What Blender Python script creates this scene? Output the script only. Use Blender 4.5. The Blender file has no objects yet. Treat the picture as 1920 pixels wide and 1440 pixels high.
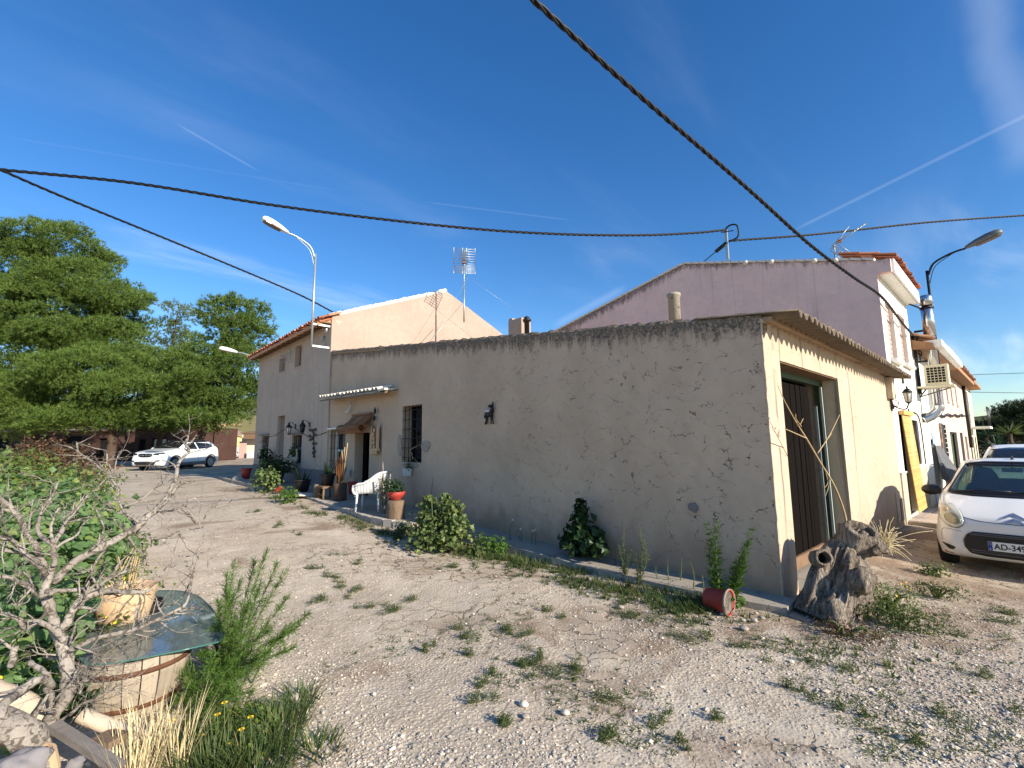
import bpy, bmesh, math, random
import numpy as np
from mathutils import Vector, Matrix, noise as mnoise
from mathutils.bvhtree import BVHTree

rng = np.random.default_rng(7)
random.seed(7)
R_ = math.radians
PI = math.pi
sc = bpy.context.scene
COL = sc.collection

# ------------------------------------------------------------------ camera
# world axes: +x runs along the garage front (down the street), +y along the long wall, corner of the two at the origin
F_PX, PITCH, ROLL, AZ = 880.0, R_(7.25), R_(0.62), R_(42.6)
CAM = Vector((-5.29, -1.80, 1.60))
_fh = Vector((math.sin(AZ), math.cos(AZ), 0)); _rh = Vector((math.cos(AZ), -math.sin(AZ), 0)); _z = Vector((0, 0, 1))
CF = math.cos(PITCH) * _fh + math.sin(PITCH) * _z
_u0 = -math.sin(PITCH) * _fh + math.cos(PITCH) * _z
CR = math.cos(ROLL) * _rh - math.sin(ROLL) * _u0
CU = math.cos(ROLL) * _u0 + math.sin(ROLL) * _rh
cam = bpy.data.cameras.new('camera'); cam.sensor_width = 36.0; cam.lens = 36.0 * F_PX / 1920.0
cam.clip_start = 0.05; cam.clip_end = 4000.0
camo = bpy.data.objects.new('camera', cam); COL.objects.link(camo)
camo.matrix_world = Matrix(((CR.x, CU.x, -CF.x, CAM.x), (CR.y, CU.y, -CF.y, CAM.y), (CR.z, CU.z, -CF.z, CAM.z), (0, 0, 0, 1)))
sc.camera = camo

# survey helpers: where a sight line meets a plane of the place
def ray(px, py): return CF + CR * ((px - 960) / F_PX) - CU * ((py - 720) / F_PX)
def at_x(px, py, x=0.0):
    v = ray(px, py); return CAM + v * ((x - CAM.x) / v.x)
def at_y(px, py, y=0.0):
    v = ray(px, py); return CAM + v * ((y - CAM.y) / v.y)
def at_z(px, py, z=0.0):
    v = ray(px, py); return CAM + v * ((z - CAM.z) / v.z)
def at_d(px, py, d): return CAM + ray(px, py) * d

# ------------------------------------------------------------------ light
SUN_EL, SUN_AZ = R_(24.0), R_(8.0)
sun_dir = Vector((math.sin(SUN_AZ) * math.cos(SUN_EL), -math.cos(SUN_AZ) * math.cos(SUN_EL), math.sin(SUN_EL)))
sl = bpy.data.lights.new('sun', 'SUN'); sl.energy = 5.0; sl.angle = R_(0.53); sl.color = (1.0, 0.92, 0.81)
so = bpy.data.objects.new('sun', sl); COL.objects.link(so)
so.rotation_euler = sun_dir.to_track_quat('Z', 'Y').to_euler()
so.location = (0, -20, 30)

w = bpy.data.worlds.new('World'); sc.world = w; w.use_nodes = True
nt = w.node_tree; nt.nodes.clear()
N = nt.nodes.new; L = nt.links.new
out = N('ShaderNodeOutputWorld'); bg = N('ShaderNodeBackground'); bg.inputs['Strength'].default_value = 0.118
sky = N('ShaderNodeTexSky'); sky.sky_type = 'NISHITA'; sky.sun_disc = False
sky.sun_elevation = SUN_EL; sky.sun_rotation = math.atan2(sun_dir.x, sun_dir.y)
sky.altitude = 500; sky.air_density = 1.15; sky.dust_density = 0.25; sky.ozone_density = 3.8
tc = N('ShaderNodeTexCoord')
def contrail(p0, p1, w0, strength, fade=0.12, wob=0.0):
    # a thin vapour trail: the great circle through two sky directions, between its two ends
    a, b = ray(*p0).normalized(), ray(*p1).normalized()
    n = a.cross(b).normalized(); m = (a + b).normalized(); lim = a.dot(m)
    d = N('ShaderNodeVectorMath'); d.operation = 'DOT_PRODUCT'; d.inputs[1].default_value = n
    L(tc.outputs['Generated'], d.inputs[0])
    src = d.outputs['Value']
    if wob:
        nz = N('ShaderNodeTexNoise'); nz.inputs['Scale'].default_value = 9; nz.inputs['Detail'].default_value = 4
        L(tc.outputs['Generated'], nz.inputs['Vector'])
        s = N('ShaderNodeMath'); s.operation = 'MULTIPLY_ADD'; s.inputs[1].default_value = wob; s.inputs[2].default_value = -wob / 2
        L(nz.outputs['Fac'], s.inputs[0])
        ad = N('ShaderNodeMath'); ad.operation = 'ADD'; L(src, ad.inputs[0]); L(s.outputs[0], ad.inputs[1]); src = ad.outputs[0]
    ab = N('ShaderNodeMath'); ab.operation = 'ABSOLUTE'; L(src, ab.inputs[0])
    r1 = N('ShaderNodeMapRange'); r1.interpolation_type = 'SMOOTHSTEP'
    for k, v in enumerate((0.0, w0, strength, 0.0)): r1.inputs[k + 1].default_value = v
    L(ab.outputs[0], r1.inputs[0])
    e = N('ShaderNodeVectorMath'); e.operation = 'DOT_PRODUCT'; e.inputs[1].default_value = m
    L(tc.outputs['Generated'], e.inputs[0])
    r2 = N('ShaderNodeMapRange'); r2.interpolation_type = 'SMOOTHSTEP'
    for k, v in enumerate((lim - 0.001, lim + (1 - lim) * fade, 0.0, 1.0)): r2.inputs[k + 1].default_value = v
    L(e.outputs['Value'], r2.inputs[0])
    mu = N('ShaderNodeMath'); mu.operation = 'MULTIPLY'; L(r1.outputs[0], mu.inputs[0]); L(r2.outputs[0], mu.inputs[1])
    return mu.outputs[0]
trails = [contrail((1480, 436), (2300, 30), 0.004, 0.09, 0.3), contrail((345, 240), (470, 312), 0.0028, 0.09, 0.4),
          contrail((790, 378), (1080, 414), 0.0024, 0.05, 0.5), contrail((1835, -120), (1925, 330), 0.035, 0.13, 0.5, 0.04),
          contrail((1040, 610), (1170, 540), 0.012, 0.10, 0.5), contrail((0, 255), (640, 358), 0.002, 0.025, 0.3)]
tsum = trails[0]
for t in trails[1:]:
    a = N('ShaderNodeMath'); a.operation = 'ADD'; L(tsum, a.inputs[0]); L(t, a.inputs[1]); tsum = a.outputs[0]
# high thin cirrus: streaky noise on the sky dome (projected to a plane overhead), thicker towards the horizon
sp = N('ShaderNodeSeparateXYZ'); L(tc.outputs['Generated'], sp.inputs[0])
den = N('ShaderNodeMath'); den.operation = 'ADD'; den.inputs[1].default_value = 0.12; L(sp.outputs['Z'], den.inputs[0])
dx = N('ShaderNodeMath'); dx.operation = 'DIVIDE'; L(sp.outputs['X'], dx.inputs[0]); L(den.outputs[0], dx.inputs[1])
dy = N('ShaderNodeMath'); dy.operation = 'DIVIDE'; L(sp.outputs['Y'], dy.inputs[0]); L(den.outputs[0], dy.inputs[1])
cb = N('ShaderNodeCombineXYZ'); L(dx.outputs[0], cb.inputs['X']); L(dy.outputs[0], cb.inputs['Y'])
mp = N('ShaderNodeMapping'); mp.inputs['Rotation'].default_value = (0, 0, R_(-28)); mp.inputs['Scale'].default_value = (0.45, 1.7, 1)
L(cb.outputs[0], mp.inputs['Vector'])
n1 = N('ShaderNodeTexNoise'); n1.inputs['Scale'].default_value = 1.5; n1.inputs['Detail'].default_value = 8; n1.inputs['Roughness'].default_value = 0.58; n1.inputs['Distortion'].default_value = 0.35
L(mp.outputs[0], n1.inputs['Vector'])
n2 = N('ShaderNodeTexNoise'); n2.inputs['Scale'].default_value = 0.35; n2.inputs['Detail'].default_value = 2
L(cb.outputs[0], n2.inputs['Vector'])
c1 = N('ShaderNodeMapRange'); c1.interpolation_type = 'SMOOTHSTEP'
for k, v in enumerate((0.48, 0.82, 0.0, 1.0)): c1.inputs[k + 1].default_value = v
L(n1.outputs['Fac'], c1.inputs[0])
c2 = N('ShaderNodeMapRange'); c2.interpolation_type = 'SMOOTHSTEP'
for k, v in enumerate((0.42, 0.62, 0.05, 0.55)): c2.inputs[k + 1].default_value = v
L(n2.outputs['Fac'], c2.inputs[0])
cm = N('ShaderNodeMath'); cm.operation = 'MULTIPLY'; L(c1.outputs[0], cm.inputs[0]); L(c2.outputs[0], cm.inputs[1])
tot = N('ShaderNodeMath'); tot.operation = 'ADD'; tot.use_clamp = True; L(cm.outputs[0], tot.inputs[0]); L(tsum, tot.inputs[1])
up = N('ShaderNodeMapRange')
for k, v in enumerate((0.0, 0.05, 0.0, 1.0)): up.inputs[k + 1].default_value = v
L(sp.outputs['Z'], up.inputs[0])
tot2 = N('ShaderNodeMath'); tot2.operation = 'MULTIPLY'; L(tot.outputs[0], tot2.inputs[0]); L(up.outputs[0], tot2.inputs[1])
hs = N('ShaderNodeHueSaturation'); hs.inputs['Hue'].default_value = 0.507; hs.inputs['Saturation'].default_value = 1.26; hs.inputs['Value'].default_value = 1.0
L(sky.outputs[0], hs.inputs['Color'])
mx = N('ShaderNodeMix'); mx.data_type = 'RGBA'; L(tot2.outputs[0], mx.inputs[0]); L(hs.outputs[0], mx.inputs[6])
mx.inputs[7].default_value = (5.6, 6.2, 7.0, 1)
L(mx.outputs[2], bg.inputs['Color']); L(bg.outputs[0], out.inputs[0])

vs = sc.view_settings
vs.view_transform = 'Standard'; vs.look = 'None'; vs.exposure = 0.68; vs.gamma = 1.0; vs.use_curve_mapping = False
sc.cycles.max_bounces = 6; sc.cycles.diffuse_bounces = 3; sc.cycles.transparent_max_bounces = 12
sc.cycles.sample_clamp_indirect = 6

# ------------------------------------------------------------------ terrain
def S(a, b, x):
    t = min(1.0, max(0.0, (x - a) / (b - a))); return t * t * (3 - 2 * t)
def terr(x, y):
    h = 0.33 * S(2.5, 10.0, y) + 0.07 * S(12, 24, y)
    h -= 0.19 * S(-0.5, 4.0, x) * (1 - 0.65 * S(-1.4, 0.0, y)) * (1 - S(0, 3, y))
    h -= 0.017 * max(0.0, min(x, 40) - 7) * (1 - S(0, 3, y))
    h += 0.16 * S(-4.3, -5.6, x) * S(0.6, 2.5, y) * (1 - S(14, 22, y))
    return h
def on_ground(px, py):
    z = 0.0
    for _ in range(40):
        p = at_z(px, py, z); z = z * 0.5 + 0.5 * terr(p.x, p.y)
    p.z = terr(p.x, p.y); return p

# ------------------------------------------------------------------ materials
MATS = {}
def newmat(name):
    m = bpy.data.materials.new(name); m.use_nodes = True
    t = m.node_tree; t.nodes.clear()
    o = t.nodes.new('ShaderNodeOutputMaterial'); b = t.nodes.new('ShaderNodeBsdfPrincipled')
    t.links.new(b.outputs[0], o.inputs[0]); MATS[name] = m
    return m, t, b, o
def nd(t, typ, **kw):
    n = t.nodes.new(typ)
    for k, v in kw.items():
        if k in n.inputs: n.inputs[k].default_value = v
        else: setattr(n, k, v)
    return n
def ramp(t, src, stops):
    r = t.nodes.new('ShaderNodeValToRGB'); e = r.color_ramp.elements
    while len(e) < len(stops): e.new(0.5)
    for k, (p, c) in enumerate(stops):
        e[k].position = p; e[k].color = (*c, 1) if len(c) == 3 else c
    t.links.new(src, r.inputs[0]); return r.outputs[0]
def mixc(t, fac, a, b, mode='MIX'):
    m = t.nodes.new('ShaderNodeMix'); m.data_type = 'RGBA'; m.blend_type = mode
    for s, v in ((0, fac), (6, a), (7, b)):
        if isinstance(v, (int, float)): m.inputs[s].default_value = v
        elif isinstance(v, tuple): m.inputs[s].default_value = (*v, 1) if len(v) == 3 else v
        else: t.links.new(v, m.inputs[s])
    return m.outputs[2]
def mth(t, op, a, b=None, clamp=False):
    m = t.nodes.new('ShaderNodeMath'); m.operation = op; m.use_clamp = clamp
    for s, v in ((0, a), (1, b)):
        if v is None: continue
        if isinstance(v, (int, float)): m.inputs[s].default_value = v
        else: t.links.new(v, m.inputs[s])
    return m.outputs[0]
def mrange(t, src, a, b, c=0.0, d=1.0, smooth=True):
    r = t.nodes.new('ShaderNodeMapRange'); r.interpolation_type = 'SMOOTHSTEP' if smooth else 'LINEAR'
    for k, v in enumerate((a, b, c, d)): r.inputs[k + 1].default_value = v
    t.links.new(src, r.inputs[0]); return r.outputs[0]
def noise_(t, vec, scale, detail=4, rough=0.55, dist=0.0):
    n = t.nodes.new('ShaderNodeTexNoise'); n.inputs['Scale'].default_value = scale; n.inputs['Detail'].default_value = detail
    n.inputs['Roughness'].default_value = rough; n.inputs['Distortion'].default_value = dist
    if vec is not None: t.links.new(vec, n.inputs['Vector'])
    return n
def pos(t):
    return t.nodes.new('ShaderNodeNewGeometry').outputs['Position']
def objc(t):
    return t.nodes.new('ShaderNodeTexCoord').outputs['Object']
def mapping(t, vec, scale=(1, 1, 1), rot=(0, 0, 0), loc=(0, 0, 0)):
    m = t.nodes.new('ShaderNodeMapping'); m.inputs['Scale'].default_value = scale; m.inputs['Rotation'].default_value = rot; m.inputs['Location'].default_value = loc
    t.links.new(vec, m.inputs['Vector']); return m.outputs[0]
def bump(t, b, h, strength=0.3, dist=0.02):
    n = t.nodes.new('ShaderNodeBump'); n.inputs['Strength'].default_value = strength; n.inputs['Distance'].default_value = dist
    t.links.new(h, n.inputs['Height']); t.links.new(n.outputs[0], b.inputs['Normal'])
def setc(t, b, c):
    if isinstance(c, tuple): b.inputs['Base Color'].default_value = (*c, 1)
    else: t.links.new(c, b.inputs['Base Color'])
def simple(name, c, rough=0.7, var=0.2, scale=8.0, bmp=0.15, metal=0.0, spec=0.35, bscale=40.0, island=0.0, stretch=(1, 1, 1), coat=0.0):
    m, t, b, o = newmat(name)
    v = mapping(t, objc(t), stretch)
    n = noise_(t, v, scale, 5)
    col = mixc(t, n.outputs['Fac'], tuple(x * (1 - var) for x in c), tuple(min(1, x * (1 + var)) for x in c))
    if island:
        g = t.nodes.new('ShaderNodeNewGeometry')
        oi = t.nodes.new('ShaderNodeObjectInfo')
        rr = mth(t, 'FRACT', mth(t, 'ADD', g.outputs['Random Per Island'], oi.outputs['Random']))
        f = mrange(t, rr, 0, 1, 1 - island, 1 + island, False)
        hv = t.nodes.new('ShaderNodeHueSaturation'); t.links.new(f, hv.inputs['Value']); t.links.new(col, hv.inputs['Color']); col = hv.outputs[0]
    setc(t, b, col)
    b.inputs['Roughness'].default_value = rough; b.inputs['Metallic'].default_value = metal
    b.inputs['Specular IOR Level'].default_value = spec
    if coat: b.inputs['Coat Weight'].default_value = coat
    if bmp:
        n2 = noise_(t, v, bscale, 6, 0.6)
        bump(t, b, n2.outputs['Fac'], bmp, 0.01)
    return m
def leafmat(name, c1, c2, trans=0.3, rough=0.55, c3=None, p3=0.0):
    m, t, b, o = newmat(name)
    g = t.nodes.new('ShaderNodeNewGeometry'); oi = t.nodes.new('ShaderNodeObjectInfo')
    rr = mth(t, 'FRACT', mth(t, 'ADD', g.outputs['Random Per Island'], oi.outputs['Random']))
    stops = [(0.0, c1), (1.0 - p3, c2)]
    if c3: stops = [(0.0, c1), (max(0.05, 0.92 - p3), c2), (min(0.99, 1.0 - p3), c3)]
    col = ramp(t, rr, stops)
    n = noise_(t, pos(t), 1.2, 3)
    col = mixc(t, mrange(t, n.outputs['Fac'], 0.3, 0.7, 0.0, 0.45), col, c1)
    setc(t, b, col); b.inputs['Roughness'].default_value = rough; b.inputs['Specular IOR Level'].default_value = 0.3
    tr = t.nodes.new('ShaderNodeBsdfTranslucent'); t.links.new(mixc(t, 0.5, col, (c2[0] * 1.3, c2[1] * 1.3, c2[2] * 0.6)), tr.inputs['Color'])
    ms = t.nodes.new('ShaderNodeMixShader'); ms.inputs[0].default_value = trans
    t.links.new(b.outputs[0], ms.inputs[1]); t.links.new(tr.outputs[0], ms.inputs[2]); t.links.new(ms.outputs[0], o.inputs[0])
    return m

# ------------------------------------------------------------------ mesh builder
class MB:
    def __init__(s): s.v = []; s.f = []; s.sm = []
    def add(s, vs, fs, smooth=False):
        o = len(s.v); s.v.extend([tuple(p) for p in vs]); s.f.extend([tuple(i + o for i in q) for q in fs]); s.sm.extend([smooth] * len(fs)); return s
    def box(s, c, d, rot=None, bev=0.0):
        cx, cy, cz = c; hx, hy, hz = d[0] / 2, d[1] / 2, d[2] / 2
        P = [Vector((sx * hx, sy * hy, sz * hz)) for sx in (-1, 1) for sy in (-1, 1) for sz in (-1, 1)]
        if rot is not None: P = [rot @ p for p in P]
        P = [(p.x + cx, p.y + cy, p.z + cz) for p in P]
        return s.add(P, [(0, 1, 3, 2), (4, 6, 7, 5), (0, 4, 5, 1), (2, 3, 7, 6), (0, 2, 6, 4), (1, 5, 7, 3)])
    def bar(s, a, b, wx, wy=None, up=(0, 0, 1)):
        a, b = Vector(a), Vector(b); wy = wy or wx; d = (b - a).normalized(); u = Vector(up)
        if abs(d.dot(u)) > 0.98: u = Vector((1, 0, 0))
        x = d.cross(u).normalized(); y = x.cross(d)
        P = [p + x * (i * wx / 2) + y * (j * wy / 2) for p in (a, b) for i, j in ((-1, -1), (1, -1), (1, 1), (-1, 1))]
        return s.add(P, [(3, 2, 1, 0), (4, 5, 6, 7), (0, 1, 5, 4), (1, 2, 6, 5), (2, 3, 7, 6), (3, 0, 4, 7)])
    def tube(s, pts, r, n=8, cap=True, smooth=True, jit=0.0, twist=0.0):
        pts = [Vector(p) for p in pts]; m = len(pts)
        rs = list(r) if hasattr(r, '__len__') else [r] * m
        up = Vector((0, 0, 1)); d0 = (pts[1] - pts[0]).normalized()
        if abs(d0.dot(up)) > 0.9: up = Vector((1, 0, 0))
        x = d0.cross(up).normalized(); vs = []
        for i in range(m):
            d = (pts[min(i + 1, m - 1)] - pts[max(i - 1, 0)])
            d = d.normalized() if d.length > 1e-9 else d0
            x = (x - d * x.dot(d)); x = x.normalized() if x.length > 1e-6 else d.orthogonal().normalized()
            y = d.cross(x)
            for k in range(n):
                a = 2 * PI * k / n + twist * i; rr = rs[i] * (1 + (random.uniform(-jit, jit) if jit else 0))
                vs.append(pts[i] + x * (math.cos(a) * rr) + y * (math.sin(a) * rr))
        fs = [(i * n + k, i * n + (k + 1) % n, (i + 1) * n + (k + 1) % n, (i + 1) * n + k) for i in range(m - 1) for k in range(n)]
        s.add(vs, fs, smooth)
        if cap:
            o = len(s.v) - m * n
            s.f.append(tuple(o + k for k in range(n))[::-1]); s.f.append(tuple(o + (m - 1) * n + k for k in range(n))); s.sm += [False, False]
        return s
    def lathe(s, prof, c=(0, 0, 0), n=20, smooth=True, rot=None, sx=1.0, sy=1.0):
        vs = []
        for r, z in prof:
            for k in range(n):
                a = 2 * PI * k / n; p = Vector((r * math.cos(a) * sx, r * math.sin(a) * sy, z))
                if rot is not None: p = rot @ p
                vs.append((p.x + c[0], p.y + c[1], p.z + c[2]))
        m = len(prof)
        fs = [(i * n + k, i * n + (k + 1) % n, (i + 1) * n + (k + 1) % n, (i + 1) * n + k) for i in range(m - 1) for k in range(n)]
        s.add(vs, fs, smooth); o = len(s.v) - m * n
        if prof[0][0] > 1e-6: s.f.append(tuple(o + k for k in range(n))[::-1]); s.sm.append(False)
        if prof[-1][0] > 1e-6: s.f.append(tuple(o + (m - 1) * n + k for k in range(n))); s.sm.append(False)
        return s
    def ball(s, c, r, nu=10, nv=7, jit=0.0, seed=0.0):
        r = r if hasattr(r, '__len__') else (r, r, r); vs = []
        for j in range(nv + 1):
            ph = PI * j / nv
            for i in range(nu):
                th = 2 * PI * i / nu
                d = Vector((math.sin(ph) * math.cos(th), math.sin(ph) * math.sin(th), math.cos(ph)))
                q = 1 + (jit * mnoise.noise(d * 1.7 + Vector((seed, seed, 0))) if jit else 0)
                vs.append((c[0] + d.x * r[0] * q, c[1] + d.y * r[1] * q, c[2] + d.z * r[2] * q))
        return s.add(vs, [(j * nu + i, (j + 1) * nu + i, (j + 1) * nu + (i + 1) % nu, j * nu + (i + 1) % nu) for j in range(nv) for i in range(nu)], True)
    def prism(s, poly, f, t):
        # poly: list of 2-D points; f(u, v, w) -> 3-D; extruded w from 0 to t
        n = len(poly); vs = [f(u, v, 0) for u, v in poly] + [f(u, v, t) for u, v in poly]
        fs = [tuple(range(n)), tuple(range(2 * n - 1, n - 1, -1))] + [(i + n, (i + 1) % n + n, (i + 1) % n, i) for i in range(n)]
        return s.add(vs, fs)
    def build(s, name, mat, parent=None, world=True, fixn=True):
        me = bpy.data.meshes.new(name); me.from_pydata(s.v, [], s.f)
        me.polygons.foreach_set('use_smooth', np.array(s.sm, dtype=bool))
        if fixn:
            b = bmesh.new(); b.from_mesh(me); bmesh.ops.recalc_face_normals(b, faces=b.faces); b.to_mesh(me); b.free()
        me.materials.append(mat if not isinstance(mat, str) else MATS[mat]); me.update()
        return link(name, me, parent, world)
def link(name, me, parent=None, world=True):
    o = bpy.data.objects.new(name, me); COL.objects.link(o)
    if parent is not None:
        o.parent = parent
        if world:
            mw = Matrix.Identity(4); p = parent
            chain = []
            while p is not None: chain.append(p); p = p.parent
            for q in reversed(chain): mw = mw @ q.matrix_parent_inverse @ q.matrix_basis
            o.matrix_parent_inverse = mw.inverted()
    return o
def np_mesh(name, V, F, mat, parent=None, world=True, smooth=False):
    V = np.asarray(V, dtype=np.float32); F = np.asarray(F, dtype=np.int32); k = F.shape[1]
    me = bpy.data.meshes.new(name); me.vertices.add(len(V)); me.vertices.foreach_set('co', V.ravel())
    me.loops.add(F.size); me.loops.foreach_set('vertex_index', F.ravel())
    me.polygons.add(len(F)); me.polygons.foreach_set('loop_start', np.arange(0, F.size, k, dtype=np.int32))
    me.polygons.foreach_set('use_smooth', np.full(len(F), smooth, dtype=bool))
    me.update(calc_edges=True); me.validate()
    me.materials.append(mat if not isinstance(mat, str) else MATS[mat])
    return link(name, me, parent, world)
def tag(o, label=None, cat=None, group=None, kind=None):
    if label: o['label'] = label
    if cat: o['category'] = cat
    if group: o['group'] = group
    if kind: o['kind'] = kind
    return o
def thing(name, label, cat, loc=(0, 0, 0), group=None, rz=0.0):
    o = bpy.data.objects.new(name, None); COL.objects.link(o); o.empty_display_size = 0.2
    o.location = loc; o.rotation_euler = (0, 0, rz); return tag(o, label, cat, group)
KIDS = {}
def copy_tree(o, parent=None):
    c = o.copy(); COL.objects.link(c)
    if parent is not None: c.parent = parent
    for ch in [q for q in o.children]: copy_tree(ch, c)
    return c
def nz(x, y, z=0.0): return mnoise.noise(Vector((x, y, z)))
def catmull(P, n=6):
    P = [Vector(p) for p in P]; Q = [P[0] * 2 - P[1]] + P + [P[-1] * 2 - P[-2]]; o = []
    for i in range(1, len(Q) - 2):
        a, b, c, d = Q[i - 1], Q[i], Q[i + 1], Q[i + 2]
        for k in range(n):
            t = k / n
            o.append(0.5 * ((2 * b) + (c - a) * t + (2 * a - 5 * b + 4 * c - d) * t * t + (3 * b - a - 3 * c + d) * t ** 3))
    o.append(P[-1]); return o
# ================================================================== materials of the place
def plaster(name, c, c2, crack=0.0, cscale=2.6, stain=None, lowstain=0.0, bmp=0.25, streak=0.0, pit=0.0, crackmask=None):
    m, t, b, o = newmat(name)
    p = pos(t)
    n1 = noise_(t, p, 0.9, 5, 0.6); n2 = noise_(t, p, 7.0, 6, 0.6); n3 = noise_(t, p, 38.0, 5, 0.7)
    col = mixc(t, mrange(t, n1.outputs['Fac'], 0.32, 0.68), c, c2)
    col = mixc(t, mrange(t, n2.outputs['Fac'], 0.3, 0.75, 0.0, 0.35), col, tuple(x * 0.72 for x in c))
    col = mixc(t, mrange(t, n3.outputs['Fac'], 0.55, 0.75, 0.0, 0.25), col, tuple(min(1, x * 1.25) for x in c2))
    h = mth(t, 'ADD', mth(t, 'MULTIPLY', n2.outputs['Fac'], 0.6), mth(t, 'MULTIPLY', n3.outputs['Fac'], 0.5))
    s = t.nodes.new('ShaderNodeSeparateXYZ'); t.links.new(p, s.inputs[0])
    nh = noise_(t, mapping(t, p, (2.2, 2.2, 11)), 3.0, 5, 0.7)
    col = mixc(t, mrange(t, nh.outputs['Fac'], 0.60, 0.72, 0.0, 0.30), col, tuple(x * 0.55 for x in c))
    h = mth(t, 'SUBTRACT', h, mrange(t, nh.outputs['Fac'], 0.60, 0.68, 0.0, 0.5))
    if streak:
        ns = noise_(t, mapping(t, p, (5.0, 5.0, 0.14)), 1.3, 5, 0.6)
        col = mixc(t, mrange(t, ns.outputs['Fac'], 0.56, 0.72, 0.0, streak), col, tuple(x * 0.38 for x in c))
    if pit:
        v = t.nodes.new('ShaderNodeTexVoronoi'); v.inputs['Scale'].default_value = 3.3; t.links.new(p, v.inputs['Vector'])
        pm = mth(t, 'MULTIPLY', mrange(t, v.outputs['Distance'], 0.02, 0.04, 1.0, 0.0), pit)
        col = mixc(t, pm, col, tuple(x * 0.25 for x in c)); h = mth(t, 'SUBTRACT', h, pm)
    if crack:
        w = noise_(t, p, 3.0, 4, 0.6)
        wv = t.nodes.new('ShaderNodeVectorMath'); wv.operation = 'MULTIPLY_ADD'
        t.links.new(w.outputs['Color'], wv.inputs[0]); wv.inputs[1].default_value = (0.5, 0.5, 0.5); t.links.new(p, wv.inputs[2])
        v = t.nodes.new('ShaderNodeTexVoronoi'); v.feature = 'DISTANCE_TO_EDGE'; v.inputs['Scale'].default_value = cscale
        t.links.new(mapping(t, wv.outputs[0], (0.75, 0.75, 1.7)), v.inputs['Vector'])
        mk = noise_(t, mapping(t, p, (1, 1, 1.6)), 5.5, 6, 0.75)
        msk = mrange(t, mk.outputs['Fac'], 0.495, 0.55)
        if crackmask: msk = mth(t, 'MULTIPLY', msk, crackmask(t, s))
        cr = mth(t, 'MULTIPLY', mrange(t, v.outputs['Distance'], 0.004, 0.022, 1.0, 0.0), msk)
        col = mixc(t, mth(t, 'MULTIPLY', cr, crack), col, tuple(x * 0.16 for x in c))
        h = mth(t, 'SUBTRACT', h, mth(t, 'MULTIPLY', cr, 2.0))
    if stain:
        # black mould that grows down from the weathered wall top
        d = stain(t, s)
        ns = noise_(t, mapping(t, p, (4, 4, 1.2)), 2.2, 7, 0.72)
        e = mth(t, 'ADD', d, mth(t, 'MULTIPLY', mth(t, 'SUBTRACT', ns.outputs['Fac'], 0.5), 0.75))
        nf = noise_(t, p, 26, 4, 0.8)
        fac = mth(t, 'MULTIPLY', mrange(t, e, 0.05, 0.30, 1.0, 0.0), mrange(t, nf.outputs['Fac'], 0.36, 0.6, 0.35, 0.95))
        col = mixc(t, fac, col, (0.035, 0.032, 0.028))
        lich = mth(t, 'MULTIPLY', mrange(t, e, 0.0, 0.12, 1.0, 0.0), mrange(t, nf.outputs['Fac'], 0.56, 0.62))
        col = mixc(t, lich, col, (0.34, 0.32, 0.27))
        h = mth(t, 'ADD', h, mth(t, 'MULTIPLY', fac, mth(t, 'MULTIPLY', nf.outputs['Fac'], 1.5)))
    if lowstain:
        ns = noise_(t, mapping(t, p, (2, 2, 1)), 1.6, 5, 0.6)
        e = mth(t, 'ADD', s.outputs['Z'], mth(t, 'MULTIPLY', mth(t, 'SUBTRACT', ns.outputs['Fac'], 0.5), 1.2))
        col = mixc(t, mrange(t, e, 0.1, 0.75, lowstain, 0.0), col, (0.34, 0.235, 0.16))
    setc(t, b, col); b.inputs['Roughness'].default_value = 0.92; b.inputs['Specular IOR Level'].default_value = 0.15
    bump(t, b, h, bmp, 0.02)
    return m
def shed_top(t, s):   # distance below the sloping wall top
    return mth(t, 'SUBTRACT', mth(t, 'ADD', mth(t, 'MULTIPLY', s.outputs['Y'], 0.119), 2.94), s.outputs['Z'])
plaster('shed_plaster', (0.60, 0.45, 0.322), (0.50, 0.37, 0.262), 0.92, 3.4, shed_top, 0.8, 0.32, 0.0, 0.8,
        lambda t, s: mrange(t, s.outputs['Y'], 1.0, 7.5, 1.0, 0.05))
plaster('front_plaster', (0.57, 0.45, 0.32), (0.50, 0.39, 0.275), 0.2, 1.4, None, 0.25, 0.35, 0.9)
plaster('house_plaster', (0.56, 0.445, 0.345), (0.48, 0.38, 0.30), 0.12, 1.5, None, 0.2, 0.25, 0.45)
plaster('gable_plaster', (0.445, 0.34, 0.265), (0.395, 0.30, 0.232), 0.06, 1.2, None, 0.0, 0.22, 0.25)
plaster('pink_plaster', (0.84, 0.61, 0.53), (0.75, 0.55, 0.49), 0.1, 1.0, lambda t, s: mth(t, 'SUBTRACT', mth(t, 'ADD', mth(t, 'MULTIPLY', mth(t, 'ABSOLUTE', mth(t, 'SUBTRACT', s.outputs['Y'], 4.26)), -0.24), 6.62), s.outputs['Z']), 0.0, 0.15, 0.3)
plaster('white_plaster', (0.80, 0.77, 0.66), (0.76, 0.72, 0.62), 0.0, 1.0, None, 0.0, 0.08, 0.1)
plaster('blush_plaster', (0.66, 0.50, 0.40), (0.60, 0.45, 0.37), 0.0, 1.0, None, 0.0, 0.08, 0.1)
plaster('cream_plaster', (0.76, 0.68, 0.48), (0.72, 0.64, 0.45), 0.0, 1.0, None, 0.0, 0.08, 0.1)
plaster('yellow_plaster', (0.78, 0.64, 0.28), (0.74, 0.60, 0.27), 0.0, 1.0, None, 0.0, 0.08, 0.1)
plaster('rust_plaster', (0.09, 0.045, 0.032), (0.065, 0.035, 0.027), 0.0, 1.0, None, 0.0, 0.2, 0.3)
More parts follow.
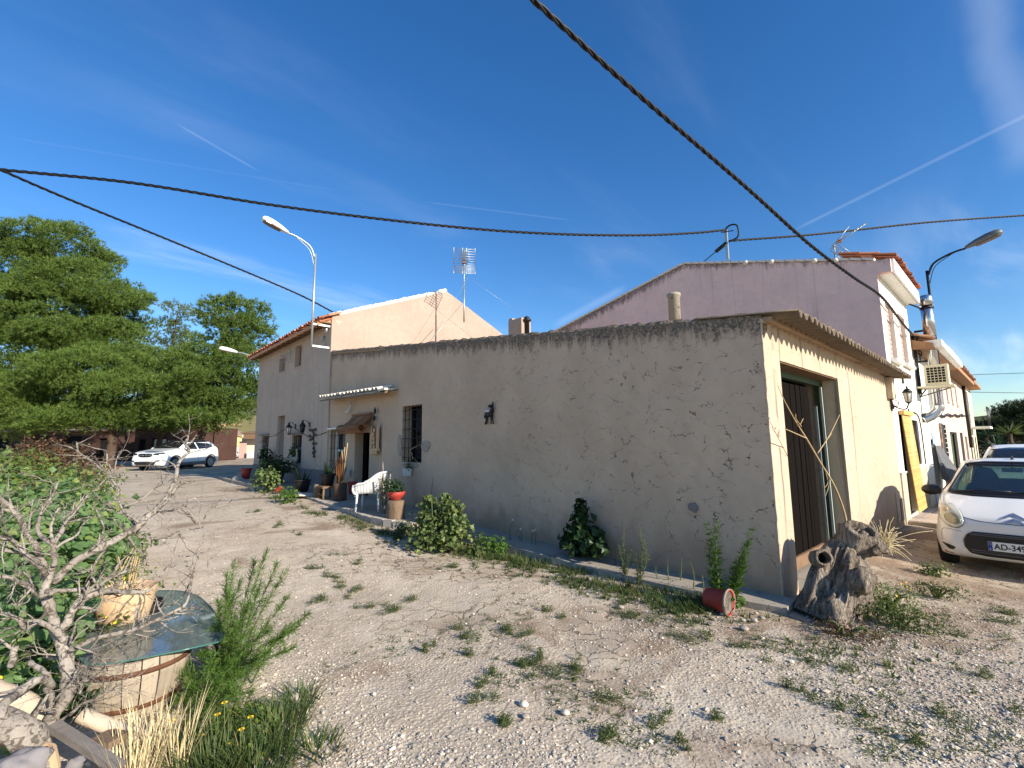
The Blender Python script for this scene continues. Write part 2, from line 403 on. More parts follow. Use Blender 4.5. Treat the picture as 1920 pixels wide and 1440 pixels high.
plaster('plinth_grey', (0.24, 0.22, 0.215), (0.19, 0.175, 0.17), 0.3, 2.0, None, 0.0, 0.35, 0.3)
plaster('concrete', (0.40, 0.35, 0.28), (0.33, 0.28, 0.22), 0.6, 2.2, None, 0.0, 0.4, 0.0, 0.3)
simple('stone_plinth', (0.50, 0.42, 0.31), 0.85, 0.45, 14, 0.5)
simple('tile_clay', (0.42, 0.22, 0.115), 0.85, 0.4, 7, 0.3, island=0.35)
simple('tile_pale', (0.34, 0.235, 0.145), 0.9, 0.4, 7, 0.3, island=0.3)
simple('tile_red', (0.45, 0.17, 0.085), 0.8, 0.35, 7, 0.3, island=0.4)
simple('mortar', (0.72, 0.66, 0.55), 0.95, 0.2, 10, 0.4)
simple('wood_dark', (0.0055, 0.0035, 0.0022), 0.9, 0.5, 9, 0.4, stretch=(8, 8, 0.8), spec=0.08)
simple('wood_beam', (0.20, 0.12, 0.065), 0.85, 0.4, 6, 0.4)
simple('wood_blind', (0.24, 0.105, 0.045), 0.6, 0.35, 12, 0.2, island=0.25)
simple('wood_log', (0.20, 0.135, 0.085), 0.9, 0.55, 7, 0.6, stretch=(6, 6, 1))
simple('iron_black', (0.012, 0.012, 0.012), 0.5, 0.2, 20, 0.1, spec=0.4)
simple('iron_grey', (0.16, 0.17, 0.17), 0.55, 0.2, 20, 0.1, metal=0.4)
simple('galv', (0.42, 0.46, 0.44), 0.45, 0.2, 15, 0.05, metal=0.65)
simple('steel', (0.62, 0.62, 0.62), 0.22, 0.1, 6, 0.03, metal=0.95)
simple('dark_void', (0.008, 0.007, 0.006), 0.9, 0.2, 5, 0)
simple('glass_dark', (0.014, 0.016, 0.019), 0.06, 0.1, 5, 0, spec=0.6)
simple('paint_white', (0.78, 0.77, 0.72), 0.5, 0.05, 8, 0.04)
simple('paint_green', (0.40, 0.44, 0.37), 0.6, 0.15, 12, 0.1)
simple('shutter_pink', (0.52, 0.36, 0.29), 0.6, 0.08, 8, 0.05)
simple('door_green', (0.05, 0.075, 0.03), 0.6, 0.3, 8, 0.1)
simple('blind_yellow', (0.66, 0.40, 0.12), 0.6, 0.12, 9, 0.1, island=0.15)
simple('brick_small', (0.33, 0.20, 0.13), 0.85, 0.4, 9, 0.3, island=0.4)
simple('cable', (0.008, 0.008, 0.009), 0.55, 0.1, 10, 0)
simple('pave_tile', (0.50, 0.415, 0.33), 0.7, 0.15, 12, 0.15, island=0.12)
simple('terracotta', (0.63, 0.42, 0.24), 0.85, 0.25, 5, 0.2)
simple('pot_red', (0.40, 0.05, 0.035), 0.5, 0.25, 6, 0.15)
simple('pot_black', (0.02, 0.017, 0.015), 0.6, 0.3, 6, 0.15)
simple('soil', (0.06, 0.04, 0.025), 0.95, 0.4, 20, 0.5)
simple('plastic_white', (0.62, 0.615, 0.59), 0.45, 0.06, 8, 0.04)
simple('sign_blue', (0.42, 0.58, 0.78), 0.5, 0.1, 8, 0)
simple('awning_grey', (0.12, 0.12, 0.125), 0.8, 0.25, 8, 0.1)
simple('bark', (0.085, 0.055, 0.036), 0.95, 0.5, 6, 0.8, stretch=(5, 5, 1))
simple('stem_green', (0.10, 0.13, 0.04), 0.7, 0.3, 10, 0.1)
simple('stem_dry', (0.42, 0.30, 0.15), 0.85, 0.3, 10, 0.2)
simple('straw', (0.62, 0.50, 0.27), 0.8, 0.3, 10, 0.0, island=0.3)
simple('stalk_white', (0.52, 0.49, 0.38), 0.8, 0.2, 10, 0.1)
simple('yellow_flower', (0.85, 0.56, 0.03), 0.6, 0.1, 10, 0)
simple('stone_pale', (0.50, 0.43, 0.335), 0.9, 0.25, 6, 0.5, bscale=14, island=0.45)
simple('kerb_stone', (0.44, 0.385, 0.31), 0.9, 0.3, 9, 0.5)
simple('amber_glass', (0.75, 0.72, 0.62), 0.3, 0.05, 8, 0)
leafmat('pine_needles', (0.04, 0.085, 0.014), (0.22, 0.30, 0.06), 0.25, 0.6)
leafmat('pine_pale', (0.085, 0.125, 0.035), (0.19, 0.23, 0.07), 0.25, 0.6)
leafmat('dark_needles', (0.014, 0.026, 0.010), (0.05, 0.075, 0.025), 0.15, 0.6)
leafmat('mallow_leaf', (0.095, 0.175, 0.055), (0.20, 0.31, 0.115), 0.35, 0.55, (0.28, 0.34, 0.09), 0.12)
leafmat('lemon_leaf', (0.085, 0.135, 0.025), (0.19, 0.25, 0.05), 0.35, 0.5)
leafmat('bush_leaf', (0.06, 0.10, 0.028), (0.165, 0.215, 0.07), 0.3, 0.5, (0.26, 0.30, 0.09), 0.2)
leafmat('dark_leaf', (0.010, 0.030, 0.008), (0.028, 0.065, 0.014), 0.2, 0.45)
leafmat('weed_leaf', (0.055, 0.085, 0.022), (0.13, 0.16, 0.05), 0.3, 0.6)
leafmat('fleabane_leaf', (0.055, 0.12, 0.018), (0.12, 0.22, 0.035), 0.35, 0.55)
leafmat('grey_leaf', (0.10, 0.125, 0.06), (0.20, 0.225, 0.12), 0.3, 0.6)
leafmat('feather_leaf', (0.05, 0.11, 0.015), (0.13, 0.215, 0.035), 0.3, 0.6)
leafmat('grass_blade', (0.045, 0.085, 0.02), (0.12, 0.17, 0.045), 0.3, 0.6, (0.30, 0.26, 0.10), 0.08)
leafmat('rust_leaf', (0.05, 0.028, 0.015), (0.15, 0.08, 0.04), 0.25, 0.6, (0.24, 0.15, 0.06), 0.12)
simple('fibre_sheet', (0.16, 0.12, 0.08), 0.9, 0.4, 6, 0.4)
leafmat('amber_leaf', (0.15, 0.12, 0.025), (0.34, 0.23, 0.05), 0.3, 0.6)
leafmat('dry_palm', (0.15, 0.055, 0.02), (0.27, 0.12, 0.045), 0.2, 0.7)

def m_dead():
    m, t, b, o = newmat('dead_wood')
    p = objc(t)
    n = noise_(t, mapping(t, p, (1, 1, 1)), 6, 6, 0.65); n2 = noise_(t, p, 45, 5, 0.7)
    wv = t.nodes.new('ShaderNodeTexNoise'); wv.inputs['Scale'].default_value = 26; wv.inputs['Detail'].default_value = 5; wv.inputs['Distortion'].default_value = 1.6
    t.links.new(p, wv.inputs['Vector'])
    col = mixc(t, mrange(t, n.outputs['Fac'], 0.3, 0.7), (0.37, 0.325, 0.27), (0.20, 0.17, 0.14))
    col = mixc(t, mrange(t, wv.outputs['Fac'], 0.50, 0.60, 0, 0.8), col, (0.075, 0.06, 0.045))
    col = mixc(t, mrange(t, n2.outputs['Fac'], 0.58, 0.72, 0, 0.5), col, (0.55, 0.50, 0.43))
    setc(t, b, col); b.inputs['Roughness'].default_value = 0.95; b.inputs['Specular IOR Level'].default_value = 0.1
    bump(t, b, mth(t, 'ADD', wv.outputs['Fac'], mth(t, 'MULTIPLY', n2.outputs['Fac'], 0.5)), 0.7, 0.015)
m_dead()
def m_ground():
    m, t, b, o = newmat('ground_gravel')
    p = pos(t); s = t.nodes.new('ShaderNodeSeparateXYZ'); t.links.new(p, s.inputs[0])
    big = noise_(t, p, 0.55, 5, 0.6, 0.4); mid = noise_(t, p, 2.3, 6, 0.65); fine = noise_(t, p, 22, 6, 0.7); grit = noise_(t, p, 95, 4, 0.8)
    v1 = t.nodes.new('ShaderNodeTexVoronoi'); v1.inputs['Scale'].default_value = 42; t.links.new(p, v1.inputs['Vector'])
    v2 = t.nodes.new('ShaderNodeTexVoronoi'); v2.inputs['Scale'].default_value = 17; t.links.new(p, v2.inputs['Vector'])
    peb = mrange(t, v1.outputs['Distance'], 0.25, 0.62, 1.0, 0.0); peb2 = mrange(t, v2.outputs['Distance'], 0.18, 0.5, 1.0, 0.0)
    col = mixc(t, mrange(t, mid.outputs['Fac'], 0.3, 0.7), (0.60, 0.505, 0.38), (0.51, 0.425, 0.315))
    # pebbles: each its own grey
    pc = ramp(t, v1.outputs['Color'], [(0.0, (0.44, 0.355, 0.26)), (0.55, (0.62, 0.52, 0.39)), (1.0, (0.74, 0.64, 0.50))])
    grav = mrange(t, mth(t, 'ADD', big.outputs['Fac'], mth(t, 'MULTIPLY', mth(t, 'SUBTRACT', mid.outputs['Fac'], 0.5), 0.8)), 0.42, 0.56)
    col = mixc(t, mth(t, 'MULTIPLY', peb, mth(t, 'MULTIPLY_ADD' if False else 'ADD', mth(t, 'MULTIPLY', grav, 0.6), 0.18)), col, pc)
    gap = mth(t, 'MULTIPLY', mth(t, 'SUBTRACT', 1.0, peb), mth(t, 'MULTIPLY', grav, 0.5))
    col = mixc(t, gap, col, (0.38, 0.29, 0.20))
    # bare brown soil in patches, more of it by the log and the street
    soil = noise_(t, p, 0.9, 6, 0.62, 0.6)
    sx = mrange(t, s.outputs['X'], -3.2, 0.5, -0.045, 0.10)
    sf = mth(t, 'MULTIPLY', mrange(t, mth(t, 'ADD', soil.outputs['Fac'], sx), 0.50, 0.60), mrange(t, fine.outputs['Fac'], 0.35, 0.6, 0.55, 1.0))
    col = mixc(t, mth(t, 'MULTIPLY', sf, 0.9), col, mixc(t, fine.outputs['Fac'], (0.20, 0.125, 0.075), (0.29, 0.20, 0.13)))
    # crazed crust of dried mud
    w = noise_(t, p, 4.0, 4, 0.6)
    wv = t.nodes.new('ShaderNodeVectorMath'); wv.operation = 'MULTIPLY_ADD'
    t.links.new(w.outputs['Color'], wv.inputs[0]); wv.inputs[1].default_value = (0.35, 0.35, 0.0); t.links.new(p, wv.inputs[2])
    vc = t.nodes.new('ShaderNodeTexVoronoi'); vc.feature = 'DISTANCE_TO_EDGE'; vc.inputs['Scale'].default_value = 4.2; t.links.new(wv.outputs[0], vc.inputs['Vector'])
    cm_ = noise_(t, p, 0.8, 4, 0.6)
    crust = mth(t, 'MULTIPLY', mrange(t, cm_.outputs['Fac'], 0.46, 0.56), mrange(t, s.outputs['X'], -4.2, -2.0))
    ck = mth(t, 'MULTIPLY', mrange(t, vc.outputs['Distance'], 0.008, 0.045, 1.0, 0.0), crust)
    col = mixc(t, mth(t, 'MULTIPLY', crust, 0.55), col, (0.55, 0.455, 0.335))
    col = mixc(t, mth(t, 'MULTIPLY', ck, 0.85), col, (0.12, 0.09, 0.06))
    col = mixc(t, mrange(t, grit.outputs['Fac'], 0.35, 0.7, 0.16, 0.0), col, (0.20, 0.155, 0.11))
    setc(t, b, col); b.inputs['Roughness'].default_value = 0.96; b.inputs['Specular IOR Level'].default_value = 0.12
    h = mth(t, 'ADD', mth(t, 'MULTIPLY', peb, 0.9), mth(t, 'ADD', mth(t, 'MULTIPLY', peb2, 0.5), mth(t, 'MULTIPLY', fine.outputs['Fac'], 0.8)))
    h = mth(t, 'ADD', h, mth(t, 'MULTIPLY', grit.outputs['Fac'], 0.5))
    h = mth(t, 'MULTIPLY', h, mth(t, 'SUBTRACT', 1.0, mth(t, 'MULTIPLY', crust, 0.75)))
    h = mth(t, 'SUBTRACT', h, mth(t, 'MULTIPLY', ck, 1.6))
    bump(t, b, h, 0.30, 0.013)
m_ground()
def m_hill():
    m, t, b, o = newmat('hill_scrub')
    p = pos(t); n = noise_(t, p, 0.12, 7, 0.7); n2 = noise_(t, p, 0.9, 5, 0.7)
    col = mixc(t, mrange(t, n.outputs['Fac'], 0.38, 0.6), (0.17, 0.155, 0.085), (0.06, 0.08, 0.045))
    col = mixc(t, mrange(t, n2.outputs['Fac'], 0.5, 0.65, 0, 0.7), col, (0.035, 0.055, 0.025))
    setc(t, b, col); b.inputs['Roughness'].default_value = 1.0; b.inputs['Specular IOR Level'].default_value = 0.0
m_hill()
simple('dry_field', (0.27, 0.225, 0.10), 1.0, 0.4, 0.5, 0.4, spec=0.0)
simple('far_earth', (0.30, 0.25, 0.18), 1.0, 0.3, 0.4, 0.4, spec=0.0)

# ================================================================== ground
def axis_breaks(a, b, fine, lo, hi, grow=1.16):
    xs = list(np.arange(a, b + 1e-6, fine)); st = fine
    while xs[-1] < hi: st = min(st * grow, 60); xs.append(min(hi, xs[-1] + st))
    st = fine
    while xs[0] > lo: st = min(st * grow, 60); xs.insert(0, max(lo, xs[0] - st))
    return np.array(xs)
GX = axis_breaks(-5.8, 2.6, 0.034, -900, 900); GY = axis_breaks(-1.6, 6.5, 0.034, -700, 1500)
def make_ground():
    nx, ny = len(GX), len(GY); V = np.zeros((nx * ny, 3), np.float32); i = 0
    for x in GX:
        for y in GY:
            z = terr(x, y)
            if -12 < x < 12 and -6 < y < 40:
                z += 0.016 * nz(x * 0.9, y * 0.9) + 0.010 * nz(x * 2.7, y * 2.7, 3)
                if -6 < x < 3 and -2 < y < 7: z += 0.005 * nz(x * 11, y * 11, 5) + 0.002 * nz(x * 29, y * 29, 8)
            V[i] = (x, y, z - 0.006); i += 1
    I = np.arange(nx * ny).reshape(nx, ny)
    F = np.stack([I[:-1, :-1], I[1:, :-1], I[1:, 1:], I[:-1, 1:]], -1).reshape(-1, 4)
    g = np_mesh('ground', V, F, 'ground_gravel', smooth=True); tag(g, kind='structure', label='pale gravel and cracked dried mud of the village yard')
make_ground()

# loose gravel: real little stones over the part of the yard near the camera
def make_gravel():
    base = np.array([(1, 0, 0), (-1, 0, 0), (0, 1, 0), (0, -1, 0), (0, 0, 1), (0, 0, -0.6), (.62, .62, .5), (-.62, .6, .5), (.6, -.62, .5), (-.6, -.62, .5)])
    bf = np.array([(0, 6, 8), (2, 7, 6), (1, 9, 7), (3, 8, 9), (4, 6, 7), (4, 7, 9), (4, 9, 8), (4, 8, 6), (5, 0, 3), (5, 3, 1), (5, 1, 2), (5, 2, 0), (0, 2, 6), (2, 1, 7), (1, 3, 9), (3, 0, 8)])
    V = []; F = []; cnt = 0; tries = 0
    while cnt < 24000 and tries < 220000:
        tries += 1
        px = random.uniform(150, 1930); py = 905 + 560 * random.random() ** 0.75
        p = on_ground_fast(px, py)
        if p is None: continue
        x, y = p
        if x > -0.55 and y > -0.25: continue
        if x < -4.25 and y > 0.2 and random.random() < 0.8: continue
        dens = 0.5 + 1.3 * nz(x * 0.55 + 3, y * 0.55) + 0.5 * nz(x * 2.3, y * 2.3, 4)
        if random.random() > max(0.10, dens): continue
        sz = 0.003 + 0.006 * random.random() ** 2 + (0.007 if random.random() < 0.06 else 0) + (0.018 * random.random() if random.random() < 0.006 else 0)
        a = random.uniform(0, 6.28); c, s = math.cos(a), math.sin(a)
        sc3 = np.array([sz * random.uniform(.8, 1.5), sz * random.uniform(.7, 1.2), sz * random.uniform(.45, .8)])
        B = base * sc3 * (1 + rng.uniform(-.22, .22, base.shape)); 
        X = B[:, 0] * c - B[:, 1] * s + x; Y = B[:, 0] * s + B[:, 1] * c + y; Z = B[:, 2] + gz(x, y) + sz * 0.2
        V.append(np.stack([X, Y, Z], 1)); F.append(bf + cnt * 10); cnt += 1
    g = np_mesh('gravel', np.concatenate(V), np.concatenate(F), 'stone_pale'); tag(g, kind='stuff', label='loose pale gravel strewn over the yard')
def gz(x, y):
    z = terr(x, y) + 0.016 * nz(x * 0.9, y * 0.9) + 0.010 * nz(x * 2.7, y * 2.7, 3)
    if -6 < x < 3 and -2 < y < 7: z += 0.005 * nz(x * 11, y * 11, 5) + 0.002 * nz(x * 29, y * 29, 8)
    return z - 0.006
def on_ground_fast(px, py):
    v = ray(px, py)
    if v.z > -0.02: return None
    z = 0.0
    for _ in range(5):
        t = (z - CAM.z) / v.z; x, y = CAM.x + v.x * t, CAM.y + v.y * t; z = terr(x, y)
    return (x, y)
make_gravel()

# hills and far fields
def hill(name, pts, depth, base, mat, label, thick=300):
    # ridge line given as (azimuth pixel, height pixel) at one distance, with real depth behind it
    top = []
    for i, p in enumerate(catmull([Vector((a, b, 0)) for a, b in pts], 8)):
        q = at_d(p.x, p.y + 3 * nz(p.x * 0.05, 1), depth); top.append(q)
    mb = MB(); n = len(top); dirv = Vector((CF.x, CF.y, 0)).normalized()
    rows = []
    for k, (f, hh) in enumerate(((-0.45, 0.0), (-0.3, 0.22), (-0.15, 0.6), (0, 1.0), (0.3, 0.9), (0.8, 0.0))):
        rows.append([Vector((q.x, q.y, 0)) + dirv * (f * thick) + Vector((0, 0, base + (q.z - base) * hh * (1 + 0.07 * nz(q.x * 0.02 + k, q.y * 0.02))))for q in top])
    vs = [v for r in rows for v in r]
    mb.add(vs, [(k * n + i, k * n + i + 1, (k + 1) * n + i + 1, (k + 1) * n + i) for k in range(len(rows) - 1) for i in range(n - 1)], True)
    o = mb.build(name, mat, None); tag(o, label, kind='structure')
hill('hill', [(-250, 800), (0, 790), (200, 782), (330, 772), (420, 760), (480, 742), (560, 735), (700, 760), (900, 800)], 420, -6, 'hill_scrub', 'dry scrub covered hill behind the pines')
hill('hill', [(1500, 800), (1760, 795), (1830, 786), (1880, 776), (1960, 765), (2100, 760), (2300, 770)], 900, -10, 'hill_scrub', 'distant dark hill beyond the end of the street')
fp = [at_d(380, 812, 130), at_d(505, 790, 130)]
mb = MB(); a = at_d(300, 838, 95); b_ = at_d(520, 838, 95); c_ = at_d(540, 778, 210); d_ = at_d(300, 782, 210)
mb.add([a, b_, c_, d_, a - Vector((0, 0, 6)), b_ - Vector((0, 0, 6)), c_ - Vector((0, 0, 14)), d_ - Vector((0, 0, 14))], [(0, 1, 2, 3), (0, 4, 5, 1), (1, 5, 6, 2), (2, 6, 7, 3), (3, 7, 4, 0)])
tag(mb.build('field', 'dry_field'), 'dry yellow field rising behind the yellow building', kind='structure')
# ================================================================== walls with real openings
def wall(mb, O, U, Nn, u0, u1, z0, top, ops=(), step=0.16, jit=0.006, thick=0.3, ends=True):
    O, U, Nn = Vector(O), Vector(U), Vector(Nn); Z = Vector((0, 0, 1))
    us = set(np.linspace(u0, u1, max(2, int((u1 - u0) / step) + 1)).round(4))
    for a, b, c, d, dp in ops: us |= {round(a, 4), round(b, 4)}
    us = sorted(us); us = [u for i, u in enumerate(us) if i == 0 or u - us[i - 1] > 1e-3]
    zc = min(top(u) for u in us) - 0.08
    zs = set(np.linspace(z0, zc, max(2, int((zc - z0) / step) + 1)).round(4))
    for a, b, c, d, dp in ops: zs |= {round(max(c, z0), 4), round(d, 4)}
    zs = sorted(zs); zs = [z for i, z in enumerate(zs) if i == 0 or z - zs[i - 1] > 1e-3]
    hmax = max(top(u) for u in us) - zc; nt_ = max(2, int(hmax / step) + 1)
    def onedge(u, z): return any((abs(u - a) < 2e-3 or abs(u - b) < 2e-3) and c - 2e-3 <= z <= d + 2e-3 or (abs(z - c) < 2e-3 or abs(z - d) < 2e-3) and a - 2e-3 <= u <= b + 2e-3 for a, b, c, d, dp in ops)
    def P(u, z):
        q = O + U * u + Z * z
        j = 0 if onedge(u, z) or abs(u - u0) < 1e-3 or abs(u - u1) < 1e-3 else jit * (nz(q.x * 1.3 + q.y * 1.3, q.z * 1.3) * 1.5 + nz(q.x * 5 + q.y * 5, q.z * 5))
        return q + Nn * j
    rows = [[P(u, z) for u in us] for z in zs]
    for k in range(1, nt_ + 1):
        rows.append([P(u, zc + (top(u) - zc) * k / nt_) for u in us])
    nu = len(us); vs = [v for r in rows for v in r]; fs = []
    for j in range(len(rows) - 1):
        for i in range(nu - 1):
            uc = (us[i] + us[i + 1]) / 2
            if j + 1 < len(zs):
                zm = (zs[j] + zs[j + 1]) / 2
                if any(a < uc < b and c < zm < d for a, b, c, d, dp in ops): continue
            fs.append((j * nu + i, j * nu + i + 1, (j + 1) * nu + i + 1, (j + 1) * nu + i))
    mb.add(vs, fs, False)
    tp = rows[-1]; bk = [O + U * u + Z * top(u) - Nn * thick for u in us]
    mb.add(tp + bk, [(i, i + 1, nu + i + 1, nu + i) for i in range(nu - 1)])
    for a, b, c, d, dp in ops:
        q = [O + U * a + Z * max(c, z0), O + U * b + Z * max(c, z0), O + U * b + Z * d, O + U * a + Z * d]; r = [p - Nn * dp for p in q]
        mb.add(q + r, [(0, 1, 5, 4), (1, 2, 6, 5), (2, 3, 7, 6), (3, 0, 4, 7)])
    if ends:
        for u in (u0, u1):
            q = O + U * u
            mb.add([q + Z * z0, q + Z * top(u), q + Z * top(u) - Nn * thick, q + Z * z0 - Nn * thick], [(0, 1, 2, 3)])
    return mb
def rough_edge(mb, a, b, r, n=40, jit=0.5):
    pts = [Vector(a).lerp(Vector(b), i / n) for i in range(n + 1)]
    pts = [p + Vector((nz(p.x * 9, p.y * 9, p.z * 9), nz(p.x * 9, p.y * 9, p.z * 9 + 7), nz(p.x * 9 + 4, p.y * 9, p.z * 9))) * r * jit for p in pts]
    mb.tube(pts, [r * random.uniform(0.6, 1.3) for _ in pts], 6, smooth=False); return mb

# ------------------------------------------------------------------ barrel roof tiles: shared meshes, one object per tile
def tile_mesh(name, mat, L_=0.42, r0=0.088, r1=0.070, th=0.013, up=True, n=7):
    # lies along +y (down-slope end at y=0, wide end there), arch over +z
    vs = []; 
    for yy, r in ((0, r0), (L_, r1)):
        for rr in (r, r - th):
            for k in range(n + 1):
                a = PI * (0.06 + 0.88 * k / n)
                vs.append((rr * math.cos(a), yy, (rr * math.sin(a) * 0.85 - r * 0.16) * (1 if up else -1)))
    m = n + 1; fs = []
    for k in range(n):
        fs += [(k, k + 1, 2 * m + k + 1, 2 * m + k), (m + k, 3 * m + k, 3 * m + k + 1, m + k + 1), (k, m + k, m + k + 1, k + 1), (2 * m + k, 2 * m + k + 1, 3 * m + k + 1, 3 * m + k)]
    for k in (0, n): fs.append((k, 2 * m + k, 3 * m + k, m + k))
    me = bpy.data.meshes.new(name); me.from_pydata(vs, [], fs); b = bmesh.new(); b.from_mesh(me); bmesh.ops.recalc_face_normals(b, faces=b.faces); b.to_mesh(me); b.free()
    me.materials.append(MATS[mat]); return me
def place(me, name, parent, p, X, Y, Z_, jit=0.0, sc_=1.0):
    M = Matrix(((X.x, Y.x, Z_.x, p.x), (X.y, Y.y, Z_.y, p.y), (X.z, Y.z, Z_.z, p.z), (0, 0, 0, 1)))
    if jit:
        M = M @ Matrix.Rotation(random.gauss(0, jit), 4, 'Z') @ Matrix.Rotation(random.gauss(0, jit * 0.7), 4, 'Y') @ Matrix.Translation((0, random.gauss(0, jit * 0.25), random.gauss(0, jit * 0.08)))
    if sc_ != 1: M = M @ Matrix.Scale(sc_, 4)
    o = bpy.data.objects.new(name, me); COL.objects.link(o)
    if parent is not None:
        o.parent = parent; o.matrix_parent_inverse = Matrix.Translation(parent.location).inverted()
    o.matrix_basis = M; return o
def eave(parent, tip0, tip1, slope_dir, pitch, mat, spacing=0.215, rows=2, chan=True, scale=1.0, jit=0.03, name='roof_tile'):
    tip0, tip1 = Vector(tip0), Vector(tip1); X = (tip1 - tip0); ln = X.length; X.normalize()
    Y = Vector(slope_dir).normalized() * math.cos(pitch) + Vector((0, 0, 1)) * math.sin(pitch); Y = (Y - X * Y.dot(X)).normalized(); Z_ = X.cross(Y)
    if Z_.z < 0: Z_ = -Z_; X2 = -X
    else: X2 = X
    key = mat + str(scale); 
    if key not in KIDS: KIDS[key] = (tile_mesh('cover_tile', mat, 0.42 * scale, 0.088 * scale, 0.07 * scale), tile_mesh('channel_tile', mat, 0.42 * scale, 0.088 * scale, 0.08 * scale, up=False))
    cov, cha = KIDS[key]; n = max(1, int(ln / spacing)); 
    for i in range(n + 1):
        c = tip0 + X * (ln * i / n)
        for r in range(rows):
            q = c + Y * (0.33 * r * scale) + Z_ * (0.012 * r)
            place(cov, name, parent, q + Z_ * 0.05 * scale - Y * random.uniform(-.01, .03), X2, Y, Z_, jit)
            if chan and i < n and r == 0:
                place(cha, name, parent, q + X * (ln / n / 2) - Z_ * 0.012 * scale + Y * 0.03, X2, Y, Z_, jit)
    return X, Y, Z_

# ================================================================== the long low shed on the corner
shed = thing('shed', 'long low plastered shed with cracked side wall and a tiled eave over its garage door', 'shed', (0, 0, 0))
top_s = lambda u: 2.94 + 0.119 * u + 0.018 * nz(u * 2.1, 3) + 0.010 * nz(u * 9, 8)
# window, house door and small barred window, all surveyed on the wall plane x = 0
wy0, wy1, wz0, wz1 = at_x(791, 800).y, at_x(754, 800).y, at_x(772, 867).z, at_x(772, 760).z
dy0, dy1 = at_x(688.5, 870).y, at_x(661, 870).y; dz0, dz1 = 0.34, at_x(675, 811).z
vy0, vy1, vz0, vz1 = at_x(645, 840).y, at_x(615.5, 840).y, at_x(630, 876).z, at_x(632, 805).z
mb = MB(); wall(mb, (0, 0, 0), (0, 1, 0), (-1, 0, 0), 0.0, 8.5, -0.25, top_s, [(wy0, wy1, wz0, wz1, 0.32)], 0.13, 0.010, 0.34)
side = mb.build('side_wall', 'shed_plaster', shed)
mb = MB(); wall(mb, (0.045, 0, 0), (0, 1, 0), (-1, 0, 0), 8.502, 11.85, -0.05, top_s, [(dy0, dy1, 0.02, dz1, 0.40), (vy0, vy1, vz0, vz1, 0.28)], 0.15, 0.007, 0.3)
side2 = mb.build('porch_wall', 'shed_plaster', shed)
# weathered crumbling cap along the wall top
mb = MB(); n = 150
for r in range(3):
    pts = [Vector((0.05 + 0.09 * r + 0.02 * nz(i * .7, r), 11.8 * i / n, top_s(11.8 * i / n) + 0.0 + 0.016 * nz(i * 1.3, r * 5))) for i in range(n + 1)]
    mb.tube(pts, [0.042 * random.uniform(0.7, 1.35) for _ in pts], 6, smooth=False)
mb.build('wall_cap', 'shed_plaster', shed)
# garage front (faces the street, sunlit)
g0, g1, gz1 = 0.47, 2.88, 2.50
mb = MB(); wall(mb, (0, 0, 0), (1, 0, 0), (0, -1, 0), 0.0, 6.9, -0.3, lambda u: 2.90, [(g0, g1, -0.02, gz1, 0.42)], 0.15, 0.007, 0.4, False)
front = mb.build('front_wall', 'front_plaster', shed)
mb = MB(); rough_edge(mb, (0.004, 0.004, -0.2), (0.004, 0.004, 2.9), 0.012, 70); mb.build('corner_edge', 'front_plaster', shed)
# roof deck under the tiles
mb = MB(); mb.prism([(0.02, 0), (6.88, 0), (6.88, 1), (0.02, 1)], lambda u, v, w_: Vector((u, -0.10 + v * 11.85, 2.86 + 0.119 * v * 11.85 + w_)), 0.05)
mb.build('roof', 'tile_pale', shed)
# corrugated sheets over the garage front, a row of tiles laid on their upper edge
def sheet(x0, x1, y0, y1, za, zb, nm='corrugated_sheet'):
    V = []; n = int((x1 - x0) / .02); rows = 5
    for sd in (0, 1):
        for j in range(rows):
            f = j / (rows - 1)
            for i in range(n + 1):
                x = x0 + (x1 - x0) * i / n; V.append((x, y0 + (y1 - y0) * f + .012 * nz(x * 3, sd), za + (zb - za) * f + .036 * math.cos(2 * PI * x / .178) - .010 * sd + .012 * nz(x * 1.2, f)))
    m = n + 1; F = [(sd * rows * m + j * m + i, sd * rows * m + j * m + i + 1, sd * rows * m + (j + 1) * m + i + 1, sd * rows * m + (j + 1) * m + i) for sd in (0, 1) for j in range(rows - 1) for i in range(n)]
    F += [(i, i + 1, rows * m + i + 1, rows * m + i) for i in range(n)] + [(j * m + e, (j + 1) * m + e, rows * m + (j + 1) * m + e, rows * m + j * m + e) for e in (0, n) for j in range(rows - 1)]
    mb = MB(); mb.add(V, F, True); return mb.build(nm, 'fibre_sheet', shed)
for k in range(7): sheet(-0.03 + k * .99, -0.03 + k * .99 + 1.03, -0.36 + .008 * (k % 2), 0.7, 2.895 - .009 * k + .012 * (k % 2), 3.02 - .006 * k + .012 * (k % 2))
mb = MB()
for i in range(39):
    c = -0.03 + .089 + i * .178
    mb.prism([(-.06, 0), (.06, 0), (.06, .02), (.03, .052), (-.03, .052), (-.06, .02)], lambda u, v, w_: Vector((c + u, -0.02 + w_, 2.862 + v)), .05)
mb.build('mortar_fill', 'front_plaster', shed)['kind'] = 'stuff'
eave(shed, (0.62, -0.20, 2.95), (6.86, -0.20, 2.90), (0, 1, 0), R_(9), 'tile_pale', 0.212, 1, False)
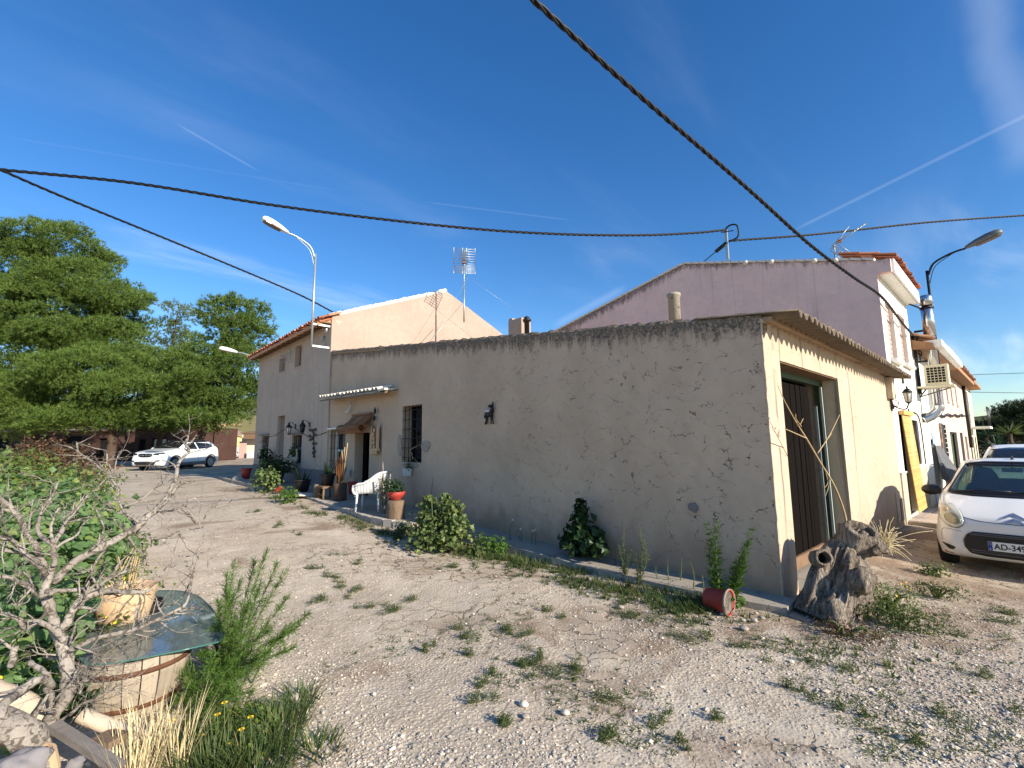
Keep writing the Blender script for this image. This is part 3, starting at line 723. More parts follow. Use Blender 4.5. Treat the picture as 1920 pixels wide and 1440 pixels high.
# planked garage door set back in the opening: frame, planks, iron posts
gd = MB().build('garage_door', 'wood_dark', shed) if False else None
mb = MB(); Yd = 0.25
mb.box(((g0 + g1) / 2, Yd, gz1 - 0.05), (g1 - g0, 0.09, 0.10)); mb.box((g0 + 0.035, Yd, 1.24), (0.07, 0.09, 2.42)); mb.box((g1 - 0.035, Yd, 1.24), (0.07, 0.09, 2.42))
gdoor = mb.build('garage_door', 'door_green', shed); gdoor['label'] = 'dark green framed garage door of upright brown planks'
x = g0 + 0.08; k = 0
while x < g1 - 0.50:
    wdt = random.uniform(0.085, 0.115); mb = MB(); mb.box((x + wdt / 2, Yd + 0.02 + random.uniform(-.006, .006), 1.20), (wdt - 0.010, 0.03, 2.30)); mb.build('plank', 'wood_dark', gdoor); x += wdt
mb = MB(); mb.box(((g0 + g1 - 0.5) / 2 + .03, Yd - 0.012, 0.13), (g1 - g0 - 0.55, 0.035, 0.14)); mb.build('bottom_rail', 'wood_beam', gdoor)
mb = MB(); mb.box((g1 - 0.47, Yd - 0.06, 1.05), (0.022, 0.03, 2.06)); mb.build('latch_bar', 'galv', gdoor)
mb = MB(); mb.box((g1 - 0.12, Yd - 0.05, 1.20), (0.03, 0.03, 2.36)); mb.build('edge_bar', 'paint_green', gdoor)
mb = MB(); mb.box(((g0 + g1) / 2, 0.66, 1.25), (g1 - g0 + .2, 0.04, 2.6)); mb.build('door_back', 'dark_void', gdoor)
mb = MB()
for k in range(6): mb.box(((g0 + g1) / 2, 0.045 + k * 0.062, gz1 + 0.0), (g1 - g0 + 0.0, 0.055, 0.03 + 0.012 * (k % 2)))
mb.build('lintel', 'wood_beam', shed)
mb = MB(); mb.box(((g0 + g1) / 2, 0.13, -0.03), (g1 - g0 - 0.01, 0.55, 0.10)); mb.build('threshold', 'concrete', shed)
# meter cabinet at the far end of the garage front
mbx = MB(); c = at_y(1671, 728, -0.04); mbx.box((6.62, -0.05, 2.62), (0.34, 0.10, 0.42)); mbx.build('meter_box', 'stone_plinth', shed)
mb = MB(); mb.tube([(6.62, -0.04, 2.42), (6.63, -0.05, 2.30), (6.70, -0.05, 2.22), (6.76, -0.04, 2.30)], 0.018, 6); mb.build('meter_pipe', 'iron_black', shed)
mb = MB(); mb.box((6.40, -0.006, 0.32), (0.42, 0.012, 0.55)); mb.build('plaster_patch', 'stone_plinth', shed)
mb = MB(); mb.box((6.62, -0.015, 0.25), (0.22, 0.02, 0.42)); mb.build('meter_hatch', 'iron_grey', shed)

# barred window in the side wall
def grille(parent, y0, y1, z0, z1, x, nv, nh, mat='iron_black', r=0.008):
    for k in range(nv):
        mb = MB(); yy = y0 + (y1 - y0) * (k + 0.5) / nv; mb.tube([(x, yy, z0 - .01), (x, yy, z1 + .01)], r, 6); mb.build('bar', mat, parent)
    for k in range(nh):
        mb = MB(); zz = z0 + (z1 - z0) * (k + 0.5) / nh; mb.tube([(x - 0.014, y0 - .01, zz), (x - 0.014, y1 + .01, zz)], r, 6); mb.build('bar', mat, parent)
mb = MB(); mb.box((0.29, (wy0 + wy1) / 2, (wz0 + wz1) / 2), (0.02, wy1 - wy0 + .02, wz1 - wz0 + .02)); win = mb.build('window', 'glass_dark', shed)
grille(win, wy0, wy1, wz0, wz1, 0.03, 5, 6)
mb = MB()
for zz in (wz0 + .03, wz1 - .03, (wz0 + wz1) / 2): mb.box((0.25, (wy0 + wy1) / 2, zz), (0.04, wy1 - wy0, 0.05))
for yy in (wy0 + .03, wy1 - .03, (wy0 + wy1) / 2): mb.box((0.252, yy, (wz0 + wz1) / 2), (0.036, 0.05, wz1 - wz0))
mb.build('frame', 'wood_dark', win)
# ragged plaster repairs round the window
def blob_patch(name, y, z, ry, rz, mat, parent, seed, x=-0.004, t=0.014):
    pts = []
    for k in range(22):
        a = 2 * PI * k / 22; q = 1 + 0.45 * nz(math.cos(a) * 1.3 + seed, math.sin(a) * 1.3, seed); pts.append((y + ry * q * math.cos(a), z + rz * q * math.sin(a)))
    mb = MB(); mb.prism(pts, lambda u, v, w_: Vector((x - w_, u, v)), t); return mb.build(name, mat, parent)
blob_patch('plaster_patch', wy0 - 0.17, wz0 + 0.34, 0.15, 0.11, 'concrete', shed, 2.0)
blob_patch('plaster_patch', wy1 + 0.07, wz0 + 0.36, 0.09, 0.20, 'concrete', shed, 5.0)
blob_patch('plaster_patch', (wy0 + wy1) / 2, wz0 - 0.06, 0.33, 0.06, 'concrete', shed, 8.0)
p = at_x(1300, 951); blob_patch('plaster_patch', p.y, p.z, 0.055, 0.055, 'plinth_grey', shed, 9.0)
# house door and barred window of the porch part
mb = MB(); mb.box((0.40, (dy0 + dy1) / 2, (dz0 + dz1) / 2), (0.03, dy1 - dy0 + .04, dz1 - dz0 + .1)); door = mb.build('door', 'dark_void', shed); door['label'] = 'open doorway with a dark interior'
mb = MB(); mb.box((0.30, dy1 - 0.10, (dz0 + dz1) / 2), (0.05, 0.20, dz1 - dz0)); mb.build('door_leaf', 'wood_dark', door)
mb = MB(); mb.box((0.255, (vy0 + vy1) / 2, (vz0 + vz1) / 2), (0.02, vy1 - vy0 + .02, vz1 - vz0 + .02)); win2 = mb.build('window', 'glass_dark', shed)
grille(win2, vy0, vy1, vz0, vz1, 0.05, 5, 3, 'iron_black', 0.009)
mb = MB()
for yy in (vy1 - 0.045, vy1 - 0.16, (vy0 + vy1) / 2 - 0.08): mb.box((0.21, yy, (vz0 + vz1) / 2), (0.03, 0.05, vz1 - vz0))
for zz in (vz0 + .03, vz1 - .03, vz0 + 0.45): mb.box((0.212, (vy0 + vy1) / 2, zz), (0.026, vy1 - vy0, 0.05))
mb.build('frame', 'paint_white', win2)
mb = MB(); mb.box((0.02, (vy0 + vy1) / 2, vz0 - 0.03), (0.16, vy1 - vy0 + .12, 0.05)); mb.build('sill', 'plinth_grey', win2)
mb = MB(); mb.box((0.01, (vy0 + vy1) / 2, vz1 + 0.03), (0.08, vy1 - vy0 + .16, 0.045)); mb.build('hood', 'paint_white', win2)
# tiled canopy above the porch door
c0 = at_x(720, 731, -0.36); c1 = at_x(599, 748, -0.36)
mb = MB(); mb.prism([(c0.y, 0), (c1.y, 0), (c1.y, 1), (c0.y, 1)], lambda u, v, w_: Vector((-0.34 + v * 0.38, u, c0.z - 0.07 + 0.10 * v + (u - c0.y) * (c1.z - c0.z) / (c1.y - c0.y) + w_)), 0.035)
canopy = mb.build('canopy', 'wood_beam', shed)
eave(canopy, (-0.36, c0.y + .35, c0.z), (-0.36, c1.y, c1.z), (1, 0, 0), R_(15), 'mortar', 0.20, 1, True, 0.9, 0.025, 'tile')
mb = MB(); mb.box((-0.16, c0.y + 0.18, c0.z + 0.03), (0.36, 0.32, 0.05)); mb.build('end_slab', 'mortar', canopy)
# pipes and small chimney on the shed roof
mb = MB(); p = at_x(1265, 590, 1.0); mb.lathe([(0.085, -0.4), (0.085, 0.26), (0.10, 0.27), (0.10, 0.31), (0.085, 0.32)], (p.x, p.y, p.z), 14); mb.build('vent_pipe', 'concrete', shed)
ch = at_x(974, 612, 2.2)
mb = MB(); mb.box((ch.x, ch.y, ch.z - 0.1), (0.3, 0.45, 0.5)); mb.box((ch.x, ch.y + .16, ch.z + 0.12), (0.28, 0.12, 0.16)); chim = mb.build('chimney', 'gable_plaster', shed)
q = at_x(988, 603, 2.2); mb = MB(); mb.lathe([(0.055, -0.3), (0.055, 0.05), (0.10, 0.06), (0.10, 0.10), (0.05, 0.12), (0.07, 0.15), (0.02, 0.18)], (q.x, q.y, q.z - .05), 10); mb.build('cowl', 'iron_black', chim)

# concrete footing strip and porch pavement
def strip(name, pts_out, x_in, ztop, mat, label=None, parent=None, n=8):
    # walkway between the wall (x = x_in) and an uneven outer edge given as (x, y, z)
    P = catmull([Vector(p) for p in pts_out], n); mb = MB(); a = []; b_ = []; c_ = []; d_ = []
    for p in P:
        j = 0.02 * nz(p.y * 3, 2); a.append(Vector((x_in, p.y, p.z + 0.02))); b_.append(Vector((x_in * .5 + p.x * .5, p.y, p.z + 0.015 + j * .4))); c_.append(Vector((p.x + j, p.y, p.z))); d_.append(Vector((p.x + j * 1.4 - .02, p.y, p.z - 0.4)))
    m = len(P); mb.add(a + b_ + c_ + d_, [(k * m + i, k * m + i + 1, (k + 1) * m + i + 1, (k + 1) * m + i) for k in range(3) for i in range(m - 1)])
    mb.add([a[0], b_[0], c_[0], d_[0], a[0] - Vector((0, 0, .4))], [(0, 1, 2, 3, 4)]); mb.add([a[-1], b_[-1], c_[-1], d_[-1], a[-1] - Vector((0, 0, .4))], [(0, 1, 2, 3, 4)])
    o = mb.build(name, mat, parent)
    if label: tag(o, label, kind='structure')
    return o, P
foot, FP = strip('footpath', [(-0.30, -0.12, 0.045), (-0.44, 0.9, 0.055), (-0.50, 2.2, 0.075), (-0.50, 3.6, 0.11), (-0.55, 4.9, 0.15), (-0.80, 5.5, 0.19)], 0.0, 0, 'concrete', 'narrow broken concrete footing along the shed wall')
pav, PP = strip('pavement', [(-0.86, 5.5, 0.245), (-1.12, 6.4, 0.265), (-1.10, 7.6, 0.30), (-1.06, 9.2, 0.34), (-0.92, 11.2, 0.385), (-0.95, 12.6, 0.41), (-1.2, 14.5, 0.43), (-1.25, 17.5, 0.45), (-1.15, 19.6, 0.46)], 0.06, 0, 'concrete', 'raised concrete porch pavement in front of the house')
random.seed(21); i = 0
while i < len(PP) - 4:
    k = random.choice((2, 2, 3)); seg = PP[i:i + k + 1]; mb = MB(); a, b_ = seg[0], seg[-1]
    if a.y < 14.5:
        mb.bar(a + Vector((-.045, 0.015, -0.075 + random.uniform(-.01, .01))), b_ + Vector((-.045, -.015, -0.075 + random.uniform(-.01, .01))), 0.10, 0.19); mb.build('kerb_stone', 'kerb_stone', pav)
    i += k

# ================================================================== two-storey farmhouse behind
house = thing('farmhouse', 'two storey grey plastered farmhouse with sunlit cream gable and tiled eave', 'house', (0, 15.6, 0.4))
HY0, HY1, HZ = 11.852, 19.45, 5.33
ops = []
def op(pl, pr, pt, pb, d=0.25):   # an opening from pixel sight lines on x = 0: left/right, top, bottom
    ya, yb = at_x(pr, (pt + pb) / 2).y, at_x(pl, (pt + pb) / 2).y; za, zb = at_x((pl + pr) / 2, pb).z, at_x((pl + pr) / 2, pt).z
    ops.append((ya, yb, za, zb, d)); return ya, yb, za, zb
u1 = op(554, 566, 648, 687, .18); u2 = op(524.5, 534.5, 672, 697, .18)
l1 = op(547, 565, 816, 869); hd = op(518.5, 532, 780, 878, .35); l2 = op(490, 503, 818, 866)
mb = MB(); wall(mb, (0, 0, 0), (0, 1, 0), (-1, 0, 0), HY0, HY1, 0.0, lambda u: HZ, ops, 0.2, 0.012, 0.3); mb.build('front_wall', 'house_plaster', house)
mb = MB(); wall(mb, (0, HY1, 0), (1, 0, 0), (0, 1, 0), 0.0, 8.2, 0.0, lambda u: HZ + 0.41 * (u if u < 4.1 else 8.2 - u), [], 0.5, 0.01, 0.3); mb.build('far_wall', 'house_plaster', house)
gt = lambda u: 5.42 + 0.405 * u if u < 4.12 else 7.09 - 0.445 * (u - 4.12)
mb = MB(); wall(mb, (0.004, HY0 - 0.004, 0), (1, 0, 0), (0, -1, 0), 0.0, 8.2, 3.6, lambda u: gt(u) + 0.012 * nz(u * 4, 1), [], 0.2, 0.010, 0.3, False); mb.build('gable_wall', 'gable_plaster', house)
mb = MB(); mb.box((4.1, HY1 - .02, 2.6), (8.1, 0.02, 5.2)); 
# roof slopes
RT = Vector((4.12, HY0 - .02, 7.05)); rb = HY1 + .1
mb = MB(); mb.prism([(-0.40, 5.20), (4.12, 7.03), (8.35, 5.17), (8.35, 5.08), (4.12, 6.94), (-0.40, 5.11)], lambda u, v, w_: Vector((u, HY0 + 0.05 + w_, v)), HY1 - HY0 + 0.05); mb.build('roof', 'tile_clay', house)
# mortar verge along the gable rake (lumpy, nearly white)
mb = MB(); P1 = [Vector((0.02 + 4.1 * i / 60, HY0 + 0.10, gt(4.1 * i / 60) + 0.05 + 0.022 * nz(i * .9, 4))) for i in range(61)]
mb.tube(P1, [0.085 * random.uniform(.75, 1.2) for _ in P1], 7, smooth=False)
P2 = [Vector((4.12 + 4.0 * i / 60, HY0 + 0.10, gt(4.12 + 4.0 * i / 60) + 0.0 + 0.01 * nz(i * .9, 4))) for i in range(61)]
mb.tube(P2, [0.05 * random.uniform(.75, 1.2) for _ in P2], 7, smooth=False); mb.build('verge', 'mortar', house)
e0 = at_x(627, 594, -0.40); e1 = at_x(478, 662, -0.40)
eave(house, (-0.40, 11.80, 5.235), (-0.40, HY1 + .15, 5.20), (1, 0, 0), R_(21), 'tile_red', 0.225, 2)
mb = MB(); mb.box((-0.12, (HY0 + HY1) / 2, 5.225), (0.46, HY1 - HY0, 0.05)); mb.build('eave_board', 'wood_beam', house)
for k in range(14):
    mb = MB(); yy = HY0 + 0.25 + k * 0.55; mb.bar((-0.36, yy, 5.12), (0.05, yy, 5.26), 0.07, 0.09); mb.build('rafter', 'wood_beam', house)
mb = MB(); mb.box((-0.008, (HY0 + HY1) / 2 - .2, 0.64), (0.012, HY1 - HY0 - .45, 0.62)); 
# plinth split round the door
for ya, yb in ((HY0 + .01, hd[0] - .02), (hd[1] + .02, HY1)):
    mb = MB(); mb.box((-0.010, (ya + yb) / 2, 0.62), (0.022, yb - ya, 0.56)); mb.build('plinth', 'plinth_grey', house)
def hole(nm, o4, mat, parent, d=0.24, label=None):
    ya, yb, za, zb = o4; mb = MB(); mb.box((d, (ya + yb) / 2, (za + zb) / 2), (0.02, yb - ya + .02, zb - za + .02)); q = mb.build(nm, mat, parent)
    if label: q['label'] = label
    return q
for o4 in (l1, l2):
    q = hole('window', o4, 'glass_dark', house); ya, yb, za, zb = o4
    for k in range(5):
        mb = MB(); yy = ya + (yb - ya) * (k + .5) / 5; mb.tube([(0.05, yy, za), (0.05, yy, zb)], 0.011, 6); mb.build('bar', 'iron_black', q)
    mb = MB()
    for f in (0.55, 0.50): mb.box((0.06, (ya + yb) / 2, za + (zb - za) * f), (0.03, yb - ya, 0.03))
    mb.build('cross_bar', 'plinth_grey', q)
    mb = MB(); mb.box((-0.03, (ya + yb) / 2, zb + 0.05), (0.14, yb - ya + .2, 0.05)); mb.build('hood', 'plinth_grey', q)
    mb = MB(); mb.box((-0.01, (ya + yb) / 2, za - 0.03), (0.12, yb - ya + .1, 0.05)); mb.build('sill', 'plinth_grey', q)
for o4 in (u1, u2):
    q = hole('window', o4, 'wood_beam', house, 0.15, 'small upstairs window with closed brown shutter'); ya, yb, za, zb = o4
    mb = MB()
    for yy in (ya - .03, yb + .03): mb.box((-0.006, yy, (za + zb) / 2), (0.016, 0.06, zb - za + .12))
    for zz in (za - .03, zb + .03): mb.box((-0.006, (ya + yb) / 2, zz), (0.016, yb - ya, 0.06))
    mb.build('surround', 'house_plaster', q)
q = hole('door', hd, 'wood_beam', house, 0.34); ya, yb, za, zb = hd
mb = MB(); mb.box((0.32, (ya + yb) / 2, zb - 0.3), (0.03, yb - ya, 0.04)); mb.box((0.32, (ya + yb) / 2, zb - .55), (0.03, yb - ya, 0.05)); mb.box((.32, ya + .05, (za + zb) / 2), (.03, .06, zb - za)); mb.build('frame', 'paint_white', q)
mb = MB()
for k in range(10):
    yy = ya + 0.05 + k * (yb - ya - .35) / 10; mb.tube([(0.20, yy, zb - .75), (0.19, yy + random.uniform(-.03, .03), za + 1.0), (0.2, yy, za + 0.05)], 0.012, 5)
mb.build('bead_curtain', 'shutter_pink', q)
# ================================================================== tall pink-sided house next to the shed, and the row down the street
pink = thing('terraced_house', 'tall terraced house with bare pinkish side wall and white street front', 'house', (8.7, 4, 0))
PX0, PX1 = 6.9, 10.45
def ptop(u):
    P = [(0, 5.38), (3.25, 6.28), (4.26, 6.56), (8.68, 5.62), (12, 4.95)]
    for (a, za), (b, zb) in zip(P, P[1:]):
        if u <= b: return za + (zb - za) * (u - a) / (b - a)
    return 4.95
mb = MB(); wall(mb, (PX0, 0, 0), (0, 1, 0), (-1, 0, 0), 0.0, 12.0, 1.5, ptop, [], 0.3, 0.012, 0.25); mb.build('side_wall', 'pink_plaster', pink)
mb = MB(); mb.prism([(0, 5.08), (-0.24, 5.08), (-0.24, 5.36), (0, 5.38)], lambda u, v, w_: Vector((PX0 - 0.004 + w_, u, v)), 0.12); mb.build('eave_return', 'pink_plaster', pink)
def fop(pl, pr, pt, pb, d=0.12):
    pm = (pl + pr) / 2; xa, xb = at_y(pl, (pt + pb) / 2).x, at_y(pr, (pt + pb) / 2).x
    return (xa, xb, at_y(pm, pb).z, at_y(pm, pt).z, d)
w1 = (7.42, 8.30, 3.32, 4.62, 0.10); w2 = (8.90, 9.85, 3.38, 4.62, 0.10)
dd = (7.50, 8.70, 0.02, 2.16, 0.14); wl = (9.12, 10.05, 1.0, 2.06, 0.16)
mb = MB(); wall(mb, (PX0, 0, 0), (1, 0, 0), (0, -1, 0), 0.0, PX1 - PX0, -0.3, lambda u: 5.12, [(a - PX0, b - PX0, c, d, e) for a, b, c, d, e in (w1, w2, dd, wl)], 0.3, 0.004, 0.25, False); mb.build('front_wall', 'white_plaster', pink)
mb = MB(); mb.box(((PX0 + PX1) / 2 + .06, -0.115, 5.095), (PX1 - PX0 - .13, 0.23, 0.03)); mb.build('soffit', 'paint_white', pink)
mb = MB(); mb.box(((PX0 + PX1) / 2 + .06, -0.262, 5.23), (PX1 - PX0 - .12, 0.04, 0.30)); mb.build('fascia', 'paint_white', pink)
mb = MB(); mb.prism([(-0.28, 5.38), (4.26, 6.58), (12, 4.98), (12, 4.88), (4.26, 6.48), (-0.28, 5.30)], lambda u, v, w_: Vector((PX0 + .16 + w_, u, v)), PX1 - PX0 - .17); mb.build('roof', 'tile_clay', pink)
mb = MB()
for i in range(50):
    y = 0.02 + i * 0.21; mb.bar((PX0 + .06, y, ptop(y) + 0.03), (PX0 + .06, y + 0.22, ptop(y + .22) + 0.045), 0.18, 0.05)
mb.build('verge', 'mortar', pink)
for y in (1.1, 2.0, 2.6, 0.7): MB().ball((PX0 - .02, y, ptop(y) + 0.01), (0.05, 0.07, 0.06), 8, 5, 0.3, y).build('mortar_lump', 'mortar', pink)
eave(pink, (PX0 + .25, -0.30, 5.42), (PX1 - .05, -0.30, 5.42), (0, 1, 0), R_(17), 'tile_red', 0.205, 3)
for o5 in (w1, w2):
    mb = MB(); mb.box(((o5[0] + o5[1]) / 2, 0.10, (o5[2] + o5[3]) / 2), (o5[1] - o5[0], 0.02, o5[3] - o5[2])); q = mb.build('window', 'shutter_pink', pink); q['label'] = 'upstairs window behind a closed pink shutter'
    mb = MB(); mb.box(((o5[0] + o5[1]) / 2, -0.03, o5[2] - 0.03), (o5[1] - o5[0] + .15, 0.16, 0.06)); mb.build('sill', 'paint_white', q)
    mb = MB()
    for k in range(12): mb.box(((o5[0] + o5[1]) / 2, 0.085, o5[2] + .05 + k * (o5[3] - o5[2]) / 12), (o5[1] - o5[0] - .03, 0.012, 0.09))
    mb.build('slat_panel', 'shutter_pink', q)
mb = MB(); mb.box(((dd[0] + dd[1]) / 2, 0.13, 1.1), (dd[1] - dd[0], 0.02, 2.2)); dr = mb.build('door', 'wood_dark', pink)
mb = MB(); mb.box(((wl[0] + wl[1]) / 2, 0.15, 1.53), (wl[1] - wl[0], 0.02, 1.06)); q = mb.build('window', 'glass_dark', pink)
grx = MB()
for k in range(6):
    g = MB(); xx = wl[0] + (wl[1] - wl[0]) * (k + .5) / 6; g.tube([(xx, 0.03, wl[2]), (xx, 0.03, wl[3])], 0.010, 6); g.build('bar', 'iron_black', q)
g = MB(); g.box(((wl[0] + wl[1]) / 2, 0.09, 1.5), (wl[1] - wl[0], .04, .05)); g.box((wl[0] + .03, 0.09, 1.53), (.05, .04, 1.05)); g.box((wl[1] - .03, 0.09, 1.53), (.05, .04, 1.05)); g.build('frame', 'wood_beam', q)
g = MB(); g.box(((wl[0] + wl[1]) / 2, -0.03, wl[2] - 0.03), (wl[1] - wl[0] + .1, .1, .05)); g.build('sill', 'paint_white', q)
# stone-faced plinth left and right of the door
for xa, xb in ((PX0 + .02, dd[0] - .03), (dd[1] + .04, PX1)):
    mb = MB(); mb.box(((xa + xb) / 2, -0.012, 0.40), (xb - xa, 0.03, 1.02)); mb.build('stone_plinth', 'stone_plinth', pink)
    mb = MB(); mb.box(((xa + xb) / 2, -0.02, 0.93), (xb - xa + .02, 0.05, 0.03)); mb.build('plinth_cap', 'paint_white', pink)
# slatted yellow door blind hangs in front of the door
bl = thing('door_blind', 'yellow slatted roll blind hanging over the white house doorway', 'blind', (8.1, -0.06, 0.1))
nsl = 44
for k in range(nsl):
    z = 0.10 + k * 2.02 / nsl; off = 0.10 * (1 - z / 2.1)
    mb = MB(); mb.box((8.12, -0.05 - off, z + 0.02), (1.14, 0.014, 2.02 / nsl * 0.86)); mb.build('slat', 'blind_yellow', bl)
mb = MB(); mb.box((8.12, -0.06, 2.17), (1.24, 0.08, 0.09)); mb.build('head_box', 'blind_yellow', bl)
# curly wall lantern on the white front
ln = thing('wall_lantern', 'black wall lantern on scrolled bracket on the white house front', 'lantern', (9.0, 0, 2.6))
p = at_y(1702, 742, -0.28)
mb = MB(); mb.lathe([(0.05, -0.13), (0.075, 0.05), (0.07, 0.06)], p, 6); mb.build('glass', 'amber_glass', ln)
mb = MB(); mb.lathe([(0.10, 0.06), (0.05, 0.13), (0.015, 0.15), (0.02, 0.18), (0.0, 0.2)], p, 6); mb.lathe([(0.0, -0.17), (0.055, -0.13), (0.05, -0.12)], p, 6)
for k in range(6): a = k * PI / 3; mb.bar((p.x + .05 * math.cos(a), p.y + .05 * math.sin(a), p.z - .13), (p.x + .075 * math.cos(a), p.y + .075 * math.sin(a), p.z + .05), .008)
mb.build('cage', 'iron_black', ln)
mb = MB(); mb.tube(catmull([(p.x, p.y, p.z - .16), (p.x, p.y + .05, p.z - .26), (p.x, p.y + .16, p.z - .24), (p.x, -0.01, p.z - .16)], 5), 0.012, 6); mb.box((p.x, -0.012, p.z - .18), (0.05, 0.02, 0.22)); mb.tube(catmull([(p.x, -.01, p.z - .05), (p.x, -.12, p.z - .1), (p.x, -.1, p.z - .2), (p.x, -.04, p.z - .17)], 5), 0.008, 5); mb.build('bracket', 'iron_black', ln)
# sockets and meter boxes, vertical conduits on the front
mb = MB(); rail = at_y(1697, 713); mb.tube([(8.35, -0.03, 3.1), (8.35, -0.03, 2.85)], 0.02, 6); tag(mb.build('wall_hook', 'iron_black'), 'small black hook fixed to the white front above the lantern', 'hook')

# row of further houses: white, blush pink, cream
def row_house(name, label, x0, x1, h, mat, ops, eave_mat, eh=0.0):
    t = thing(name, label, 'house', ((x0 + x1) / 2, 3, -0.2))
    mb = MB(); wall(mb, (x0 + .003, 0.0, 0), (1, 0, 0), (0, -1, 0), 0, x1 - x0 - .006, -0.8, lambda u: h, [(a - x0, b - x0, c, d, 0.15) for a, b, c, d, m, nm in ops], 0.6, 0.004, 0.25); mb.build('front_wall', mat, t)
    mb = MB(); mb.box(((x0 + x1) / 2, 4.4, h / 2 - .3), (x1 - x0 - .02, 8.0, h + .4)); mb.build('rear_block', mat, t)
    for a, b, c, d, m, nm in ops:
        mb = MB(); mb.box(((a + b) / 2, 0.14, (c + d) / 2), (b - a, 0.02, d - c)); q = mb.build(nm, m, t)
        mb = MB(); mb.box((a + .03, 0.10, (c + d) / 2), (.06, .05, d - c)); mb.box((b - .03, 0.10, (c + d) / 2), (.06, .05, d - c)); mb.box(((a + b) / 2, 0.10, d - .03), (b - a, .05, .06)); mb.build('frame', 'iron_black' if m != 'glass_dark' else 'paint_white', q)
        if nm == 'window': mb = MB(); mb.box(((a + b) / 2, -.02, c - .03), (b - a + .1, .1, .05)); mb.build('sill', 'paint_white', q)
    mb = MB(); mb.prism([(-.42, h - .02), (4, h + 1.5), (8.4, h - .1), (8.4, h - .22), (-.42, h - .14)], lambda u, v, w_: Vector((x0 + .02 + w_, u, v)), x1 - x0 - .04); mb.build('roof', eave_mat, t)
    return t
E2 = 10.46
h2 = row_house('terraced_house', 'narrow white terraced house with blue notice panel and brick edged door', E2, 16.2, 4.05, 'white_plaster', [(11.95, 12.85, -0.15, 1.60, 'glass_dark', 'window'), (14.25, 15.35, -0.30, 2.1, 'wood_dark', 'door'), (12.6, 13.6, 2.35, 3.5, 'glass_dark', 'window')], 'tile_clay')
mb = MB(); mb.box(((E2 + 16.2) / 2, -0.30, 4.02), (5.6, 0.58, 0.16)); mb.build('cornice', 'paint_white', h2)
mb = MB(); mb.prism([(-.55, 4.10), (-.55, 4.22), (2.5, 5.3), (2.5, 5.1)], lambda u, v, w_: Vector((12.6 + w_, u, v)), 3.5); mb.build('upper_roof', 'paint_white', h2)
for k in range(16):
    for xx in (14.18, 15.42):
        mb = MB(); mb.box((xx, -0.02, -0.25 + k * 0.15), (0.13, 0.06, 0.135)); mb.build('brick', 'brick_small', h2)
eave(h2, (E2 + .1, -0.42, 4.12), (12.4, -0.42, 4.12), (0, 1, 0), R_(18), 'tile_clay', 0.22, 2)
h3 = row_house('terraced_house', 'blush pink terraced house with three slit windows under a tiled eave', 16.2, 24.5, 4.15, 'blush_plaster', [(17.5, 18.0, 2.95, 3.8, 'glass_dark', 'window'), (19.1, 19.6, 2.95, 3.8, 'glass_dark', 'window'), (20.9, 21.4, 2.95, 3.8, 'glass_dark', 'window'), (17.0, 19.4, -0.6, 1.85, 'door_green', 'door'), (20.6, 21.8, -0.6, 1.85, 'door_green', 'door'), (22.6, 23.7, -0.4, 1.7, 'glass_dark', 'window')], 'tile_clay')
eave(h3, (16.3, -0.45, 4.15), (24.4, -0.45, 4.15), (0, 1, 0), R_(18), 'tile_clay', 0.27, 2, True, 1.25)
mb = MB(); mb.box((20.3, -0.2, 4.02), (8.2, .4, .05)); mb.build('eave_board', 'wood_beam', h3)
h4 = row_house('terraced_house', 'cream terraced house with iron balcony at the far street end', 24.5, 29.6, 4.3, 'cream_plaster', [(25.0, 26.0, -.6, 1.7, 'door_green', 'door'), (26.6, 27.5, -.6, 1.7, 'wood_beam', 'door'), (28.2, 29.1, -.6, 1.7, 'wood_dark', 'door'), (26.2, 27.4, 2.2, 3.9, 'glass_dark', 'window')], 'tile_clay')
mb = MB(); mb.box((26.8, -0.35, 2.12), (2.4, .7, .1)); bal = mb.build('balcony', 'paint_white', h4)
for k in range(14): mb = MB(); mb.tube([(25.65 + k * .177, -.66, 2.17), (25.65 + k * .177, -.66, 3.05)], .012, 5); mb.build('baluster', 'iron_black', bal)
mb = MB(); mb.tube([(25.6, -.66, 3.06), (28, -.66, 3.06)], .02, 6); mb.build('rail', 'iron_black', bal)
mb = MB(); mb.tube([(24.45, -.06, 4.1), (24.45, -.06, 1.2)], .06, 8); tag(mb.build('downpipe', 'iron_black'), 'dark drainpipe between the pink and the cream houses', 'drainpipe')
# notices on the white house
a = at_y(1747, 817, -.02); mb = MB(); mb.box((12.75, -0.015, 1.62), (1.0, .02, .32)); tag(mb.build('notice_panel', 'sign_blue'), 'pale blue panel on the white house above a window', 'panel')
mb = MB(); mb.box((11.85, -0.015, -0.02), (0.6, .02, .40)); tag(mb.build('notice_panel', 'sign_blue'), 'pale blue panel low on the white wall behind the car mirror', 'panel')
mb = MB(); q = [(12.55, -.03, 1.42), (13.6, -.03, 1.42), (13.6, -.25, 0.5), (13.2, -.62, 0.16), (12.75, -.30, 0.30), (12.55, -.10, 0.5)]
mb.add(q + [(x, y + .02, z) for x, y, z in q], [(0, 1, 2, 3, 4, 5), (11, 10, 9, 8, 7, 6)] + [(i, (i + 1) % 6, (i + 1) % 6 + 6, i + 6) for i in range(6)]); tag(mb.build('awning', 'awning_grey'), 'dark grey cloth awning drooping from the white house wall', 'awning')
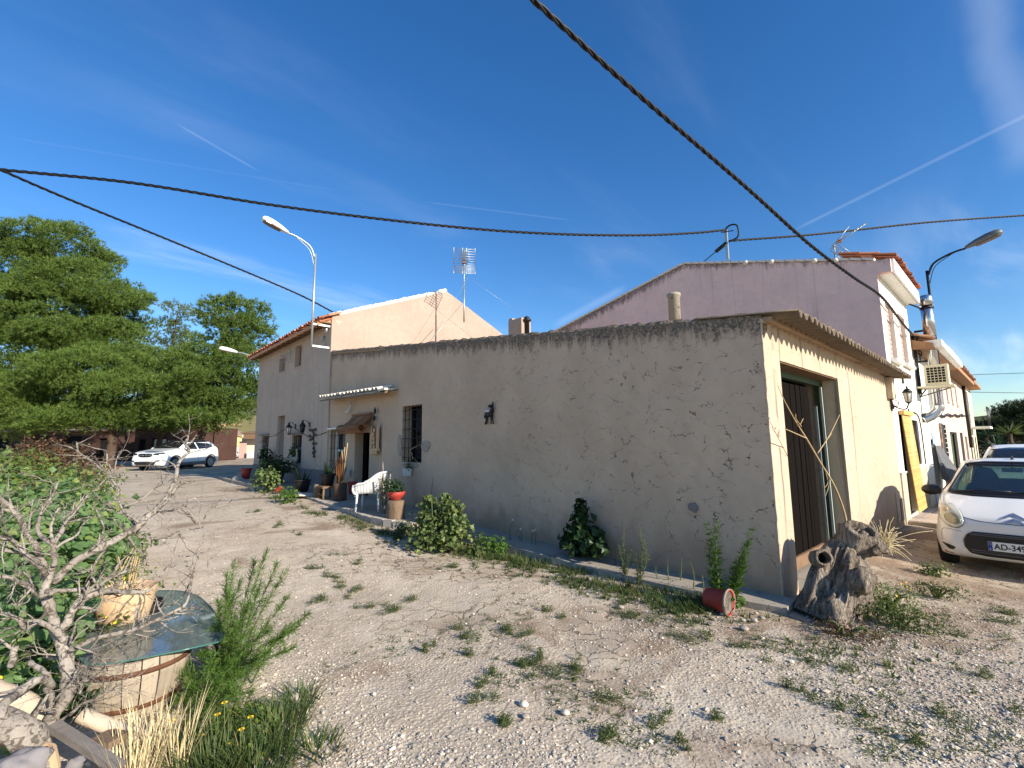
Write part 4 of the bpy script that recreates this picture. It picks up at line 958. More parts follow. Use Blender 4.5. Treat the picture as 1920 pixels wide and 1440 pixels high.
# steel flue pipe with an elbow into the wall
fl = thing('flue_pipe', 'shiny steel chimney flue rising against the white house', 'flue', (11.1, -0.35, 2.4))
FX, FY = 11.05, -0.34
mb = MB(); mb.lathe([(0.105, 2.42), (0.105, 3.95), (0.112, 3.96), (0.112, 4.0), (0.105, 4.01), (0.105, 4.78)], (FX, FY, 0), 18); mb.build('pipe', 'steel', fl)
mb = MB(); mb.lathe([(0.132, 4.30), (0.132, 5.02), (0.12, 5.03)], (FX, FY, 0), 18); mb.build('sleeve', 'steel', fl)
mb = MB(); mb.lathe([(0.15, 5.03), (0.15, 5.07)], (FX, FY, 0), 18); mb.lathe([(0.10, 5.0), (0.10, 5.14)], (FX, FY, 0), 18); mb.build('collar', 'iron_black', fl)
mb = MB(); mb.lathe([(0.145, 5.12), (0.145, 5.36), (0.10, 5.40), (0.02, 5.41)], (FX, FY, 0), 18); mb.build('cap', 'steel', fl)
mb = MB(); mb.tube(catmull([(FX, FY, 2.48), (FX, FY + .02, 2.36), (FX - .03, FY + .14, 2.22), (FX - .1, -0.005, 2.10)], 5), 0.115, 14); mb.build('elbow', 'steel', fl)
for z in (3.1, 4.2):
    mb = MB(); mb.lathe([(0.115, z), (0.115, z + .03)], (FX, FY, 0), 18); mb.box((FX, FY / 2 - .06, z + .015), (.03, .22, .03)); mb.build('clamp', 'iron_black', fl)
# air conditioner on a shelf
ac = thing('air_conditioner', 'cream air conditioner unit with square grille on a wall shelf', 'air conditioner', (10.7, -0.4, 2.95))
AX, AY, AZ_ = 10.78, -0.40, 3.22
mb = MB(); mb.box((AX, AY, AZ_), (0.34, 0.46, 0.52)); mb.build('casing', 'cream_plaster', ac)
mb = MB(); mb.box((AX - .172, AY, AZ_ + .0), (.006, 0.36, 0.40)); gr = mb.build('grille', 'dark_void', ac)
for k in range(6): mb = MB(); mb.box((AX - .18, AY - .18 + k * .072, AZ_), (.010, .010, .41)); mb.build('bar', 'cream_plaster', gr)
for k in range(7): mb = MB(); mb.box((AX - .1815, AY, AZ_ - .20 + k * .066), (.010, .37, .010)); mb.build('bar', 'cream_plaster', gr)
mb = MB(); mb.box((AX - .005, AY + .03, AZ_ - .30), (.56, .70, .05)); mb.build('shelf', 'cream_plaster', ac)
mb = MB()
for yy in (-.15, -.62): mb.bar((AX + .1, yy, AZ_ - .33), (AX + .1, -0.01, AZ_ - .52), .03)
mb.build('brace', 'iron_grey', ac)
# street lamps: builder in local coordinates; pole at x=y=0, arm towards +x
def lamp(name, label, base, yaw, L_, H, polez, mat_pole, bracket, headmat, head_tilt=0.22, scale=1.0):
    t = thing(name, label, 'street lamp', (0, 0, 0), 'street lamps on wall brackets')
    def B(mb, n, m): return mb.build(n, m, t, world=False)
    mb = MB(); mb.tube([(0, 0, 0), (0, 0, polez)], 0.032 * scale, 10); B(mb, 'pole', mat_pole)
    arm = catmull([(0.02, 0, polez - .12), (L_ * .18, 0, polez + H * .40), (L_ * .48, 0, polez + H * .76), (L_ * .78, 0, polez + H * .95), (L_, 0, polez + H)], 6)
    mb = MB(); mb.tube(arm, 0.027 * scale, 8); B(mb, 'arm', mat_pole)
    mb = MB(); mb.tube(catmull([(0.03, 0, polez - .36), (L_ * .20, 0, polez + H * .12), (L_ * .50, 0, polez + H * .62), (L_ * .74, 0, polez + H * .91)], 6), 0.010 * scale, 6); B(mb, 'strut', mat_pole)
    d = (arm[-1] - arm[-2]).normalized(); rot = Matrix.Rotation(-math.atan2(d.z, d.x), 4, 'Y'); o = arm[-1]
    X = Vector((math.cos(head_tilt), 0, math.sin(head_tilt))); Y = Vector((0, 1, 0)); Z_ = X.cross(Y)
    st = [(0.0, .045, .04, -.03), (.10, .065, .07, -.04), (.24, .105, .10, -.055), (.45, .135, .12, -.06), (.62, .125, .115, -.06), (.70, .095, .085, -.05), (.725, .05, .05, -.03)]
    vs = []; n = 14
    for x, wd, hu, hd_ in st:
        for k in range(n):
            a = 2 * PI * k / n; c, s = math.cos(a), math.sin(a); zz = hu * s if s > 0 else max(hd_, hd_ * 1.5 * (-s)) if False else (hd_ * min(1, -s * 1.8))
            vs.append(o + X * (x * scale) + Y * (wd * c * scale) + Z_ * ((zz + .015) * scale))
    m = len(st); mb = MB(); mb.add(vs, [(i * n + k, i * n + (k + 1) % n, (i + 1) * n + (k + 1) % n, (i + 1) * n + k) for i in range(m - 1) for k in range(n)] + [tuple(range(n)), tuple(range((m - 1) * n, m * n))], True); B(mb, 'head', headmat)
    mb = MB(); gl = []
    for x, wd in ((.20, .075), (.30, .10), (.48, .112), (.62, .10), (.675, .06)): gl.append((x, wd))
    poly = [(x, wd) for x, wd in gl] + [(x, -wd) for x, wd in reversed(gl)]
    mb.prism([(a * scale, b * scale) for a, b in poly], lambda u, v, w_: o + X * u + Y * v + Z_ * (-0.036 * scale - w_), 0.024 * scale); B(mb, 'lens', 'lens_brown')
    if bracket:
        for z in bracket:
            mb = MB(); mb.bar((0, 0.0, z), (-0.0, 0, z), .03) if False else None
    t.location = base; t.rotation_euler = (0, 0, yaw); return t
simple('lens_brown', (0.13, 0.085, 0.06), 0.25, 0.3, 10, 0.1)
# left one: bracket arms on the farmhouse front
pb = at_x(584, 650, -0.52); pt = at_x(592, 476, -0.52); hd1 = at_x(500, 418, -1.5)
armv = Vector((at_x(535, 434, -0.9).x - pb.x, at_x(535, 434, -0.9).y - pb.y))
lampA = lamp('street_lamp', 'pale green street lamp clamped to the grey farmhouse front', (pb.x, pb.y, pb.z), R_(180), pb.x - at_y(540, 437, pb.y).x, at_y(540, 437, pb.y).z - pt.z, pt.z - pb.z, 'galv', None, 'paint_white', 0.30)
for z, py in ((0.03, 645), (at_x(588, 606, -.52).z - pb.z, 606)):
    mb = MB(); mb.bar((pb.x, pb.y, pb.z + z), (-0.01, pb.y, pb.z + z), .05); o = mb.build('bracket', 'galv', lampA)
    mb = MB(); mb.bar((pb.x, pb.y, pb.z + z), (pb.x + .45, pb.y - 0.62 if False else pb.y, pb.z + z), .04)
# right one on the white house
pr = Vector((11.25, -0.42, 3.55)); lampB = lamp('street_lamp', 'dark street lamp leaning out over the white house row', tuple(pr), R_(-90), pr.y - at_x(1810, 466, pr.x).y, at_x(1810, 466, pr.x).z - at_y(1736, 505, -.42).z, at_y(1736, 505, -.42).z - 3.55, 'iron_black', None, 'iron_grey', 0.30)
for z in (0.12, 0.95):
    mb = MB(); mb.bar((pr.x, pr.y, pr.z + z), (pr.x, -0.01, pr.z + z), .05); mb.build('bracket', 'iron_black', lampB)
# small far-left lamp at the corner of the farmhouse
lc = at_x(487, 672, -0.1); lampC = lamp('street_lamp', 'white lamp head sticking out past the farmhouse far corner', (-0.1, HY1 + .02, 5.0), R_(150), 0.75, 0.30, 0.15, 'galv', None, 'paint_white', 0.20, 0.95)
# roof pole with cable fittings on the pink house ridge
pp = at_x(1365, 492, 7.1)
up_ = thing('utility_post', 'short grey post with cable clamps on the pink house roof', 'post', tuple(pp))
mb = MB(); mb.bar(pp - Vector((0, 0, .4)), pp + Vector((0, 0, .92)), .07, .05); mb.build('post', 'galv', up_)
mb = MB(); mb.bar(pp + Vector((-.05, .1, .86)), pp + Vector((-.05, -.22, .80)), .02); mb.tube(catmull([pp + Vector(v) for v in ((0, .05, .9), (0, -.12, 1.0), (0, -.30, .92), (0, -.30, .62), (0, -.06, .56))], 6), .022, 6); mb.build('cable_clamp', 'cable', up_)
mb = MB(); a0 = pp + Vector((0, .0, .55)); mb.tube([a0, a0.lerp(at_x(1318, 492, 7.1), .45)], .05, 6); mb.tube([a0.lerp(at_x(1318, 492, 7.1), .4), at_x(1318, 492, 7.1)], .012, 6); mb.build('stay_cable', 'cable', up_)

# tiled pavement on the right
sw, SP = strip('pavement', [(7.0, -1.25, -0.16), (8.5, -1.2, -0.18), (12, -1.2, -0.24), (20, -1.2, -0.36), (30, -1.2, -0.42)], 7.0, 0, 'concrete') if False else (None, None)
mb = MB(); vs = []
for x in (7.05, 9, 12, 16, 20, 30): vs += [(x, -1.3, terr(x, -1.3) + .13), (x, -0.004, terr(x, -1.3) + .16), (x, -1.3, terr(x, -1.3) - .3)]
fs = []
for i in range(5): a = i * 3; fs += [(a, a + 3, a + 4, a + 1), (a, a + 2, a + 5, a + 3)]
fs += [(0, 1, 2)]; mb.add(vs, fs); pv2 = tag(mb.build('pavement', 'concrete'), 'tiled pavement in front of the white houses', kind='structure')
for i in range(7):
    for j in range(7):
        x = 7.10 + i * 0.42; y = -1.27 + j * 0.18; z0 = terr(7.05, -1.3); mb = MB(); zz = z0 + .145 + (terr(x, -1.3) - z0) + .03 * (j / 7); mb.box((x + .2, y + .085, zz), (0.405, 0.168, 0.02)); mb.build('paving_tile', 'pave_tile', pv2)
mb = MB(); mb.box((7.03, -0.66, terr(7, -1) + .02), (0.06, 1.25, .26)); mb.build('kerb', 'kerb_stone', pv2)
# yellow tub on the pavement
mb = MB(); mb.lathe([(0.10, 0), (0.13, .22), (0.14, .22), (0.14, .25), (0.12, .25), (0.10, .04), (0, .04)], (11.1, -.35, terr(11, -1.3) + .17), 14); tag(mb.build('tub', 'yellow_plaster'), 'small yellow tub on the pavement by the white house wall', 'tub')
# ================================================================== overhead cables, aerials
def cable(name, label, pts, depths, r, strands=3, pitch_=0.45, sag=0.0, mat='cable', cat='cable'):
    P = [at_d(px, py, d) for (px, py), d in zip(pts, depths)]; C_ = catmull(P, 14)
    mb = MB()
    if strands == 1: mb.tube(C_, r, 6)
    else:
        # resample evenly, then wind the strands round one another
        L_ = [0.0]
        for a, b in zip(C_, C_[1:]): L_.append(L_[-1] + (b - a).length)
        n = min(900, int(L_[-1] / 0.05)); res = []; k = 0
        for i in range(n + 1):
            s = L_[-1] * i / n
            while k < len(C_) - 2 and L_[k + 1] < s: k += 1
            res.append(C_[k].lerp(C_[k + 1], (s - L_[k]) / max(1e-6, L_[k + 1] - L_[k])))
        for q in range(strands):
            S_ = []
            for i, p in enumerate(res):
                d = (res[min(i + 1, n)] - res[max(i - 1, 0)]).normalized(); x = d.cross(Vector((0, 0, 1))).normalized(); y = d.cross(x); a = 2 * PI * (L_[-1] * i / n / pitch_ + q / strands)
                S_.append(p + x * (math.cos(a) * r * .62) + y * (math.sin(a) * r * .62))
            mb.tube(S_, r * .58, 5)
    return tag(mb.build(name, mat, fixn=False), label, cat, 'overhead cables')
cable('overhead_cable', 'thick twisted black cable dropping from overhead to the white house wall', [(900, -90), (1000, 0), (1200, 180), (1400, 352), (1520, 460), (1600, 520), (1652, 556), (1690, 604), (1711, 628)], [3.6, 4.0, 4.9, 6.3, 7.5, 8.6, 9.6, 10.9, 11.9], 0.024)
cable('overhead_cable', 'long black cable sagging across the sky to the roof post', [(-60, 308), (0, 318), (250, 343), (500, 383), (700, 409), (900, 430), (1050, 439), (1200, 441), (1300, 437), (1362, 431)], [8.2, 8.3, 8.8, 9.3, 9.8, 10.3, 10.7, 11.2, 11.6, 11.9], 0.026)
cable('overhead_cable', 'black cable slanting down to the farmhouse roof corner', [(-60, 290), (0, 318), (120, 370), (300, 443), (450, 505), (560, 552), (622, 584), (634, 592), (628, 600), (618, 604)], [8.2, 8.5, 9.5, 11.3, 12.9, 14.1, 14.75, 14.9, 14.9, 14.9], 0.024)
cable('overhead_cable', 'black cable running from the roof post off to the right', [(1366, 452), (1390, 450), (1500, 442), (1600, 432), (1750, 416), (1920, 404), (2050, 396)], [11.9, 11.9, 12.3, 12.8, 13.4, 14.1, 14.6], 0.026)
cable('overhead_wire', 'upper thin wire leaving the far tiled eave of the street row', [(1812, 703), (1870, 701), (1990, 697)], [22, 22, 22], 0.014, 1)
cable('overhead_wire', 'lower thin wire leaving the cream house at the street end', [(1815, 735), (1870, 736), (1990, 738)], [23, 23, 23], 0.014, 1)
# cable runs fixed to the fronts
mb = MB(); p0 = at_y(1712, 630, -.05)
for k in range(4):
    P = [Vector((p0.x + .03 * k + random.uniform(-.04, .04), -0.03 - .012 * k, z + random.uniform(-.05, .05))) for z in np.linspace(p0.z, 2.75, 12)]
    mb.tube(P, 0.016, 5)
for k in range(14): q = p0 + Vector((random.uniform(-.1, .2), -.05, random.uniform(-.5, .1))); mb.tube(catmull([q, q + Vector((.1, -.05, -.08)), q + Vector((.02, -.03, -.2)), q + Vector((-.08, -.02, -.1))], 4), .010, 5)
tag(mb.build('cable_bundle', 'cable', fixn=False), 'tangle of black cables running down the edge of the white house', 'cable bundle')
mb = MB(); mb.tube(catmull([p0 + Vector((.1, -.05, -.05)), p0 + Vector((.5, -.3, .12)), p0 + Vector((.62, -.36, .5)), p0 + Vector((.4, -.2, .75)), p0 + Vector((-.3, -.03, .8))], 7), .022, 6); tag(mb.build('cable_loop', 'cable'), 'slack black cable loop beside the steel flue', 'cable')
mb = MB(); P = [(E2 + .3, -.04, 2.2)] + [(E2 + .3 + i * .9, -.05, 2.2 + 0.05 * math.sin(i * 2.2) + 0.028 * i) for i in range(1, 15)]
for k in range(2): mb.tube([Vector(q) + Vector((0, -.01 * k, .035 * k + .012 * math.sin(i + k))) for i, q in enumerate(P)], 0.02, 5)
tag(mb.build('wall_cable', 'cable', fixn=False), 'pair of black cables strung along the row house fronts', 'cable')
mb = MB(); mb.tube(catmull([(8.75, -.02, 2.30), (8.85, -.02, 2.24), (9.9, -.02, 2.22), (10.3, -.02, 1.95), (10.38, -.02, 1.1), (10.42, -.02, .2)], 6), 0.014, 5); tag(mb.build('wall_cable', 'cable'), 'thin black cable looping round the window of the white house', 'cable')

def aerial(name, label, base, h, yaw, s, mast_r, mat='galv', boom=1.0, tilt=0.0):
    t = thing(name, label, 'aerial', (0, 0, 0), 'television aerials')
    def B(mb, n, m=mat): return mb.build(n, m, t, world=False, fixn=False)
    mb = MB(); mb.tube([(0, 0, 0), (0, 0, h * .55)], mast_r, 7); mb.tube([(0, 0, h * .5), (0, 0, h)], mast_r * .75, 7); B(mb, 'mast')
    z = h - .05; X = Vector((math.cos(tilt), 0, math.sin(tilt)))
    rf = B(MB().tube([(0, 0, z - .03), (0, 0, z + .03)], mast_r * 1.3, 6), 'reflector')
    for sg in (1, -1):
        for k in range(7):
            q = Vector((-.02, 0, z)) + Vector((.30 * s * (k + .4) / 7, 0, sg * .36 * s * (k + .5) / 7)); mb = MB(); mb.tube([q + Vector((0, -.28 * s, 0)), q + Vector((0, .28 * s, 0))], .006 * s + .002, 5); o = mb.build('rod', mat, rf, world=False, fixn=False)
        mb = MB()
        for yy in (-.28, -.05, .05, .28): mb.tube([(-.02, yy * s, z + sg * .02), (.30 * s - .02, yy * s, z + sg * .36 * s)], .006 * s + .002, 5)
        mb.build('reflector_frame', mat, rf, world=False, fixn=False)
    mb = MB(); a = Vector((-.06, 0, z)); b = a + X * (boom * s); mb.tube([a, b], .012 * s + .002, 6); bm_ = B(mb, 'boom')
    for k in range(9):
        q = a.lerp(b, .28 + .72 * k / 8); mb = MB(); ln_ = .16 - .006 * k
        mb.tube([q + Vector((0, -ln_ * s, 0)), q + Vector((0, ln_ * s, 0))], .005 * s + .002, 5); mb.build('director', mat, bm_, world=False, fixn=False)
    mb = MB(); q = a.lerp(b, .22); mb.box(q, (.10 * s, .07 * s, .07 * s)); B(mb, 'junction_box', 'wood_blind')
    t.location = base; t.rotation_euler = (0, 0, yaw); return t
ab = at_d(870, 604, 15.6); at_ = at_d(884, 488, 15.6)
aerial('tv_aerial', 'tall masted grid aerial in front of the sunlit cream gable', tuple(ab), at_.z - ab.z, R_(-125), 1.25, .03, 'galv', .5, .5)
ab = at_d(1567, 490, 12.3); aerial('tv_aerial', 'short aerial standing on the pink house roof edge', tuple(ab - Vector((0, 0, .15))), .62, R_(-62), 1.0, .02, 'galv', .95, .55)
mb = MB()
q0 = at_d(878, 520, 15.6)
for e in ((812, 632, 14.2), (1000, 605, 17)): mb.tube([q0, at_d(*e)], .004, 4)
mb.tube([at_d(866, 570, 15.6), at_d(806, 640, 14)], .008, 5)
tag(mb.build('guy_wire', 'galv', fixn=False), 'thin stay wires bracing the tall aerial mast', 'guy wires')

# ================================================================== on the walls
# donkey-like metal ornament
p = at_x(917, 777, -0.035)
t = thing('wall_ornament', 'small black metal donkey ornament on the cracked side wall', 'ornament', tuple(p))
mb = MB(); mb.ball((p.x, p.y + .01, p.z + .01), (.03, .105, .055), 10, 6, .2); mb.tube([(p.x, p.y - .07, p.z + .03), (p.x - .01, p.y - .10, p.z + .10), (p.x - .01, p.y - .07, p.z + .145)], [.035, .03, .03], 8); mb.ball((p.x - .02, p.y - .05, p.z + .14), (.03, .05, .028), 8, 5)
mb.tube([(p.x, p.y - .10, p.z + .15), (p.x, p.y - .13, p.z + .21)], [.012, .004], 5); mb.tube([(p.x, p.y - .085, p.z + .155), (p.x, p.y - .095, p.z + .22)], [.012, .004], 5); mb.tube([(p.x, p.y + .11, p.z + .02), (p.x, p.y + .13, p.z - .06)], [.008, .012], 5); mb.build('body', 'iron_black', t)
for dy_, kx in ((-.085, -.05), (-.05, .0), (.055, .02), (.09, .03)):
    mb = MB(); mb.tube([(p.x, p.y + dy_, p.z - .02), (p.x, p.y + dy_ - .01, p.z - .10), (p.x, p.y + dy_ + kx * .7, p.z - .17)], [.016, .011, .012], 6); mb.build('leg', 'iron_black', t)
mb = MB(); mb.ball((p.x - .02, p.y + .045, p.z + .06), (.028, .045, .025), 8, 5); mb.ball((p.x - .02, p.y - .01, p.z + .06), (.028, .028, .025), 8, 5); mb.build('pannier', 'plastic_white', t)
# white pots fixed to the walls
def wall_pot(name, label, px, py, x, sz, plant=True):
    p = at_x(px, py, x); t = thing(name, label, 'plant pot', tuple(p)); s = sz
    mb = MB()
    a = [(x_ * s + p.x, y_ * s + p.y, p.z + z_ * s) for z_, k in ((-.5, .40), (.5, .5)) for x_, y_ in ((-k, -k), (k, -k), (k, k), (-k, k))]
    mb.add(a, [(3, 2, 1, 0), (0, 1, 5, 4), (1, 2, 6, 5), (2, 3, 7, 6), (3, 0, 4, 7)]); mb.build('pot', 'plastic_white', t)
    mb = MB(); mb.box((p.x, p.y, p.z + .40 * s), (.9 * s, .9 * s, .04 * s)); mb.build('soil', 'soil', t)
    return t, p
wp1, p1 = wall_pot('wall_pot', 'white square pot hanging below the barred window of the shed', 763, 885, -0.10, 0.15)
wp2, p2 = wall_pot('wall_pot', 'white square pot fixed beside the dark house doorway', 646, 887, -0.12, 0.19)
# wall lanterns on the farmhouse
def small_lantern(name, label, px, py, white):
    p = at_x(px, py, -0.22); t = thing(name, label, 'lantern', tuple(p))
    mb = MB(); mb.lathe([(.05, -.12), (.085, .06), (.08, .07)], p, 6); mb.build('glass', 'amber_glass' if white else 'glass_dark', t)
    mb = MB(); mb.lathe([(.11, .07), (.06, .15), (.03, .18), (.035, .22), (0, .26)], p, 6); mb.lathe([(0, -.17), (.06, -.12), (.05, -.11)], p, 6)
    for k in range(6): a = k * PI / 3; mb.bar((p.x + .05 * math.cos(a), p.y + .05 * math.sin(a), p.z - .12), (p.x + .085 * math.cos(a), p.y + .085 * math.sin(a), p.z + .06), .012)
    mb.build('cage', 'iron_black', t)
    mb = MB(); mb.tube(catmull([(p.x, p.y, p.z + .2), (p.x + .05, p.y, p.z + .25), (p.x + .13, p.y, p.z + .22), (-.012, p.y, p.z + .12)], 5), .009, 6); mb.box((-.015, p.y, p.z + .12), (.02, .05, .14)); mb.build('bracket', 'iron_black', t)
small_lantern('wall_lantern', 'black wall lantern with pale glass left of the farmhouse window', 541.5, 806, True)
small_lantern('wall_lantern', 'all black wall lantern right above the farmhouse window', 567, 803, False)
# leaf-spray metal ornament
p = at_x(588, 828, -0.02); mb = MB()
mb.tube([(p.x, p.y + .1, p.z + .32), (p.x, p.y, p.z), (p.x, p.y - .1, p.z - .42)], .012, 5)
for k, (dy_, dz_) in enumerate(((.32, .36), (.34, .18), (.28, .06), (.08, .34), (-.12, .36), (-.1, .2), (.1, .1), (.0, -.06), (-.18, -.06), (-.04, -.2), (-.14, -.3), (-.02, -.34), (-.1, -.44))):
    c_ = Vector((p.x - .02, p.y + dy_, p.z + dz_)); mb.ball(c_, (.012, .085, .045), 8, 4)
    mb.tube([c_, Vector((p.x, p.y, p.z + dz_ * .6))], .006, 4)
tag(mb.build('leaf_ornament', 'iron_black'), 'black metal leaf spray ornament on the grey farmhouse front', 'ornament')
# carved plaque, two round hangings and a pale bracket light by the door
p = at_x(704, 822, -0.03); t = thing('wall_plaque', 'carved terracotta plaque between the doorway and the side wall edge', 'plaque', tuple(p))
mb = MB(); mb.box((p.x, p.y, p.z), (.04, .30, .52)); mb.build('panel', 'wood_beam', t)
mb = MB(); mb.box((p.x - .015, p.y + .15, p.z), (.05, .05, .56)); mb.box((p.x - .015, p.y - .15, p.z + .02), (.05, .05, .60)); mb.box((p.x - .02, p.y, p.z - .27), (.08, .38, .06)); mb.build('frame', 'terracotta', t)
mb = MB()
for k in range(6): mb.ball((p.x - .03, p.y - .12 + .048 * k, p.z - .33 - .02 * (k % 2)), (.03, .035, .05), 7, 5)
for k in range(5): mb.ball((p.x - .03, p.y + random.uniform(-.08, .08), p.z - .2 + .1 * k), (.025, .05, .055), 7, 5, .3, k)
mb.build('relief', 'terracotta', t)
for px, py, lb in ((703, 771, 'upper small black disc hung right of the bamboo blind'), (701.5, 784, 'lower small black disc hung right of the bamboo blind'), (700, 806, 'black jug shaped ornament hanging above the carved plaque')):
    p = at_x(px, py, -.03); mb = MB(); mb.lathe([(0, -.07), (.035, -.05), (.05, 0), (.035, .05), (.015, .07), (.02, .09), (0, .10)], p, 9, sx=.6); tag(mb.build('wall_disc', 'iron_black'), lb, 'ornament')
p = at_x(653, 763, -.06); mb = MB(); mb.tube(catmull([(p.x + .05, p.y - .06, p.z + .12), (p.x, p.y - .12, p.z + .02), (p.x, p.y - .06, p.z - .08), (p.x, p.y + .06, p.z - .12)], 5), [.02] * 15 + [.03], 7); mb.ball((p.x, p.y + .08, p.z - .13), (.04, .06, .04), 8, 5); tag(mb.build('wall_hook', 'plastic_white'), 'white curved hook high on the porch wall under the canopy', 'hook')
# rolled bamboo blind above the door
p = at_x(674, 800, -0.10); by0, by1 = at_x(692, 790, -.08).y, at_x(657, 792, -.08).y; bz1 = at_x(676, 777, -.06).z; bz0 = at_x(674, 808, -.2).z
t = thing('bamboo_blind', 'brown bamboo blind rolled up above the dark house doorway', 'blind', (-.1, (by0 + by1) / 2, bz1))
mb = MB(); mb.bar((-.03, by0, bz1), (-.03, by1, bz1), .05, .05); mb.build('head_rail', 'wood_blind', t)
n = 17
for k in range(n):
    f = k / n; mb = MB(); mb.tube([(-.04 - .24 * f ** 1.5, by0 - .01, bz1 - .05 - (bz1 - bz0 - .18) * f), (-.04 - .24 * f ** 1.5, by1 + .10 * f, bz1 - .05 - (bz1 - bz0 - .18) * f)], .014, 6); mb.build('slat', 'wood_blind', t)
for k in range(14):
    a = 2 * PI * k / 14; mb = MB(); mb.tube([(-.28 + .10 * math.cos(a), by0 - .06, bz0 + .06 + .10 * math.sin(a)), (-.28 + .10 * math.cos(a), by1 + .16, bz0 + .06 + .10 * math.sin(a))], .022, 6); mb.build('rolled_slat', 'wood_blind', t)
mb = MB(); ym = (by0 + by1) / 2; mb.tube([(-.06, ym - .1, bz1 - .05), (-.30, ym, bz1 - .3), (-.40, ym + .08, bz0 + .05), (-.30, ym + .1, bz0 - .06), (-.25, ym + .05, bz0 - .14), (-.27, ym - .02, bz0 - .04)], .008, 5); mb.build('cord', 'straw', t)
# thin cable along the farmhouse front
mb = MB(); mb.tube([at_x(a, b, -.015) for a, b in ((612, 810), (600, 815), (580, 820), (566, 812), (548, 800), (530, 807), (516, 816), (503, 820), (486, 830))], .009, 5); tag(mb.build('wall_cable', 'cable'), 'thin black wire strung along the grey farmhouse front', 'cable')
# wire frame (upside line holder) by the upper window
p = at_x(537, 672, -.2); mb = MB(); mb.tube([at_x(a, b, -.15) for a, b in ((524, 668), (545, 657), (544.5, 672), (539, 679), (531, 678), (532, 668), (539, 671), (536, 677))], .012, 5); mb.tube([at_x(526, 668, -.15), at_x(526, 668, -.0)], .012, 5); tag(mb.build('wire_bracket', 'galv'), 'bent wire bracket beside the small upstairs window', 'bracket')
# small insulators/conduit under the street lamp
mb = MB(); mb.tube([at_x(609, 630, -.02), at_x(608, 636, -.03), at_x(610, 650, -.02)], .012, 5); mb.lathe([(.03, -.09), (.045, 0), (.03, .08)], at_x(612, 618, -.08), 8); mb.box(at_x(605.5, 635, -.03), (.05, .08, .16)); tag(mb.build('junction_box', 'galv'), 'grey junction box and conduit under the lamp bracket', 'junction box')

# ================================================================== porch things
def gp(px, py):    # a point of the porch pavement
    z = 0.3
    for _ in range(12):
        p = at_z(px, py, z); z = 0.19 + 0.215 * S(5.0, 12.5, p.y) + .05 * S(12, 19, p.y)
    return p
# white woven plastic armchair
chp = gp(693, 963)
t = thing('armchair', 'white woven plastic armchair on the porch pavement', 'chair', (0, 0, 0))
def CB(mb, n, m='plastic_white', par=None): return mb.build(n, m, par or t, world=False)
# local: faces +x, width along y; seat height .41
for sx, sy in ((.26, .25), (.26, -.25), (-.22, .22), (-.22, -.22)):
    mb = MB(); mb.tube([(sx * .90, sy * .93, .47), (sx * 1.0, sy * 1.05, .0)], [.026, .020], 8); CB(mb, 'leg')
mb = MB(); mb.prism([(-.24, -.22), (.27, -.27), (.29, 0), (.27, .27), (-.24, .22)], lambda u, v, w_: Vector((u, v, .445 + w_ + .02 * (u + .2))), .035); CB(mb, 'seat')
mb = MB(); mb.box((.275, 0, .43), (.02, .50, .07)); CB(mb, 'seat_apron')
arc = []
for k in range(25):
    a = -PI * .5 + PI * k / 24; x = -.05 - .30 * math.cos(a); y = .30 * math.sin(a); arc.append((x, y))
arc = [(.30, -.30), (.20, -.305), (.08, -.305)] + arc + [(.08, .305), (.20, .305), (.30, .30)]
def rim(x, y): return .66 + .22 * S(.12, -.28, x) - .06 * S(.18, .31, x)
shell = MB(); sv = []
m_ = 9
for (x, y) in arc:
    zt = rim(x, y)
    for j in range(m_):
        f = j / (m_ - 1); k = .86 + .14 * f + (.06 * f if x < -.1 else 0); sv.append((x * k if x < 0 else x, y * k, .46 + (zt - .46) * f))
na = len(arc); fs = [(i * m_ + j, (i + 1) * m_ + j, (i + 1) * m_ + j + 1, i * m_ + j + 1) for i in range(na - 1) for j in range(m_ - 1)]
me_o = shell.add(sv, fs, True)
sh = CB(shell, 'backrest'); md = sh.modifiers.new('s', 'SOLIDIFY'); md.thickness = .012
for i in range(0, na - 1):       # upright weave ribs
    for f in (0, .5):
        mb = MB(); a = [Vector(sv[i * m_ + j]).lerp(Vector(sv[(i + 1) * m_ + j]), f) for j in (0, 3, 6, 8)]; mb.tube(a, .009, 5); 
        mb.build('rib', 'plastic_white', sh, world=False)
mb = MB(); mb.tube([Vector((sv[i * m_ + m_ - 1])) for i in range(na)], .026, 8); CB(mb, 'arm_rim')
for sg in (-1, 1):
    mb = MB(); mb.tube(catmull([(.30, .30 * sg, .63), (.315, .295 * sg, .54), (.29, .285 * sg, .47), (.24, .26 * sg, .44)], 5), .026, 8); CB(mb, 'arm_post')
t.location = (chp.x + .02, chp.y, chp.z - .01); t.rotation_euler = (0, 0, R_(140)); t.scale = (.92, .92, .94)

